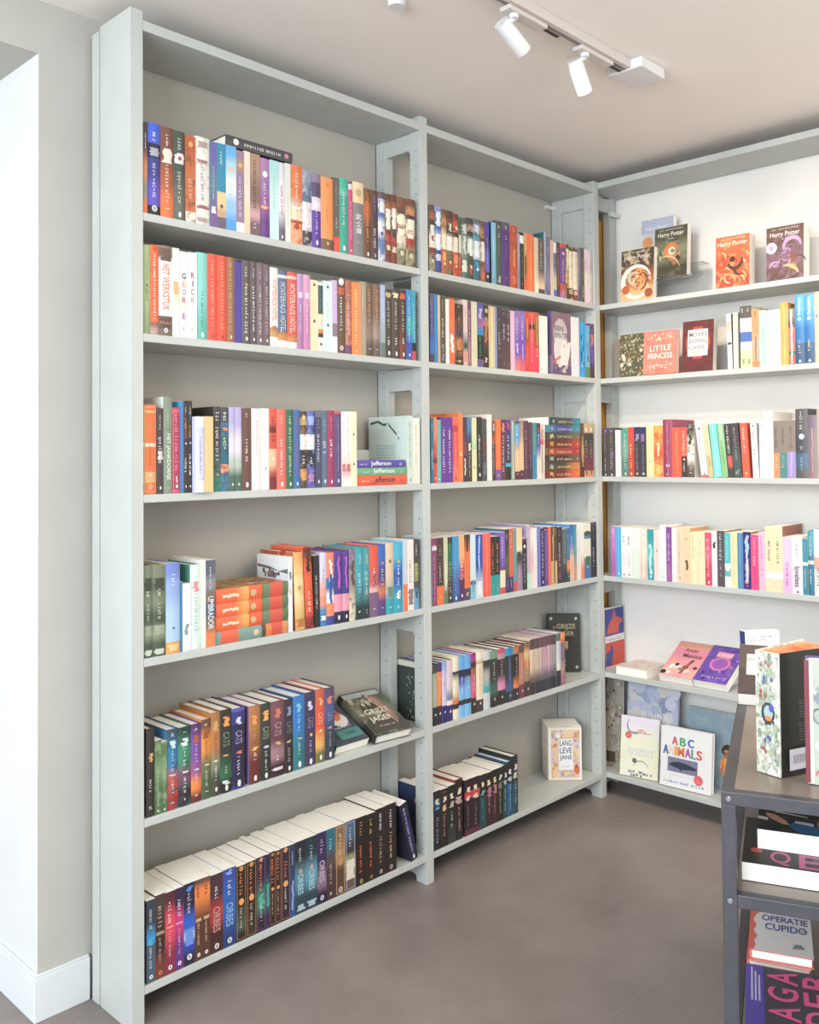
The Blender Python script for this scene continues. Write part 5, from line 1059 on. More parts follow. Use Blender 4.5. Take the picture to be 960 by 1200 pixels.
*sh|1.3495,0.0040,0.0914,0.0260,0.1780,0.1500||2c2a2c*36/2a4a58*64|w:e8dcc8:14-23:.5 w:a0b0b8:28-36:.7 g:98c0cc:42-88:.4 g:ddd:94-96:.4|black book with a misty blue panel, middle bay, bottom shelf|||
*sh|1.3756,0.0040,0.0914,0.0269,0.1840,0.1469||2c2a2c*40/2a5a80*60|w:e8e0d8:14-23:.5 w:b8c4cc:28-36:.7 g:a8d0e8:42-90:.4 g:ddd:94-96:.4|black book with a bright blue panel, middle bay, bottom shelf|||
sh|1.4026,0.0040,0.0914,0.0332,0.1960,0.1524||2c2c30*46/2a4a58*54|w:e8d0c8:14-24:.55 w:c8ccc0:28-38:.7 g:a8c8d8:44-86:.4 g:ddd:94-96:.4|black book with a pale blue title at the right end, middle bay, bottom shelf|2c3030||
*rp|1.9920,-0.5195,1.6235,0.0177,0.1960,0.1388|-1|f0ece4*14/c8c0b0*20>e0dcd4*8/e0d4e8*58|w:5a3050:52-56:.9 g:8a8070:16-36:.5 w:f8f8f4:4-12:.5|white book with a dark belt beside the gap, right-hand bookcase, second shelf|3a3436||
*rp|1.9920,-0.5400,1.6235,0.0183,0.1974,0.1424||d0ccc0*100|g:a8a498:6-50:.35 x:b0aca0|grey white book beside the one with a dark belt, right-hand bookcase, second shelf|||
*rp|1.9920,-0.5664,1.6235,0.0185,0.2176,0.1372||5a5550*20/f0f0ec*10>e8e8e8*12/4a70b8*16/c8c4d8*14/c0c8a0*28|g:e8e8e8:4-12:.5 g:4a4a58:24-40:.5 w:8a9a70:86-94:.4|dark topped book with a blue band, left of the pair, right-hand bookcase, second shelf|||
*rp|1.9920,-0.5850,1.6235,0.0226,0.2165,0.1371||5a5550*20/f0f0ec*10>e8e8e8*12/4a70b8*16/c8c4d8*14/c0c8a0*28|g:e8e8e8:4-12:.5 g:4a4a58:24-40:.5 w:8a9a70:86-94:.4|dark topped book with a blue band, right of the pair, right-hand bookcase, second shelf|||
*rp|1.9920,-0.6078,1.6235,0.0267,0.2005,0.1413||f0905a*46>e8a078*44/f08048*10|w:e05838:2-44:.2 w:4a7888:46-90:.2 g:f4c8a8:12-50:.25|peach orange book with a slate stripe, right-hand bookcase, second shelf|||
*rp|1.9920,-0.6346,1.6235,0.0243,0.1942,0.1403||a8d8c0*100|g:88b8a0:14-60:.4 w:c8e8d8:4-30:.3 d:e09080:90:.12|mint green book, right-hand bookcase, second shelf|||
rp|1.9920,-0.6590,1.6235,0.0292,0.1909,0.1385||a8dcc8*60>b8e0d0*40|w:e0b8a8:40-80:.25 w:d0ece0:2-40:.3 d:e09080:82:.2|pale mint book with pink flecks, leaning on the mint green one, right-hand bookcase, second shelf|||
*rp|1.9920,-0.6883,1.6235,0.0182,0.1912,0.1414||f4ece4*100|g:e88888:40-90:.45 w:f8f4f0:2-36:.4|white book with red lettering, right-hand bookcase, second shelf|||
rp|1.9920,-0.7066,1.6235,0.0273,0.2110,0.1390||f09a3a*10/f8a040*90|g:b86a20:42-70:.5 w:f8b868:2-98:.2|tall plain orange book, right-hand bookcase, second shelf|||
*rp|1.9920,-0.7340,1.6235,0.0221,0.1889,0.1392||7a8078*20>5a5a58*14/e0685a*42/4a7058*8/d85848*16|w:f4f0e8:2-98:.3 g:f0d8d0:8-60:.4|narrow mixed green and red book, right-hand bookcase, second shelf|||
rh|1.9920,-0.7562,1.6235,0.0302,0.2314,0.1524||4aa8e8*28>3a98d8*12>2a78b8*30/3a5a80*30|d:e8e0b0:35:.35 g:d8d0a8:66-88:.5 m:f4f4f4:96 w:a8d0e8:4-30:.3|tall bright blue hardback, left of the pair, right-hand bookcase, second shelf|||
rh|1.9920,-0.7865,1.6235,0.0337,0.2306,0.1501||4aa8e8*28>3a98d8*12>2a78b8*30/3a5a80*30|d:e8e0b0:35:.35 g:d8d0a8:66-88:.5 m:f4f4f4:96 w:a8d0e8:4-30:.3|tall bright blue hardback, right of the pair, right-hand bookcase, second shelf|||
rh|1.9920,-0.8203,1.6235,0.0275,0.2337,0.1520||f4c0a0*100|w:5a6ab0:32-36:.5 g:e89068:20-80:.4 w:f8d8c0:4-96:.25|peach book beside the blue pair, right-hand bookcase, second shelf|||
*rp|1.9920,-0.0023,1.2400,0.0216,0.1902,0.1432||4a4440*100|w:7a68b8:4-10:.5 g:9a9490:12-56:.4 g:d8d4d0:62-90:.35 m:ddd:96|charcoal book at the left end, right-hand bookcase, third shelf|4a4440||
*rp|1.9920,-0.0241,1.2400,0.0337,0.1894,0.1351||524a46*100|w:7a68b8:4-10:.5 w:7a70a8:50-60:.4 g:a8a29c:14-56:.5 g:e0dcd8:62-90:.35 m:ddd:96|charcoal book with violet sparks, second from the left end, right-hand bookcase, third shelf|||
*rp|1.9920,-0.0579,1.2400,0.0228,0.1796,0.1389||f0ece8*100|g:c8b8b8:14-80:.4 w:e0d8d0:84-94:.5|white book between charcoal and green ones, right-hand bookcase, third shelf|||
*rp|1.9920,-0.0890,1.2400,0.0250,0.1850,0.1396||3aa888*30>6ab09a*30>4a8a7a*40|g:d8e8dc:10-40:.5 g:c8d8c8:44-86:.6 o:f4f4f0:94|green book with a hatched edge, right-hand bookcase, third shelf|||
*rp|1.9920,-0.1142,1.2400,0.0257,0.1896,0.1373||d84a38*34>c85038*14/c84030*52|g:e8c890:34-84:.65 o:f0d8b0:94|red book with gold lettering, right-hand bookcase, third shelf|||
*rp|1.9920,-0.1400,1.2400,0.0248,0.1893,0.1421||3a3a68*12>4a4048*88|w:a098a8:14-28:.6 g:b0b8c8:36-90:.35 d:d8c8b0:94:.35|dark slate book with a winged emblem, left of the pair, right-hand bookcase, third shelf|||
*rp|1.9920,-0.1649,1.2400,0.0272,0.1885,0.1413||3a3a68*12>44404c*88|w:8a7898:14-30:.6 g:a0a8c0:36-90:.35 d:d8d0a8:94:.35|dark slate book with a winged emblem, right of the pair, right-hand bookcase, third shelf|||
*rp|1.9920,-0.1922,1.2400,0.0312,0.1903,0.1380||e0d898*100|d:3a3a30:70:.3 w:e8e4b8:2-98:.25 g:c8c080:12-50:.2|pale yellow book with a small black bird, right-hand bookcase, third shelf|||
rp|1.9920,-0.2235,1.2400,0.0366,0.1923,0.1417||f0b048*14>f08a38*30>f05a28*24>f8a848*32|w:f8d0a0:34-60:.3 w:f8c068:76-94:.5 g:8a4a28:8-30:.4|orange book with red flames, right-hand bookcase, third shelf||e84a28|
rh|1.9920,-0.2602,1.2400,0.0387,0.2135,0.1738||a04060*100|g:d8a8b8:4-24:.3 d:e8dcec:80:.35 g:e0c0cc:36-66:.4 m:f0e0e8:95 w:b86080:2-98:.15|tall raspberry hardback with a pale disc, right-hand bookcase, third shelf|||
rp|1.9920,-0.2990,1.2400,0.0358,0.1815,0.1413||f05a38*100|w:f87858:2-98:.2 g:f8a080:10-30:.3 g:d84020:86-94:.3|plain vermilion book, right-hand bookcase, third shelf|||
*rp|1.9920,-0.3349,1.2400,0.0231,0.1816,0.1376||d85040*6/f05a40*52/4a3a38*42|g:f4d8c8:8-56:.5 d:e0d0c0:64:.35 g:d8c8c0:72-90:.7|vermilion book with a dark brown lower half, right-hand bookcase, third shelf|||
*rp|1.9920,-0.3581,1.2400,0.0286,0.1922,0.1368||4a4440*24>d8d0c0*20>e8e4d8*30>5a4c44*26|w:3a3430:20-38:.4 g:e8e4dc:4-10:.5 g:f0ece4:82-94:.5|dark and cream smoky book, right-hand bookcase, third shelf||8a8078|
*rp|1.9920,-0.4124,1.2400,0.0260,0.1906,0.1421|-6.5|f4ece8*96/e06868*4|d:4a4448:8:.3 g:e07878:22-64:.5 g:c88080:66-76:.4 d:8a8a8a:94:.3|white book with red lettering leaning left, right-hand bookcase, third shelf|f0dcd8||
*rp|1.9920,-0.4400,1.2400,0.0197,0.1917,0.1355|-6.5|e0d4a8*60>c8bc88*40|g:8a8058:6-50:.5 w:b8a860:60-80:.4|beige book leaning left, right-hand bookcase, third shelf|||
*rp|1.9920,-0.4622,1.2400,0.0280,0.1914,0.1356|-5.5|6adcc8*40>78e0d8*60|g:50b8a8:12-66:.3 w:98ece0:2-98:.25|bright mint book leaning left, right-hand bookcase, third shelf|||
*rp|1.9920,-0.4917,1.2400,0.0213,0.1901,0.1374|-5|98c898*50>88c080*50|g:688a58:14-80:.5 w:b8dcb0:2-30:.3|light green book leaning left, right-hand bookcase, third shelf|||
*rp|1.9920,-0.5160,1.2400,0.0181,0.1903,0.1425|-4|4a4444*60/c85048*20>4a4444*20|g:f0ecec:4-58:.75 w:d86058:62-82:.5|charcoal book with bold white lettering leaning left, right-hand bookcase, third shelf|||
*rp|1.9920,-0.5356,1.2400,0.0291,0.1914,0.1434|-4|4a4448*50>4a5a54*50|g:b0a8b0:8-70:.4 w:8a9a90:86-94:.4|smoky dark book leaning left, right-hand bookcase, third shelf|||
*rp|1.9920,-0.5676,1.2400,0.0253,0.1909,0.1394|-3|f05a38*100|g:f8dcd0:8-60:.55 d:e0e0d0:92:.25|vermilion book with white lettering leaning left, right-hand bookcase, third shelf|||
*rp|1.9920,-0.6038,1.2400,0.0208,0.1894,0.1388|-2.5|f0e8e4*100|d:4a4a50:5:.3 g:e85878:16-64:.6 g:b8b0a8:70-80:.3|white book with pink lettering, right-hand bookcase, third shelf|||
*rp|1.9920,-0.6274,1.2400,0.0154,0.1892,0.1365||f0ece8*100|d:5a5a60:5:.3 g:5a80d8:14-64:.6 g:b8b0b0:68-80:.3|white book with blue lettering, right-hand bookcase, third shelf|||
rp|1.9920,-0.6430,1.2400,0.0328,0.2273,0.1630||f4ece4*100|d:6a6460:7:.25 g:e0d8d0:20-80:.25 w:f8f4ee:2-98:.25 d:b8b0a8:95:.2|tall plain white book, right-hand bookcase, third shelf|f0e4d8||
*rp|1.9920,-0.6759,1.2400,0.0208,0.1944,0.1431||8a7e74*56/f08850*44|g:5a5048:10-50:.6 g:f8c8a0:62-86:.6|taupe topped book with an orange lower half, right-hand bookcase, third shelf|||
*rp|1.9920,-0.6968,1.2400,0.0252,0.1954,0.1421||8a7e74*56/4a8a88*44|g:5a5048:10-50:.6 g:c8b888:62-86:.6|taupe topped book with a teal lower half, right-hand bookcase, third shelf|||
rp|1.9920,-0.7222,1.2400,0.0286,0.1945,0.1428||8a7e74*54/a090c8*46|g:5a5048:10-50:.6 g:c0b890:68-86:.4 w:b8a8d8:56-96:.3|taupe topped book with a lilac lower half, right-hand bookcase, third shelf|||
rh|1.9920,-0.7509,1.2400,0.0403,0.2326,0.1734||5a585a*40>4a5058*24/4a6a88*24>5a5a5a*12|g:d8d8d8:4-30:.65 d:c8ccd0:40:.45 g:d8d8d8:54-62:.7 g:a8b8c8:70-92:.3|tall dark grey hardback with a blue lower part, right-hand bookcase, third shelf|||
rh|1.9920,-0.7913,1.2400,0.0293,0.2107,0.1442||7a6a78*14>8a7880*86|g:6a70c0:12-44:.4 w:c09890:20-90:.15 d:e85048:94:.2|dusky mauve book, right-hand bookcase, third shelf|||
rh|1.9920,-0.8207,1.2400,0.0304,0.2298,0.1479||b8b0a0*100|g:6a6458:4-40:.6 w:a8a090:50-90:.5|grey beige book at the frame edge, right-hand bookcase, third shelf|||
*rp|1.9920,-0.0334,0.8527,0.0210,0.1939,0.1349||c878c8*60>b868b8*40|g:f4dcf4:4-24:.6 g:7a3a88:44-90:.4|orchid purple book at the left end, right-hand bookcase, fourth shelf|||
*rp|1.9920,-0.0546,0.8527,0.0225,0.1922,0.1412||40b0e0*100|g:88d0f0:14-40:.3 w:68c8f0:2-98:.2 m:f4f4f4:93|sky blue book, right-hand bookcase, fourth shelf|||
*rp|1.9920,-0.0772,0.8527,0.0229,0.1924,0.1413||f0f0f0*100|g:3a3448:18-36:.5 g:a8a8b0:54-80:.3 m:6a6a70:94|white book with a short black word, left of the pair, right-hand bookcase, fourth shelf|||
*rp|1.9920,-0.1003,0.8527,0.0224,0.1917,0.1426||eeeef2*100|g:3a3448:18-36:.5 g:8a8a94:54-80:.3 m:6a6a70:94|white book with a short black word, right of the pair, right-hand bookcase, fourth shelf|||
rp|1.9920,-0.1228,0.8527,0.0358,0.1905,0.1412||e4f0e6*40>d8ead8*60|g:a8c0b0:22-34:.5 g:c8dccc:44-84:.3 m:6a7068:92 w:f0f4f0:2-98:.25|greenish white book, right-hand bookcase, fourth shelf|||
*rp|1.9920,-0.1588,0.8527,0.0302,0.1885,0.1409||f4dcc8*60>f4c0a8*40|g:b07868:24-36:.5 g:e0b898:50-80:.3 m:a08070:93 w:f8f0e8:2-98:.25|cream book shading to peach, right-hand bookcase, fourth shelf|||
*rp|1.9920,-0.1891,0.8527,0.0277,0.1900,0.1358||2aa0a0*30>5abcc0*40>2aa0b0*30|w:b8e4e4:30-86:.4 w:e8f4f4:82-88:.5 o:f4f4f4:93|turquoise book with a white swirl, right-hand bookcase, fourth shelf|||
*rp|1.9920,-0.2169,0.8527,0.0230,0.1886,0.1391||f4d8d4*100|w:d06868:38-44:.2 g:e8b0ac:16-80:.25|blush pink book, right-hand bookcase, fourth shelf|||
*rp|1.9920,-0.2400,0.8527,0.0275,0.2079,0.1343||ececec*80>e0e4e8*20|g:d0d4d8:30-80:.2 d:98a0a8:92:.15|tall pale grey white book, right-hand bookcase, fourth shelf|f0ece8||
*rp|1.9920,-0.2676,0.8527,0.0228,0.2022,0.1365||8a48a0*80>b05aa0*20|g:f0e0f4:12-64:.5 g:d098d8:68-94:.4|purple book with white lettering, right-hand bookcase, fourth shelf|c89870||
*rp|1.9920,-0.2905,0.8527,0.0185,0.1998,0.1365||f8e8ec*100|g:e8c0d0:20-80:.3|pinkish white book, right-hand bookcase, fourth shelf|||
*rp|1.9920,-0.3091,0.8527,0.0252,0.2008,0.1361||f8d0b4*100|g:d8a080:8-90:.6 w:b87a60:88-94:.2|peach book with pale lettering, right-hand bookcase, fourth shelf|||
*rp|1.9920,-0.3345,0.8527,0.0298,0.2013,0.1359||f4cca0*100|g:5a4838:18-24:.3 w:6a5040:58-76:.35 g:d0a478:84-92:.4|peach cream book with small dark sketches, right-hand bookcase, fourth shelf|e0a060||
*rp|1.9920,-0.3644,0.8527,0.0299,0.1868,0.1341||e8dcac*100|g:3a3a2c:6-54:.6 w:f0e8c4:2-98:.25|pale yellow book with dark handwriting, left of the pair, right-hand bookcase, fourth shelf|||
*rp|1.9920,-0.3944,0.8527,0.0261,0.1874,0.1418||e8dcac*100|g:3a3a2c:6-48:.6 w:f0e8c4:2-98:.25|pale yellow book with dark handwriting, right of the pair, right-hand bookcase, fourth shelf|e8a060||
*rp|1.9920,-0.4207,0.8527,0.0258,0.1893,0.1360||e04a70*30/e86080*20>d83a60*50|g:f4e8ec:12-34:.7 g:f0d0dc:40-86:.5 o:f4d8e0:94|cherry pink book with white lettering, right-hand bookcase, fourth shelf|||
*rp|1.9920,-0.4466,0.8527,0.0200,0.1919,0.1424||f4ecf0*100|w:3a3a44:18-30:.5 g:d0b8c8:40-86:.35|white book with a dark scribble, right-hand bookcase, fourth shelf|||
*rp|1.9920,-0.4667,0.8527,0.0280,0.1978,0.1378||5a5058*100|g:f0ecf0:6-56:.65 g:b8a8b0:60-86:.5|charcoal book with white lettering on the pastel row, right-hand bookcase, fourth shelf|a08868||
*rp|1.9920,-0.4948,0.8527,0.0217,0.1915,0.1417||48c0c8*56/d8ecd8*8>60b8b8*16/e8ece0*20|g:a8e8ea:6-50:.5 w:f4f4ec:58-70|turquoise book with a cream foot, right-hand bookcase, fourth shelf|||
*rp|1.9920,-0.5167,0.8527,0.0248,0.1955,0.1396||f0dca8*100|g:d8b878:8-86:.5 d:e8c888:92:.3|pale gold book, right-hand bookcase, fourth shelf|||
*rp|1.9920,-0.5416,0.8527,0.0207,0.1939,0.1423||4a88b8*100|g:98c0dc:10-60:.35 w:68a4cc:2-98:.2|medium blue book, right-hand bookcase, fourth shelf|||
*rp|1.9920,-0.5624,0.8527,0.0275,0.1989,0.1383||2c2c78*100|w:a8c8e8:6-40:.5 w:d8a898:50-90:.5 d:c84040:94:.3 w:c8d0e8:40-86:.3|navy book with colourful doodles, right-hand bookcase, fourth shelf|a89070|4a3a88|
*rp|1.9920,-0.5900,0.8527,0.0272,0.1901,0.1366||e84080*100|g:f4c0d4:6-56:.55 g:c83068:60-90:.4|hot pink book, right-hand bookcase, fourth shelf|||
*rp|1.9920,-0.6174,0.8527,0.0230,0.2006,0.1431||f4b8d0*100|g:a848a8:6-76:.6 g:e890b8:80-94:.4|pale pink book with purple lettering, right-hand bookcase, fourth shelf|||
rp|1.9920,-0.6405,0.8527,0.0294,0.2201,0.1408||f0d8ac*70/f8ece0*10/f0d4a8*20|g:5a5040:22-58:.5 d:f8e8d0:8:.3 d:f8ece0:88:.3|tall cream gold book, white band, left of the pair, right-hand bookcase, fourth shelf|||
rp|1.9920,-0.6700,0.8527,0.0307,0.2234,0.1734||f0d8ac*70/f8ece0*10/f0d4a8*20|g:5a5040:22-58:.5 d:f8e8d0:8:.3 d:f8ece0:88:.3|tall cream gold book, white band, right of the pair, right-hand bookcase, fourth shelf|a06050||
rp|1.9920,-0.7009,0.8527,0.0303,0.1889,0.1378||ecc0e0*60>e8b0dc*40|g:8a4a88:46-88:.5 g:f4dcf0:8-40:.3|pink lilac book, right-hand bookcase, fourth shelf|||
rp|1.9920,-0.7313,0.8527,0.0350,0.1907,0.1387||f4e0f0*100|g:8a7090:12-36:.35 T:4a3a50:52-88:loveless:.55 m:6a5a6a:96|pale lilac book with thin black lettering, right-hand bookcase, fourth shelf|||
*rp|1.9920,-0.7664,0.8527,0.0174,0.1867,0.1396||3a90a8*42/d0dce0*6/3a88a0*52|g:c8dce4:54-88:.5 g:88b8c8:8-36:.3|teal blue book with a pale band, right-hand bookcase, fourth shelf|e8c898||
*rh|1.9920,-0.7839,0.8527,0.0190,0.2134,0.1441||4aa0b0*40>3a80a0*6/c8d4dc*6/2a7898*48|g:e0ecf0:8-40:.5 g:e0ecf0:60-84:.5|tall teal blue hardback with a pale band, right-hand bookcase, fourth shelf|||
rh|1.9920,-0.8030,0.8527,0.0296,0.2190,0.1481||e4e8f4*42/f4a898*18/f8e4e0*40|w:f4f4fa:4-40:.4 g:4a4458:58-86:.5|white book with a coral band at the frame edge, right-hand bookcase, fourth shelf|3a3a80||
'''.strip().split('\n')

def book_matrix(code, x, y, z, w, h, lean):
    if code == 's':          # spine to -Y
        X, Y, Z = Vector((1, 0, 0)), Vector((0, 1, 0)), Vector((0, 0, 1))
    elif code == 'r':        # spine to -X
        X, Y, Z = Vector((0, -1, 0)), Vector((1, 0, 0)), Vector((0, 0, 1))
    else:                    # lying, spine to -Y, front cover up, head to the left
        X, Y, Z = Vector((0, 0, 1)), Vector((0, 1, 0)), Vector((-1, 0, 0))
    o = Vector((x, y, z))
    if code == 'l':
        o = Vector((x + h, y, z))
    if lean:
        a = R(-lean)         # head tips towards -X of the book (left), standing on its left lower edge
        Xn = X * math.cos(a) + Z * math.sin(a)
        Zn = Z * math.cos(a) - X * math.sin(a)
        X, Z = Xn, Zn
    mm = Matrix.Identity(4)
    for i in range(3):
        mm[i][0], mm[i][1], mm[i][2], mm[i][3] = X[i], Y[i], Z[i], o[i]
    return mm

SMALL = []
for bi, line in enumerate(BOOKS):
    small = line[0] == '*'
    code, pos, lean, bands, deco, label, left, noise, art = line.lstrip('*').split('|')
    x, y, z, w_, h_, d_ = [float(v) for v in pos.split(',')]
    bay, shelf_ = [s.strip() for s in label.split(',')[-2:]]
    root = empty('book', mat=book_matrix(code[0], x, y, z, w_, h_, float(lean or 0)), label=label, cat='book',
                 group='books on the ' + shelf_ + ' of the ' + bay)
    kind = code[1]
    page = '5a48a0' if art == 'purpletop' else None
    bul = book_body(root, w_, h_, d_, kind, bands, noise or None, left or None, page=page)
    if deco:
        spine_print(deco, w_, h_, bi * 7 + 3, spine_conv(w_, bul)).make('spine_lettering', root)
    if art in ('branch', 'winter', 'storm', 'thicket', 'blurb'):
        left_art(root, art, d_, h_, bi)
    elif art == 'gold':
        top_art(root, w_, d_, h_, bi)
    if small:
        SMALL.append(root)

def merge_small(roots):
    """The smallest books of the crowd become one object of kind stuff."""
    verts, faces, fmat, uvs, mats, mi = [], [], [], [], [], {}
    for r_ in roots:
        for ch in list(r_.children):
            me, M = ch.data, r_.matrix_world
            base = len(verts)
            verts += [M @ v.co for v in me.vertices]
            lay = me.uv_layers.active
            for p in me.polygons:
                mt = me.materials[p.material_index]
                if mt.name not in mi:
                    mi[mt.name] = len(mats)
                    mats.append(mt)
                faces.append([base + i for i in p.vertices])
                fmat.append(mi[mt.name])
                uvs += [tuple(lay.data[i].uv) if lay else (0, 0) for i in p.loop_indices]
            bpy.data.objects.remove(ch)
            if me.users == 0:
                bpy.data.meshes.remove(me)
        bpy.data.objects.remove(r_)
    me = bpy.data.meshes.new('books')
    me.from_pydata(verts, [], faces)
    for mt in mats:
        me.materials.append(mt)
    me.polygons.foreach_set('material_index', fmat)
    lay = me.uv_layers.new(name='height')
    lay.data.foreach_set('uv', [c for u in uvs for c in u])
    return tag(link_obj('books', me), 'the many narrow and distant books filling the shelves between the others', 'books', None, 'stuff')
bpy.context.view_layer.update()
merge_small(SMALL)

# ================================================================== BOOKS SHOWN COVER OUT
def face_book(label, P, ang, thick, h, d, lean, spine, front, noise=None, kind='p', art=None, shelf=None, group=None, left=None, fscale=40.0, page=None, name='book', back=None):
    """P: lower left corner of the front cover (x, y); ang: heading of its lower edge; lean: degrees tipped back (90 = flat, cover up)."""
    e = Vector((math.cos(R(ang)), math.sin(R(ang)), 0))
    n = Vector((e.y, -e.x, 0))
    Z = Vector((0, 0, 1))
    zz = Z * math.cos(R(lean)) - n * math.sin(R(lean))
    xx = n * math.cos(R(lean)) + Z * math.sin(R(lean))
    o = Vector((P[0], P[1], 0)) - n * math.cos(R(lean)) * thick
    o.z = shelf + .0004
    mm = Matrix.Identity(4)
    for i in range(3):
        mm[i][0], mm[i][1], mm[i][2], mm[i][3] = xx[i], e[i], zz[i], o[i]
    root = empty(name, mat=mm, label=label, cat='book', group=group)
    book_body(root, thick, h, d, kind, spine, None, left, front, noise, fscale=fscale, page=page)
    if art:
        pr = Print(lambda a, b: (thick + .0006, a * d, b * h), (1, 0, 0))
        pr.d, pr.h = d, h
        art(pr, random.Random(hash(label) % 1000 if False else len(label) * 7))
        pr.make('front_cover_print', root)
    return root

def T_(pr, s, col, u0, u1, v0, v1, skew=0.0):
    pr.text(s, col, lambda x, y: (u0 + (u1 - u0) * x + skew * (y - .5), v0 + (v1 - v0) * y))

def line_(pr, rng, col, u0, u1, v, hv):
    squiggle_uv(pr, rng, col, u0, u1, v, hv)

def squiggle_uv(pr, rng, col, u0, u1, v, hv):
    adv = hv * pr.h * .8 / pr.d
    t = u0
    word = rng.randint(3, 7)
    while t < u1 - adv:
        if word == 0:
            word = rng.randint(3, 7)
            t += adv * .6
            continue
        word -= 1
        for (a0, a1, b0, b1) in rng.choice(STROKES):
            pr.quad(t + a0 * adv, t + a1 * adv, v + (b0 - .5) * hv, v + (b1 - .5) * hv, col)
        t += adv

def D_(pr, u, v, r, col, ry=None, rows=8):
    pr.disc(u, v, r, col, rows, 1, (ry or r) * pr.d / pr.h)

def swirl(pr, cx, cy, r0, r1, a0, a1, th, col, n=14):
    k = pr.d / pr.h
    pts = []
    for i in range(n + 1):
        t = i / n
        a = R(a0 + (a1 - a0) * t)
        r = r0 + (r1 - r0) * t
        q = th * (.3 + .7 * math.sin(math.pi * min(max(t, .05), .95)))
        pts.append(((cx + (r - q) * math.cos(a), cy + (r - q) * math.sin(a) * k), (cx + (r + q) * math.cos(a), cy + (r + q) * math.sin(a) * k)))
    for p, q in zip(pts, pts[1:]):
        pr.poly([p[0], p[1], q[1], q[0]], col)

def wizard_title(pr, col='f4e8d8', author='d8c8b0'):
    T_(pr, 'J.K. ROWLING', author, .14, .86, .925, .962)
    T_(pr, 'Harry Potter', col, .1, .9, .79, .9)
    T_(pr, 'en de', col, .42, .58, .755, .778)

def art_goblet(pr, rng):
    for i in range(26):
        a = rng.uniform(0, 360)
        swirl(pr, .48 + rng.uniform(-.2, .2), .36 + rng.uniform(-.1, .12), .12 + .25 * rng.random(), .2, a, a + 90, .03, rng.choice(['f0a050', 'f8e0b8', 'c85a28', '8a4a38', 'e07838']), 6)
    swirl(pr, .5, .38, .42, .44, 20, 330, .07, 'fbeed8', 20)
    swirl(pr, .42, .46, .12, .2, 60, 300, .05, 'd8c0a8')
    D_(pr, .16, .24, .12, 'c8602a'); D_(pr, .86, .14, .12, 'a8502c')
    wizard_title(pr)
def art_prince(pr, rng):
    for i in range(18):
        a = rng.uniform(0, 360)
        swirl(pr, .5 + rng.uniform(-.25, .25), .42 + rng.uniform(-.2, .2), .08 + .2 * rng.random(), .16, a, a + 100, .03, rng.choice(['8a8a60', 'b8b088', '5a5a40', '98a080', '4a4634']), 6)
    swirl(pr, .55, .52, .17, .2, 0, 340, .07, 'e07a38', 18)
    swirl(pr, .55, .52, .08, .1, 0, 340, .04, 'e8d8b0', 12)
    D_(pr, .72, .36, .08, '4a3828'); D_(pr, .62, .28, .07, 'b86838')
    swirl(pr, .4, .1, .4, .5, 20, 120, .02, 'd8c890')
    wizard_title(pr)
def art_sky(pr, rng):
    pr.quad(.02, .98, .78, .98, 'b8c0d8')
    D_(pr, .2, .55, .16, 'e8a050'); D_(pr, .75, .45, .2, 'f0d8b0'); D_(pr, .3, .25, .2, 'd88a40')
    T_(pr, 'Harry Potter', 'f8f4ec', .15, .85, .76, .86)
def art_phoenix(pr, rng):
    for i in range(22):
        a = rng.uniform(0, 360)
        swirl(pr, rng.uniform(.15, .85), rng.uniform(.1, .65), .08 + .15 * rng.random(), .12, a, a + 110, .03, rng.choice(['f0a058', 'd8602c', 'b84a28', 'f4b878', 'a84028']), 6)
    swirl(pr, .5, .5, .12, .3, 200, 380, .06, '5a3024', 10)
    D_(pr, .5, .55, .08, '4a2a22'); swirl(pr, .7, .36, .1, .2, 150, 300, .04, '5a3428', 8)
    T_(pr, 'J.K. ROWLING', 'f8d8b8', .14, .86, .925, .96)
    T_(pr, 'Harry Potter', 'fbe8d0', .06, .94, .79, .9)
def art_hallows(pr, rng):
    for i in range(20):
        a = rng.uniform(0, 360)
        swirl(pr, rng.uniform(.2, .85), rng.uniform(.1, .65), .08 + .15 * rng.random(), .14, a, a + 110, .025, rng.choice(['8a607a', 'b088b0', '6a4448', 'c8a0c0', '5a3a38']), 6)
    D_(pr, .14, .62, .15, 'f0e0e4'); D_(pr, .14, .62, .06, 'c890b8')
    swirl(pr, .72, .62, .2, .25, 0, 200, .06, 'c8a0cc'); D_(pr, .72, .42, .1, '8a4a38'); D_(pr, .72, .25, .09, 'd07040')
    swirl(pr, .6, .02, .3, .4, 30, 110, .05, 'e8b078')
    wizard_title(pr)

GHP = 'fantasy paperbacks shown cover out on the top shelf of the right-hand bookcase'
S1, S2, S3, S4, S5, S6 = SH
face_book('brown paperback with a ring of fire, leftmost on the top right shelf', (2.026, -.0694), -90, .03, .205, .142, 4, '5a3a30*100', '5a463c*45>a86038*25>e8b878*30', 'f0c890', art=art_goblet, shelf=S1, group=GHP)
face_book('orange red paperback with a dark bird shape in the middle of the top right shelf', (2.028, -.4609), -90, .045, .19, .126, 3, 'c05028*100', 'e06838*30>d85a2c*40>b84a2c*30', 'f09858', art=art_phoenix, shelf=S1, group=GHP)
face_book('thick brown and purple paperback with a round white sticker, rightmost on the top right shelf', (2.03, -.6462), -90, .052, .192, .128, 3, '5a4438*100', '6a4c3e*40>7a5462*40>5a3a30*20', '8a6478', art=art_hallows, shelf=S1, group=GHP)
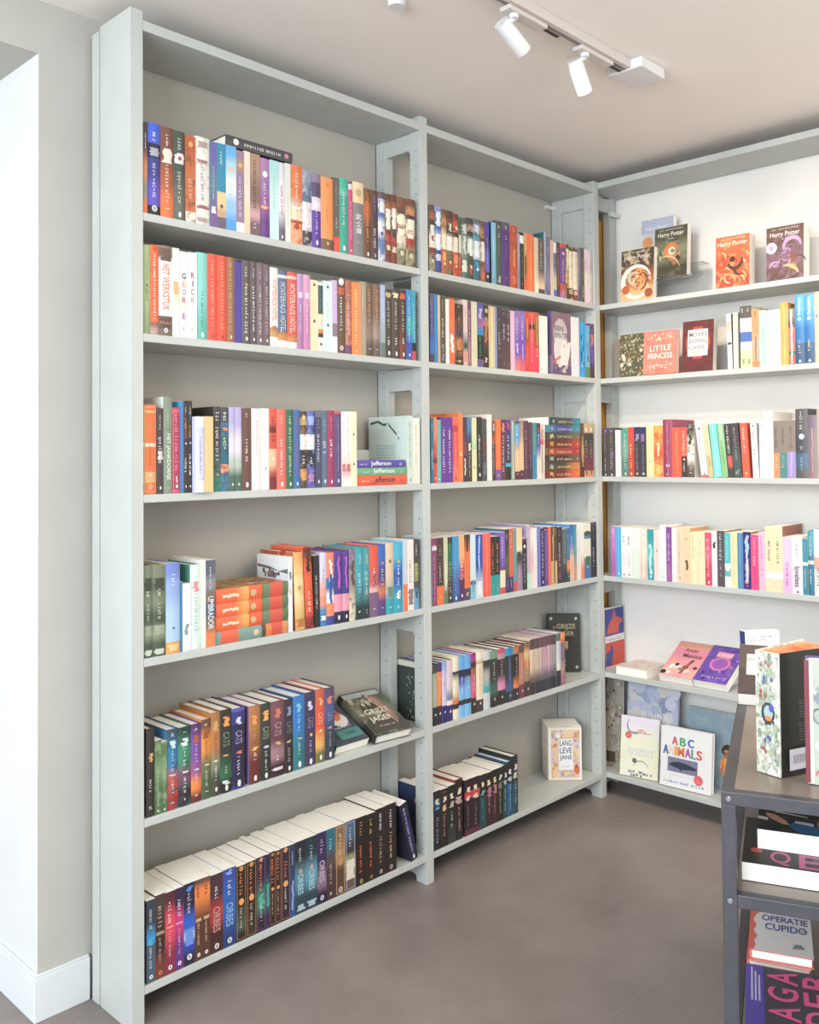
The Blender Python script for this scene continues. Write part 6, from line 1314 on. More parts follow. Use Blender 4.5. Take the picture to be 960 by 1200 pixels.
# clear stepped display stand carrying two of them
def acrylic():
    mt = bpy.data.materials.new('clear_acrylic')
    mt.use_nodes = True
    b = mt.node_tree.nodes['Principled BSDF']
    b.inputs['Base Color'].default_value = (.97, .98, .98, 1)
    b.inputs['Transmission Weight'].default_value = 1.0
    b.inputs['Roughness'].default_value = .04
    b.inputs['IOR'].default_value = 1.2
    return mt
M_acr = acrylic()
st = empty('display_stand', (2.045, -.214, S1 + .0004), 'clear acrylic stepped stand under the olive fantasy paperback, top right shelf', 'stand')
cbox('lower_step', st, [(0, .003, -.165, 0, 0, .076), (0, .05, -.165, 0, .076, .079), (.047, .05, -.165, 0, .079, .128)], mt=M_acr, bevel=0)
cbox('upper_step', st, [(.05, .1, -.165, .07, .128, .131), (.097, .1, -.165, .07, 0, .128)], mt=M_acr, bevel=0)
face_book('olive brown paperback with an orange ring, raised on the clear stand', (2.056, -.2), -90, .03, .195, .135, 4, '4a4434*100', '5a5444*30>8a8a68*40>4a4434*30', '6a6a50', art=art_prince, shelf=S1 + .0798, group=GHP)
face_book('pale blue and apricot paperback half hidden behind the olive one on the stand', (2.108, -.115), -90, .026, .2, .137, 3, 'c8c8d0*100', 'a8b4d0*28>d8d8e0*22>e8c890*50', 'f0e0c0', art=art_sky, shelf=S1 + .1318, group=GHP)

def art_floral(pr, rng):
    for i in range(170):
        D_(pr, rng.uniform(.05, .95), rng.uniform(.03, .97), rng.uniform(.012, .035), rng.choice(['b8b088', '8a8a60', 'c88a48', 'd8d0b0', '5a5a40', 'e0c8a0', 'a87038']), rows=4)
    for i in range(6):
        D_(pr, rng.uniform(.1, .9), rng.uniform(.1, .9), .06, 'f0d8b8')
def art_little(pr, rng):
    pr.quad(.05, .06, .03, .97, 'f0a080'); pr.quad(.94, .95, .03, .97, 'f0a080')
    for i in range(60):
        D_(pr, rng.uniform(.1, .9), rng.choice([rng.uniform(.05, .3), rng.uniform(.8, .95)]), rng.uniform(.012, .03), rng.choice(['f4c8a0', 'c8a8b0', 'e8e0c8', 'e06850', 'b890a0']), rows=4)
    T_(pr, 'A', 'f0e0c0', .42, .58, .76, .86)
    T_(pr, 'LITTLE', 'f0e0d8', .22, .86, .53, .66)
    T_(pr, 'PRINCESS', 'f4ecd8', .16, .9, .35, .48)
    pr.quad(.15, .85, .19, .2, 'f4d8c0')
    squiggle_uv(pr, rng, 'b87080', .3, .75, .12, .05)
def art_movies(pr, rng):
    for i, c in enumerate(['a83a30', 'd86a50', 'f0c8b8']):
        D_(pr, .5, .56, .40 - .05 * i, c, ry=.5 - .06 * i, rows=12)
    pr.quad(.18, .82, .3, .82, 'f4ece4')
    T_(pr, 'MOVIES', '4a4048', .22, .8, .68, .77); T_(pr, 'SHOWING', '5a4a50', .2, .8, .55, .64); T_(pr, 'NOWHERE', '5a5058', .2, .72, .42, .51)
    swirl(pr, .5, .9, .8, .8, 245, 295, .03, 'd8c0a8', 10)
GR2 = 'books shown cover out on the second shelf of the right-hand bookcase'
face_book('dark green and gold floral patterned hardback, cover out at the far left', (2.03, -.055), -90, .04, .168, .118, 2, '6a6a54*100', '5a5a44*100', '8a8a60', kind='h', art=art_floral, shelf=S2, group=GR2, fscale=70)
face_book('coral hardback with an ornate pink and cream title, cover out', (1.998, -.1762), -90, .028, .165, .136, 5, 'e88068*100', 'e8806a*100', 'e06a5a', kind='h', art=art_little, shelf=S2, group=GR2)
face_book('dark maroon paperback with a torn white panel, cover out before the gap', (2.0, -.3377), -90, .03, .187, .121, 5, '5a2a2a*100', '6a3030*100', '5a2428', art=art_movies, shelf=S2, group=GR2)
face_book('thin grey brown book edge at the far left end, behind the floral hardback', (2.085, .0), -90, .03, .165, .05, 1, '8a7e70*100', '9a8e80*100', shelf=S2, group=GR2, kind='p')

def art_horse(pr, rng):
    pr.quad(.02, .98, .53, .98, '3a48a0'); pr.quad(.02, .98, .42, .53, 'f0ece8'); pr.quad(.02, .98, .02, .42, 'd84838')
    pr.poly([(.1, .56), (.2, .72), (.4, .82), (.45, .95), (.55, .95), (.58, .84), (.9, .78), (.92, .72), (.75, .7), (.7, .56)], 'd85848')
    pr.poly([(.0, .05), (.05, .25), (.25, .28), (.3, .38), (.38, .36), (.42, .2), (.35, .14), (.3, .03)], '4a5098')
    squiggle_uv(pr, rng, '4a3a40', .1, .92, .475, .06)
face_book('blue and red picture book with a horse, standing in the corner', (2.03, .024), 0, .013, .235, .145, 1, '3a4088*100', 'e8e0dc*100', art=art_horse, shelf=S5, group='books on the fifth shelf of the right-hand bookcase')
GR5 = 'books lying on the fifth shelf of the right-hand bookcase'
def art_faint(pr, rng):
    for i in range(30):
        D_(pr, rng.uniform(.15, .85), rng.uniform(.2, .85), rng.uniform(.015, .05), rng.choice(['f0c8bc', 'f4d4c8', 'e8b8ac']), rows=4)
def art_mexico(pr, rng):
    pr.quad(.02, .98, .8, .98, 'e8a088')
    for i in range(14):
        D_(pr, rng.uniform(.1, .9), rng.uniform(.08, .34), rng.uniform(.04, .08), rng.choice(['f4ece8', 'e8d0c0', '3a3038', 'd8a8a0']), rows=5)
    pr.poly([(.5, .1), (.6, .1), (.72, .42), (.64, .44)], 'a85040'); pr.poly([(.64, .44), (.72, .42), (.76, .5), (.7, .52)], '3a4a68')
    D_(pr, .9, .3, .06, '6a3028'); D_(pr, .08, .1, .08, '3a2a2c')
    T_(pr, 'Amor', '6a4a48', .3, .7, .72, .82); T_(pr, 'Mexico', '6a3a38', .34, .9, .56, .67)
def art_violet(pr, rng):
    for i in range(60):
        D_(pr, rng.uniform(.05, .95), rng.uniform(.05, .95), rng.uniform(.012, .05), rng.choice(['8a5ac0', '5a3aa0', 'b080d8', 'd070b0', '4a2a88']), rows=4)
    D_(pr, .5, .5, .3, 'd878b8', rows=10); D_(pr, .5, .5, .22, '9a58b8', rows=8)
    pr.quad(.26, .74, .68, .82, 'f4a0b0')
    squiggle_uv(pr, rng, 'fff0f0', .3, .72, .75, .06); squiggle_uv(pr, rng, 'd8c0ec', .2, .8, .14, .06)
face_book('cream pink book lying flat at the left, beside the pink and purple pair', (1.992, -.047), -90, .03, .15, .131, 90, 'efe4da*100', 'f2d8cc*100', 'f4e4da', art=art_faint, shelf=S5, group=GR5)
face_book('pink and orange paperback, tilted left one of the tilted pair', (1.994, -.2256), -90, .03, .205, .134, 62, 'd87898*100', 'e888a0*55>f0a890*25>e8b0a0*20', 'e890b0', art=art_mexico, shelf=S5, group=GR5)
face_book('violet paperback with a pink round picture, right one of the tilted pair', (1.994, -.362), -90, .033, .205, .128, 62, '6a48a8*100', '6a4ab0*100', '8a60c0', art=art_violet, shelf=S5, group=GR5)
def added_wedge(loc, rot, width, depth, height, label):  # added prop that holds a tilted book up from behind
    e = empty('book_easel', loc, label, 'book easel')
    e.rotation_euler = (0, 0, R(rot))
    bm = bmesh.new()
    prism(bm, [(0, 0), (depth, 0), (depth, height)], -width / 2, width / 2)
    o = mesh_obj('wedge', bm, flat('e4e2dc', .5), e)
    o.rotation_euler = (R(90), 0, 0)
    return e
added_wedge((2.07, -.36, S5 + .0004), 0, .2, .09, .046, 'small white wedge under the tilted pink and violet paperbacks')  # unseen support, added so the tilted pair rests on something

GR6 = 'picture books on the bottom shelf of the right-hand bookcase'
def art_abc(pr, rng):
    cs = {'A': 'd8485a', 'B': '3aa860', 'C': '3a5ab8'}
    for i, ch in enumerate('ABC'):
        for k in (0, .006, .012):
            T_(pr, ch, cs[ch], .23 + .155 * i + k, .34 + .155 * i + k, .71, .85)
    for i, (ch, c) in enumerate(zip('ANIMALS!', ['3a5ab0', 'e8d0a0', 'e8a038', 'e87838', 'a848a8', '3aa860', 'd84858', 'f0e0c0'])):
        u = [.06, .17, .29, .345, .49, .61, .71, .83][i]
        wd = [.1, .1, .035, .125, .105, .085, .1, .03][i]
        for k in (0, .006, .012):
            T_(pr, ch, c, u + k, u + wd + k, .535, .69)
    pr.quad(.16, .74, .26, .5, '7a7a98')
    pr.poly([(.17, .36), (.24, .41), (.36, .44), (.52, .43), (.72, .38), (.72, .35), (.55, .33), (.44, .32), (.42, .28), (.39, .32), (.28, .34)], '2e3448')
    squiggle_uv(pr, rng, 'c8a0a8', .2, .72, .215, .022)
    D_(pr, .76, .2, .085, 'e8505a'); squiggle_uv(pr, rng, 'f8c8c0', .71, .82, .21, .03); squiggle_uv(pr, rng, 'f8c8c0', .71, .82, .17, .03)
    squiggle_uv(pr, rng, '3a6ac0', .1, .88, .1, .055)
face_book('white picture book titled ABC ANIMALS! in multicoloured letters', (2.004, -.2162), -87, .024, .215, .2, 6, 'd85a5a*14/e8a048*14/3a8ac0*14/48a868*14/e8a048*14/3a5ab0*14/c84a68*16', 'f0eeee*100', kind='h', art=art_abc, shelf=S6, group=GR6, left='ecebea')
def art_creature(pr, rng):
    pr.quad(.02, .98, .84, .99, 'e4dcec')
    swirl(pr, .35, .86, .18, .22, 140, 330, .02, '8a80b8'); swirl(pr, .6, .7, .2, .05, 160, 30, .015, 'd87868'); pr.quad(.26, .8, .735, .75, 'd88a80')
    D_(pr, .2, .68, .085, 'e05a5a'); squiggle_uv(pr, rng, 'f8d0c8', .14, .27, .68, .04)
    T_(pr, 'GOZERT', 'b0a898', .2, .86, .36, .48)
    T_(pr, 'GOZERT', 'fbf6ea', .19, .85, .365, .485)
    D_(pr, .38, .27, .06, '6a6464'); swirl(pr, .55, .14, .2, .2, 20, 160, .012, '8a8898'); D_(pr, .6, .16, .1, 'f4f0d8')
    for i in range(16):
        D_(pr, rng.uniform(.15, .85), rng.uniform(.02, .09), .03, rng.choice(['9a90b0', 'b8b0c8', '7a7488']), rows=4)
face_book('cream and lilac picture book with a round red sticker', (1.9985, -.0515), -80, .014, .222, .15, 8, 'e8dcc8*100', 'e8e0ec*16>f4e8c8*84', 'f0e4d0', art=art_creature, shelf=S6, group=GR6)
def art_herd(pr, rng):
    for i in range(40):
        D_(pr, rng.uniform(.05, .95), rng.uniform(.45, .97), rng.uniform(.05, .14), rng.choice(['a8b0d0', 'b8bedc', 'c8cce4', 'dcd8d4', '98a2c4', 'd8d8ec']), rows=6)
    for i in range(5):
        T_(pr, 'JUMBO'[i], 'f4ecd8', .25 + .12 * i, .35 + .12 * i, .5, .68)
    for i in range(14):
        D_(pr, rng.uniform(.5, .85), rng.uniform(.08, .2), .035, rng.choice(['7a7a80', '98989c', '5a5a60']), rows=4)
face_book('large pale blue picture book with animals, behind the cream and lilac one', (2.075, -.03), -92, .014, .345, .22, 5, 'a8b0c8*100', 'c0c8e4*55>dcdcec*45', 'a0a8d0', kind='h', art=art_herd, shelf=S6, group=GR6)
def art_wild(pr, rng):
    for i in range(46):
        D_(pr, rng.uniform(.05, .95), rng.uniform(.05, .97), rng.uniform(.03, .09), rng.choice(['8a8478', '6a645c', 'b0a898', '4a4640', '9a9488', 'c8b8a0']), rows=5)
    pr.quad(.02, .6, .06, .18, '4a3c2c')
face_book('grey brown animal picture book standing in the corner', (2.045, .042), -80, .012, .34, .07, 4, '8a8070*100', 'a09888*100', '7a7468', art=art_wild, shelf=S6, group=GR6)
def art_lines(pr, rng):
    for i in range(26):
        pr.quad(.06 + .034 * i, .07 + .034 * i, .55 + .1 * rng.random(), .85 - .1 * rng.random(), 'a0b4c0')
face_book('wide grey blue picture book at the back, right of the pale blue one', (2.125, -.262), -90, .012, .272, .24, 4, '9ab0bc*100', '98b0bc*100', 'a8bcc8', art=art_lines, shelf=S6, group=GR6)

# small doll beside the ABC book
doll = empty('doll', (2.045, -.4655, S6 + .0004), 'small standing doll with brown hair and an orange top on the bottom shelf', 'doll')
def skin_doll():
    vs = {'pelvis': ((0, 0, .085), .016), 'belly': ((0, 0, .105), .0145), 'chest': ((0, 0, .128), .0165), 'neck': ((0, 0, .146), .006), 'chin': ((-.001, 0, .153), .0085), 'head': ((0, 0, .166), .0155), 'crown': ((.001, 0, .177), .0115)}
    ed = [('pelvis', 'belly'), ('belly', 'chest'), ('chest', 'neck'), ('neck', 'chin'), ('chin', 'head'), ('head', 'crown')]
    for s, k in ((1, 'l'), (-1, 'r')):
        vs.update({'hip' + k: ((0, s * .009, .078), .0095), 'knee' + k: ((-.001, s * .010, .043), .0075), 'ankle' + k: ((0, s * .010, .010), .0055), 'toe' + k: ((-.012, s * .011, .0055), .0048),
                   'sho' + k: ((0, s * .018, .136), .0065), 'elb' + k: ((.001, s * .0225, .112), .0052), 'wri' + k: ((-.002, s * .0235, .09), .0042), 'hand' + k: ((-.003, s * .0235, .081), .0045)})
        ed += [('pelvis', 'hip' + k), ('hip' + k, 'knee' + k), ('knee' + k, 'ankle' + k), ('ankle' + k, 'toe' + k), ('chest', 'sho' + k), ('sho' + k, 'elb' + k), ('elb' + k, 'wri' + k), ('wri' + k, 'hand' + k)]
    names = list(vs)
    me = bpy.data.meshes.new('body')
    me.from_pydata([vs[n][0] for n in names], [(names.index(a), names.index(b)) for a, b in ed], [])
    o = link_obj('body', me)
    sk = o.modifiers.new('skin', 'SKIN')
    for i, n in enumerate(names):
        me.skin_vertices[0].data[i].radius = (vs[n][1], vs[n][1])
        me.skin_vertices[0].data[i].use_root = (n == 'pelvis')
    sb = o.modifiers.new('sub', 'SUBSURF')
    sb.levels = sb.render_levels = 1
    dg = bpy.context.evaluated_depsgraph_get()
    m2 = bpy.data.meshes.new_from_object(o.evaluated_get(dg))
    bpy.data.objects.remove(o)
    for c in ('a8704a', 'e08a40', '8a7a68', '3a2a22'):
        m2.materials.append(flat(c, .6))
    for p in m2.polygons:
        z, yy = p.center.z, abs(p.center.y)
        p.material_index = 3 if z < .013 else 0 if (z > .145 or (yy > .019 and z < .104)) else (1 if z > .082 else 2)
        p.use_smooth = True
    low = min(v.co.z for v in m2.vertices)
    for v in m2.vertices:
        v.co.z -= low
    link_obj('body', m2, doll)
    bm = bmesh.new()
    bmesh.ops.create_uvsphere(bm, u_segments=14, v_segments=10, radius=1)
    for v in bm.verts:
        v.co = Vector((v.co.x * .019 + .005, v.co.y * .021, v.co.z * .021 + .169 - low))
        if v.co.x < -.006:
            v.co.x = -.006
    mesh_obj('hair', bm, flat('2e2018', .7), doll, smooth=True)
    bm = bmesh.new()
    for s in (-1, 1):
        tube(bm, (-.0165, s * .006, .167 - low), (-.0185, s * .006, .167 - low), .0022, n=8)
    mesh_obj('eyes', bm, flat('241a16', .4), doll)
skin_doll()

# --- left and middle bays, cover out
GJ_ = 'books lying tilted on the fifth shelf of the left bay'
def art_ranger(pr, rng):
    pr.quad(.03, .97, .86, .97, 'a8b4b4')
    for i in range(22):
        D_(pr, rng.uniform(.05, .6), rng.uniform(.35, .85), rng.uniform(.04, .1), rng.choice(['a0a288', '8a8c74', 'b8b8a0', '6a6c58']), rows=5)
    for u in (.28, .42, .55, .62):
        pr.poly([(u - .09, .5), (u, .74), (u + .09, .5)], '4a463a')
    pr.quad(.1, .95, .05, .34, '4e4a42')
    T_(pr, 'DE', 'e0d0b0', .1, .19, .44, .5); T_(pr, 'GRIJZE', 'ece0c8', .22, .86, .42, .56); T_(pr, 'JAGER', 'ece0c8', .2, .78, .25, .39)
    squiggle_uv(pr, rng, 'd8ccb0', .3, .72, .18, .04)
    for i in range(7):
        pr.poly([(.55 + .03 * i, .9 - .02 * i), (.57 + .03 * i, .9 - .02 * i), (.78 + .022 * i, .16 + .02 * i), (.77 + .022 * i, .16 + .02 * i)], ['c88878', 'e0d0b8', 'a8584a'][i % 3])
face_book('dark olive fantasy hardback with pale title, lying tilted beside the frame', (.7473, -.004), -6, .03, .205, .142, 66, '3a3a34*12/8a8c7a*50>2e2c28*38', '5a584a*30>76765e*30>4e4c42*40', '8a8a70', kind='h', art=art_ranger, shelf=S5, group=GJ_)
def art_tiger(pr, rng):
    D_(pr, .66, .52, .24, 'e8e4e0', rows=10); D_(pr, .62, .66, .2, 'c8683a', rows=8); D_(pr, .64, .58, .12, 'e0783a', rows=8)
    for u in (.54, .72):
        D_(pr, u, .65, .025, '2a2420')
    pr.quad(.3, .97, .1, .3, '4a8a84'); squiggle_uv(pr, rng, 'e0ece8', .35, .95, .36, .06); squiggle_uv(pr, rng, '2e3a3c', .5, .9, .22, .08)
face_book('slate blue paperback with an orange and white animal face, lying tilted', (.6098, .012), 0, .026, .19, .128, 64, '3a4048*100', '4a505c*100', '3a4654', art=art_tiger, shelf=S5, group=GJ_)
added_wedge((.695, .115, S5 + .0004), 90, .06, .06, .066, 'small white wedge under the tilted slate blue paperback')  # added support that keeps the slate blue book tilted
added_wedge((.83, .105, S5 + .0004), 90, .08, .07, .034, 'small white wedge under the tilted olive hardback')  # hidden wedge added to carry the olive hardback

def art_plain(pr, rng):
    pr.quad(.06, .94, .06, .94, 'efe8de')
face_book('small cream book against the back panel behind the three lying books', (.8485, .177), 0, .018, .107, .10, 0, 'ece4d8*100', 'ece4d8*100', art=art_plain, shelf=S3, group='books on the third shelf of the left bay')

def art_wolf(pr, rng):
    pr.quad(.02, .98, .02, .16, '6a5478')
    D_(pr, .42, .66, .34, 'c0b4b4', rows=12, ry=.42); D_(pr, .45, .4, .36, 'd4cccc', rows=12, ry=.5); D_(pr, .6, .3, .2, 'e8dcd8', ry=.45, rows=8)
    pr.poly([(.95, .55), (.8, .53), (.62, .22), (.72, .12), (.85, .3)], 'ecdcd4')
    T_(pr, 'EEN', '4a4048', .14, .56, .7, .78); T_(pr, 'WINTER', '4a4450', .1, .8, .58, .67)
    D_(pr, .6, .47, .05, 'e8b048'); pr.poly([(.0, .2), (.06, .18), (.45, .29), (.4, .31)], 'e0582c')
    for i in range(12):
        D_(pr, rng.uniform(.1, .7), rng.uniform(.06, .14), .05, rng.choice(['5a4a50', '8a7a80', 'c8b8b8']), rows=4)
face_book('mauve hardback with a big white animal, cover out, middle bay, second shelf', (1.672, .008), 0, .028, .235, .13, 0, '5a4a80*70/7a6a90*30', '8a6878*100', '7a5868', kind='h', art=art_wolf, shelf=S2, left='5a4a80', group='books on the second shelf of the middle bay')

def art_black(pr, rng):
    for (u, v) in ((.12, .92), (.88, .92), (.88, .08), (.12, .08)):
        D_(pr, u, v, .045, 'b8b8a8', rows=4); D_(pr, u + .03, v - .02, .02, '33332c', rows=3)
    T_(pr, 'DE', 'a89870', .17, .25, .74, .79); T_(pr, 'GRIJZE', 'b0a078', .28, .86, .72, .83); T_(pr, 'JAGER', 'b0a078', .26, .82, .6, .7)
    pr.quad(.42, .62, .4, .53, 'b8b080'); pr.quad(.42, .62, .38, .41, 'a86a30')
    squiggle_uv(pr, rng, 'c8c4b0', .3, .6, .2, .04); squiggle_uv(pr, rng, 'c8c4b0', .32, .6, .13, .04)
face_book('black hardback with gold title and corner ornaments, cover out leaning in the corner', (1.833, .159), -46, .03, .222, .128, 4, '2e2e2a*100', '34342e*100', kind='h', art=art_black, shelf=S5, group='books on the fifth shelf of the middle bay')

def art_jane(pr, rng):
    for i in range(110):
        u, v = rng.uniform(.1, .93), rng.uniform(.06, .95)
        D_(pr, u, v, rng.uniform(.02, .06), rng.choice(['e0a060', 'b8a8b8', 'f0c890', 'd8c0c8', 'c88858', 'a8a0b8', 'e8b878']), rows=4)
    D_(pr, .3, .85, .08, 'f4f0f4'); D_(pr, .86, .2, .1, 'd8663a'); D_(pr, .83, .27, .04, '8a3a3a')
    pr.quad(.32, .74, .2, .78, 'f4f0ec')
    for s, v in (('LANG', .65), ('LEVE', .51), ('JANE', .37)):
        T_(pr, s, '4a5470', .35, .71, v, v + .11)
    squiggle_uv(pr, rng, '8aa0c8', .43, .65, .27, .04)
    for a in ((0.02, .1, 0.02, .98), (.93, .985, .02, .98)):
        pr.quad(a[0], a[1], a[2], a[3], 'f4eee6')
    pr.quad(.1, .93, .955, .985, 'f4eee6'); pr.quad(.1, .93, .02, .05, 'f4eee6')
GJN = 'copies of the cream orange floral book'
JX = Vector((math.cos(R(-44.6)), math.sin(R(-44.6)), 0))
JN = Vector((JX.y, -JX.x, 0))
for i, lab in enumerate(('cream book with orange flowers and a white title panel, foremost of three copies', 'second copy of the cream floral book, standing right behind the front one', 'rearmost of the three cream floral books on the bottom shelf')):
    p = Vector((1.7547, .110, 0)) - JN * (.0365 * i)
    p = p + JX * (-.002 * i)
    face_book(lab, (p.x, p.y), -44.6, .035, .2 + .001 * i, .13, 0, 'eee4dc*100', 'e8c8a0*100', 'c8b0b8', art=art_jane, shelf=S6, group=GJN)

# ================================================================== TRACK LIGHTS
def pt(px, py, z):          # where a line of sight meets the height z
    d = _r * ((px - 480) / 1076.773) + _d * ((py - 507.708) / 1076.773) + _f
    c = Vector((-1.1237, -1.9717, 1.3242))
    return c + d * ((z - c.z) / d.z)
M_track = flat('d8d0c8', .45)
M_lampw = flat('f0eeea', .4)
tr = empty('lighting_track', (0, -.617, ZC - .0004), 'white ceiling track running away from the camera, carrying two spotlights', 'light track')
cbox('rail_profile', tr, [(-.6, 1.16, -.02, .02, -.026, 0)], mt=M_track, bevel=.002)
cbox('slot', tr, [(-.6, 1.16, -.006, .006, -.0266, -.0262)], mt=flat('8a847c', .6))
cbox('feed_box', tr, [(1.16, 1.29, -.055, .055, -.03, 0)], mt=M_lampw, bevel=.004)
for x0 in (.755, 1.07):
    cbox('driver_insert', tr, [(x0, x0 + .1, .009, .0195, -.0272, -.0262)], mt=flat('3a342e', .6), bevel=0)
def spot(xj, tip, label, power):
    s = empty('track_spotlight', (xj, -.612, ZC - .0275), label, 'spotlight', 'spotlights on the ceiling track')
    cbox('adapter', s, [(-.035, .12, -.016, .016, -.012, 0)], mt=M_track, bevel=.002)
    j = Vector((0, .03, -.03))
    dirv = (Vector(tip)).normalized()
    bm = bmesh.new()
    tube(bm, (0, .0, -.012), (0, .0, -.022), .012)
    tube(bm, (0, 0, -.022), tuple(j), .006)
    mesh_obj('joint', bm, M_lampw, s)
    bm = bmesh.new()
    a = j - dirv * .012
    b = j + dirv * .082
    tube(bm, a, b, .021, .021, 24)
    tube(bm, b, b + dirv * .002, .021, .019, 24)
    mesh_obj('lamp_head', bm, M_lampw, s)
    bm = bmesh.new()
    tube(bm, b + dirv * .002, b + dirv * .0026, .0165, .0165, 20)
    em = bpy.data.materials.new('lit_lens')
    em.use_nodes = True
    pb = em.node_tree.nodes['Principled BSDF']
    pb.inputs['Emission Color'].default_value = (1, .9, .76, 1)
    pb.inputs['Emission Strength'].default_value = 4
    mesh_obj('lens', bm, em, s)
    l = bpy.data.lights.new('spot_bulb', 'SPOT')
    l.energy = power
    l.color = (1, .86, .70)
    l.spot_size = R(95)
    l.spot_blend = .9
    l.shadow_soft_size = .025
    lo = bpy.data.objects.new('spot_bulb', l)
    COL.objects.link(lo)
    lo.parent = s
    lo.location = b + dirv * .01
    lo.rotation_euler = dirv.to_track_quat('-Z', 'Y').to_euler()
    return s
spot(.655, (.78, -.08, -.5), 'white cylindrical spotlight nearer the camera on the ceiling track, pointing right', 20)
spot(.965, (.64, .06, -.74), 'white cylindrical spotlight beside the feed box at the far end of the track', 34)
sp3 = empty('ceiling_sensor', tuple(pt(465, 0, ZC - .0004)), 'small round white fitting on the ceiling at the top edge of the photo', 'ceiling fitting')
bm = bmesh.new()
tube(bm, (0, 0, 0), (0, 0, -.018), .024, .02, 20)
mesh_obj('housing', bm, M_lampw, sp3)

# ================================================================== BLACK METAL DISPLAY TABLE
CA = -68.0
CX = Vector((math.cos(R(CA)), math.sin(R(CA)), 0))       # along the near edge
CY = Vector((-CX.y, CX.x, 0))                            # away from the camera
cm = Matrix.Identity(4)
for i in range(3):
    cm[i][0], cm[i][1], cm[i][2] = CX[i], CY[i], (0, 0, 1)[i]
cm[0][3], cm[1][3] = .3493, -1.2594
TW, TD, TZ = .62, 1.02, .76
M_met = noisy('black_powder_coat', '46454b', '4e4d53', 30, rough=.42, spec=.5, metal=.25)
M_top = noisy('dark_steel_sheet', '857a70', '90857a', 12, rough=.34, spec=.5, metal=.35)  # dark sheet steel; reflected brown of the room is put into the colour
tb = empty('display_table', mat=cm, label='black metal display table with three shelves, in the right foreground', cat='table')
P_ = .023
for x in (0, TW - P_):
    for y in (0, TD - P_):
        cbox('leg', tb, [(x, x + P_, y, y + P_, 0, TZ - .022)], mt=M_met)
for nm, z, sheet in (('top_shelf', TZ, True), ('middle_shelf', .592, True), ('lower_shelf', .305, True)):
    fr = cbox(nm + '_frame', tb, [(P_ if nm != 'top_shelf' else 0, TW - (P_ if nm != 'top_shelf' else 0), 0, .02, z - .022, z), (P_ if nm != 'top_shelf' else 0, TW - (P_ if nm != 'top_shelf' else 0), TD - .02, TD, z - .022, z),
                              (0, .02, .02 if nm == 'top_shelf' else P_, TD - (.02 if nm == 'top_shelf' else P_), z - .022, z), (TW - .02, TW, .02 if nm == 'top_shelf' else P_, TD - (.02 if nm == 'top_shelf' else P_), z - .022, z)], mt=M_met)
    cbox(nm, tb, [(.0202, TW - .0202, .0202, TD - .0202, z - .006, z - .001)], mt=M_top, bevel=0)
bm = bmesh.new()
for z in (TZ - .012, .58, .294):
    tube(bm, (.0115, -.0012, z), (.0115, .0, z), .0035, .0045, 12)
mesh_obj('bolts', bm, flat('a8a8ac', .3, .9), tb)
def onto(x, y):
    v = cm @ Vector((x, y, 0))
    return (v.x, v.y)

GT = 'books on the black display table'
M_marble = noisy('marbled_print', '98a390', 'ece8dc', 55, rough=.4, detail=6)
def art_marble(pr, rng, u0=.02, u1=.98, n=150):
    for i in range(n):
        a = rng.uniform(0, 360)
        swirl(pr, rng.uniform(u0 + .05, u1 - .05), rng.uniform(.04, .96), .03 + .05 * rng.random(), .06, a, a + 160, .012,
              rng.choice(['8a9a80', 'b8c0a8', 'a05048', '5a68a8', 'f4f0e4', '6a7a60', 'd8d0c0', '7a8a9a', 'c87058', 'a8b898']), 5)

def spine_art(root, w, h, rng, bul):
    pr = Print(spine_conv(w, bul))
    for i in range(220):
        z, x = rng.uniform(.02, .98) * h, rng.uniform(.08, .92) * w
        r = rng.uniform(.0015, .0045)
        pr.disc(x, z, r, rng.choice(['a8b4a0', 'b8c0a8', 'f0ece0', 'a8b898', 'd8d0c0', '8a9880', 'c8c8b8', 'b0a8a0']), 3, 1, r * rng.uniform(.6, 2.2))
    for z, c in ((.76, '5a68a8'), (.66, 'a85048'), (.44, '4a5868'), (.30, '5a60a8'), (.2, 'a85850'), (.9, 'b07868')):
        for k in range(3):
            pr.disc(w * rng.uniform(.2, .8), h * (z + rng.uniform(-.025, .025)), .0025, c, 4, 1, .0035)
    pr.disc(w * .55, h * .5, .013, '3a4048', 8, 3, .019)
    pr.disc(w * .57, h * .51, .009, 'a8c0c0', 8, 3, .012)
    pr.disc(w * .57, h * .46, .007, 'e08040', 4, 3, .004)
    pr.disc(w * .7, h * .55, .005, '4a5ab8', 5, 2, .007)
    pr.make('spine_artwork', root)

def open_book(label, P, ang_front, ang_back, w, h, d, z0):
    """Thick hardback standing slightly open: the spine towards the room, boards spread."""
    root = empty('book', (P[0], P[1], z0 + .0004), label, 'book', GT)
    ef = Vector((math.cos(R(ang_front)), math.sin(R(ang_front)), 0))
    eb = Vector((math.cos(R(ang_back)), math.sin(R(ang_back)), 0))
    a = Vector((0, 0, 0))
    return root, ef, eb

# standing hardback with marbled spine and black back cover
SP0, SP1 = Vector((.4860, -1.2620)), Vector((.4760, -1.3080))
sdir = (SP1 - SP0)
wS = sdir.length
root = empty('book', (SP0.x, SP0.y, TZ + .0004), 'thick hardback with a marbled spine, standing on the table with its black back cover visible', 'book', GT)
root.rotation_euler = (0, 0, math.atan2(sdir.y, sdir.x))
hS, dS = .214, .155
def board_end(x0, ang):
    return (x0 + dS * math.cos(ang), dS * math.sin(ang))
bm = bmesh.new()
f0 = board_end(0, R(93))
b0 = board_end(wS, R(82))
tt = .003
prism(bm, [(0, 0), (wS, 0), (wS, tt), (0, tt)], 0, hS, 0)                                   # spine
prism(bm, [(0, tt), (tt, tt), (f0[0] + tt, f0[1]), f0], 0, hS, 2)
prism(bm, [(wS - tt, tt), (wS, tt), b0, (b0[0] - tt, b0[1])], 0, hS, 1)
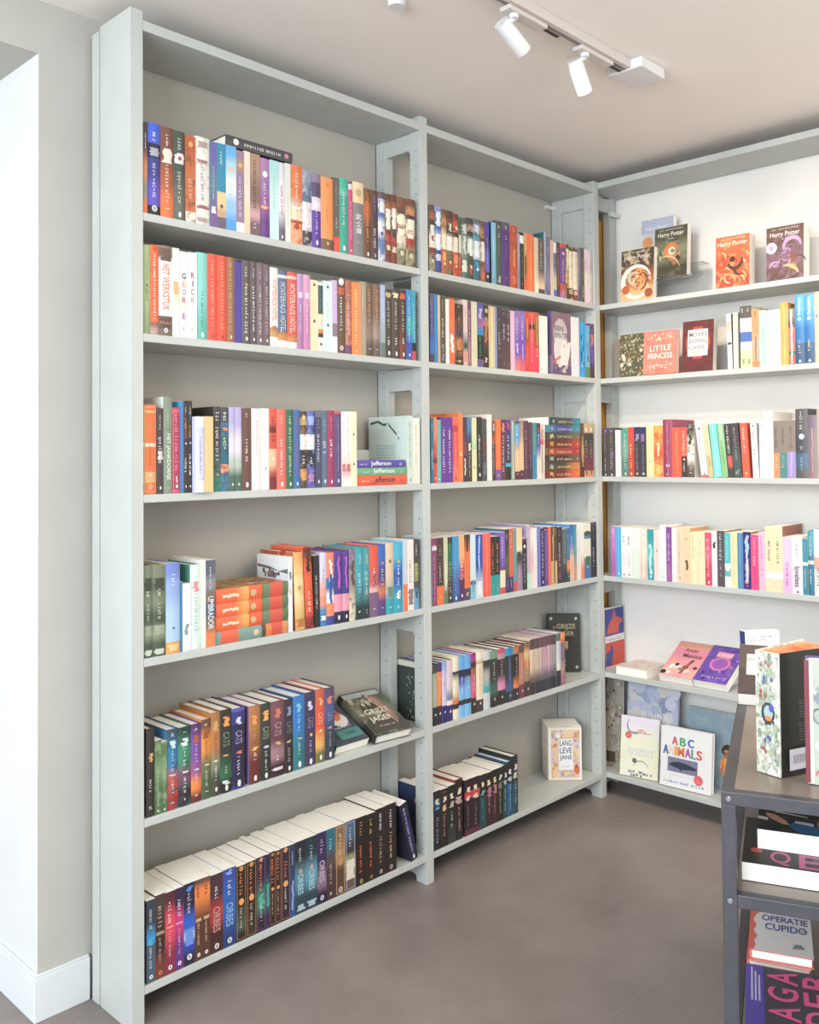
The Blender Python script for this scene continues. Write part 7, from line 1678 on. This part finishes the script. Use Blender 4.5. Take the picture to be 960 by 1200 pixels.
mesh_obj('cover', bm, [M_marble, flat('26251f', .4), M_marble], root)
bm = bmesh.new()
prism(bm, [(tt * 1.2, tt * 1.1), (wS - tt * 1.2, tt * 1.1), (b0[0] - tt * 1.6, b0[1] - .006), (f0[0] + tt * 1.6, f0[1] - .006)], .003, hS - .003)
mesh_obj('pages', bm, noisy('painted_page_edges', 'a85030', 'e8a070', 26, rough=.6, stretch=(1, 1, 1)), root)
spine_art(root, wS, hS, random.Random(5), 0.0)
rng = random.Random(9)
import math as _m
ub = Vector((math.cos(R(82)), math.sin(R(82)), 0))
nb = Vector((ub.y, -ub.x, 0))
pr = Print(lambda a, b: (wS + ub.x * a * dS + nb.x * .0008, tt + ub.y * a * dS * .98 + nb.y * .0008, b * hS), (nb.x, nb.y, 0))
pr.d, pr.h = dS, hS
for k in range(3):
    squiggle_uv(pr, rng, 'c0b070', .5 - .04 * k, .95, .76 - .045 * k, .022)
for k in range(7):
    squiggle_uv(pr, rng, '9a988c', .28 + .01 * (k % 3), .95, .6 - .022 * k, .012)
for k in range(7):
    squiggle_uv(pr, rng, '9a988c', .26 + .01 * (k % 3), .95, .42 - .022 * k, .012)
pr.quad(.1, .95, .05, .22, 'd8d4d8')
for k in range(14):
    pr.quad(.16 + .022 * k, .17 + .022 * k, .1, .17, '6a6868')
squiggle_uv(pr, rng, '4a4648', .5, .8, .2, .02)
pr.make('back_cover_print', root)
# second marbled hardback, front cover to the camera, at the frame edge
def art_m2(pr, rng):
    pr.quad(.0, .05, .01, .99, '8a3040'); pr.quad(.055, .09, .01, .99, 'e8e0d0')
    art_marble(pr, rng, .1, .98, 130)
    for k in range(10):
        D_(pr, rng.uniform(.15, .5), rng.uniform(.3, .7), .06, rng.choice(['8a9098', 'c8ccc8', '6a7878', 'b0a8a0']), rows=6)
face_book('hardback with a marbled front cover and purple spine edge at the right photo edge', (.4815, -1.3494), -75, .03, .212, .15, 0, '5a4a90*100', 'b8c0b0*100', '8a9a88', kind='h', art=art_m2, shelf=TZ, group=GT, fscale=45)
# two books further back on the table: one lying tilted, one upright behind it
def art_dark(pr, rng):
    pr.quad(.0, 1, .02, .5, '4a3c3c'); pr.quad(.12, .95, .38, .8, 'd8d4c8'); pr.quad(.12, .9, .66, .72, 'a8b4b0'); D_(pr, .55, .2, .16, 'e8a868')
    D_(pr, .5, .62, .12, 'c88a58')
face_book('dark brown book with a pale picture, tilted on the table behind the marbled book', (.868, -1.052), -68, .032, .165, .14, 60, '6a5a50*100', '5a4c48*100', art=art_dark, shelf=TZ, group=GT)
def art_nav(pr, rng):
    squiggle_uv(pr, rng, '4a4448', .1, .8, .9, .04); squiggle_uv(pr, rng, '4a4448', .1, .6, .84, .04)
face_book('upright white book with a navy blue spine at the back of the table', (1.066, -.985), -38, .026, .126, .09, 3, '3a4690*60/6a5a50*40', 'ece8e4*100', art=art_nav, shelf=TZ, group=GT, left='3a4690')
ez = empty('book_easel', (*onto(.09, .66), TZ + .0004), 'small white wedge under the tilted dark brown book on the table', 'book easel')  # extra wedge added behind the brown book to prop its tilt
ez.rotation_euler = (0, 0, R(CA + 90))
bm = bmesh.new()
prism(bm, [(0, 0), (.07, 0), (.07, .055)], -.04, .04)
o = mesh_obj('wedge', bm, flat('e4e2dc', .5), ez)
o.rotation_euler = (R(90), 0, 0)

# middle shelf: two books lying, lower one jutting towards the camera
def art_neon(pr, rng):
    pr.quad(.0, 1, .0, 1, '34332f')
    D_(pr, .45, .5, .2, '5a6060'); D_(pr, .8, .4, .15, '5a6060')
    D_(pr, .07, .27, .03, 'd84a48')
    for i, ch in enumerate('QED'):
        T_(pr, ch, 'd85a98', .14 + .145 * i, .245 + .145 * i, .03, .3)
face_book('black book with tall pink letters lying on the middle shelf of the table', onto(.028, .062), CA, .03, .21, .32, 90, 'e8e4e0*100', '34332f*100', art=art_neon, shelf=.592, group=GT)
def art_sleeve(pr, rng):
    s = .47
    def P(*pts):
        return [(u * s, v * .5) for u, v in pts]
    pr.quad(0, 1, 0, 1, '3a3a38')
    pr.poly(P((.0, .5), (.12, .46), (.12, .6), (0, .64)), 'e8e4dc'); pr.poly(P((.2, .98), (.6, .86), (.6, .8), (.2, .92)), 'e0dcd8')
    pr.poly(P((.10, .84), (.2, .8), (.33, .56), (.38, .36), (.3, .36), (.16, .56), (.09, .74)), 'e0a088')
    pr.poly(P((.36, .36), (.42, .5), (.55, .44), (.99, .38), (2.0, .3), (2.0, .0), (.48, .04)), '2a6a9a')
    D_(pr, .86 * s, .28, .075, 'd89080', ry=.09)
    pr.poly(P((.44, .48), (.66, .42), (.66, .56), (.44, .6)), 'd8d8e0')
    squiggle_uv(pr, rng, 'b0a8a8', .3 * s, .75 * s, .36, .03)
face_book('book with a blue sleeved arm, lying on the pink lettered one', onto(.052, .128), CA, .034, .2, .3, 90, 'e8e8e8*100', '3a3a38*100', art=art_sleeve, shelf=.592 + .0308, group=GT)
# lower shelf
def art_cupid(pr, rng):
    pr.poly([(0, 0), (.06, .0), (.1, .1), (.07, .2), (.12, .3), (.06, .42), (.11, .55), (.05, .66), (.1, .8), (.2, .92), (.22, 1), (0, 1)], 'e86a58')
    T_(pr, 'OPERATIE', '3a4aa0', .2, .95, .68, .82)
    T_(pr, 'CUPIDO', '3a4aa0', .25, .93, .48, .63)
    D_(pr, .87, .555, .03, 'e87068')
    squiggle_uv(pr, rng, 'b8b8b8', .55, .8, .4, .03); squiggle_uv(pr, rng, 'c0c0c0', .3, .5, .32, .03)
    pr.poly([(.68, .14), (.72, .24), (.82, .24), (.88, .16)], '8a8c8a')
GO = 'copies of the white book with blue title on the lower table shelf'
face_book('white and red hardback lying below its twin on the lower table shelf', (.6491, -1.161), -69, .024, .186, .117, 90, 'e87060*100', 'e4e2de*100', kind='h', art=art_cupid, shelf=.305, group=GO, left='e06a5a')
face_book('white hardback with blue title OPERATIE CUPIDO, on top of its twin', (.652, -1.166), -67, .02, .186, .117, 90, 'e87060*100', 'e4e2de*100', kind='h', art=art_cupid, shelf=.305 + .0248, group=GO, left='e06a5a')
def art_neon2(pr, rng):
    pr.quad(0, .2, 0, 1, '5a4ab0')
    for k in range(3):
        pr.quad(.06 + .04 * k, .08 + .04 * k, .45, .96 - .06 * k, 'c8c0e8')
    for i, row in enumerate(('BE', 'AG', 'AI')):
        pass
    cols = [('A', .24, .98), ('B', .62, .98), ('G', .24, .72), ('E', .62, .72), ('A', .24, .46), ('D', .62, .46)]
    for ch, u, v in cols:          # letters lie on their side, as on the photographed cover
        pr.text(ch, 'ff4f92', lambda x, y, u=u, v=v: (u + .33 * (1 - y), v - .02 - .2 * (1 - x) * 1.0))
face_book('dark grey book with neon pink letters and violet strip, nearest, lower table shelf', (.42, -1.262), -66, .028, .225, .16, 90, '4a4a9a*100', '4a4652*100', kind='p', art=art_neon2, shelf=.305, group=GT)
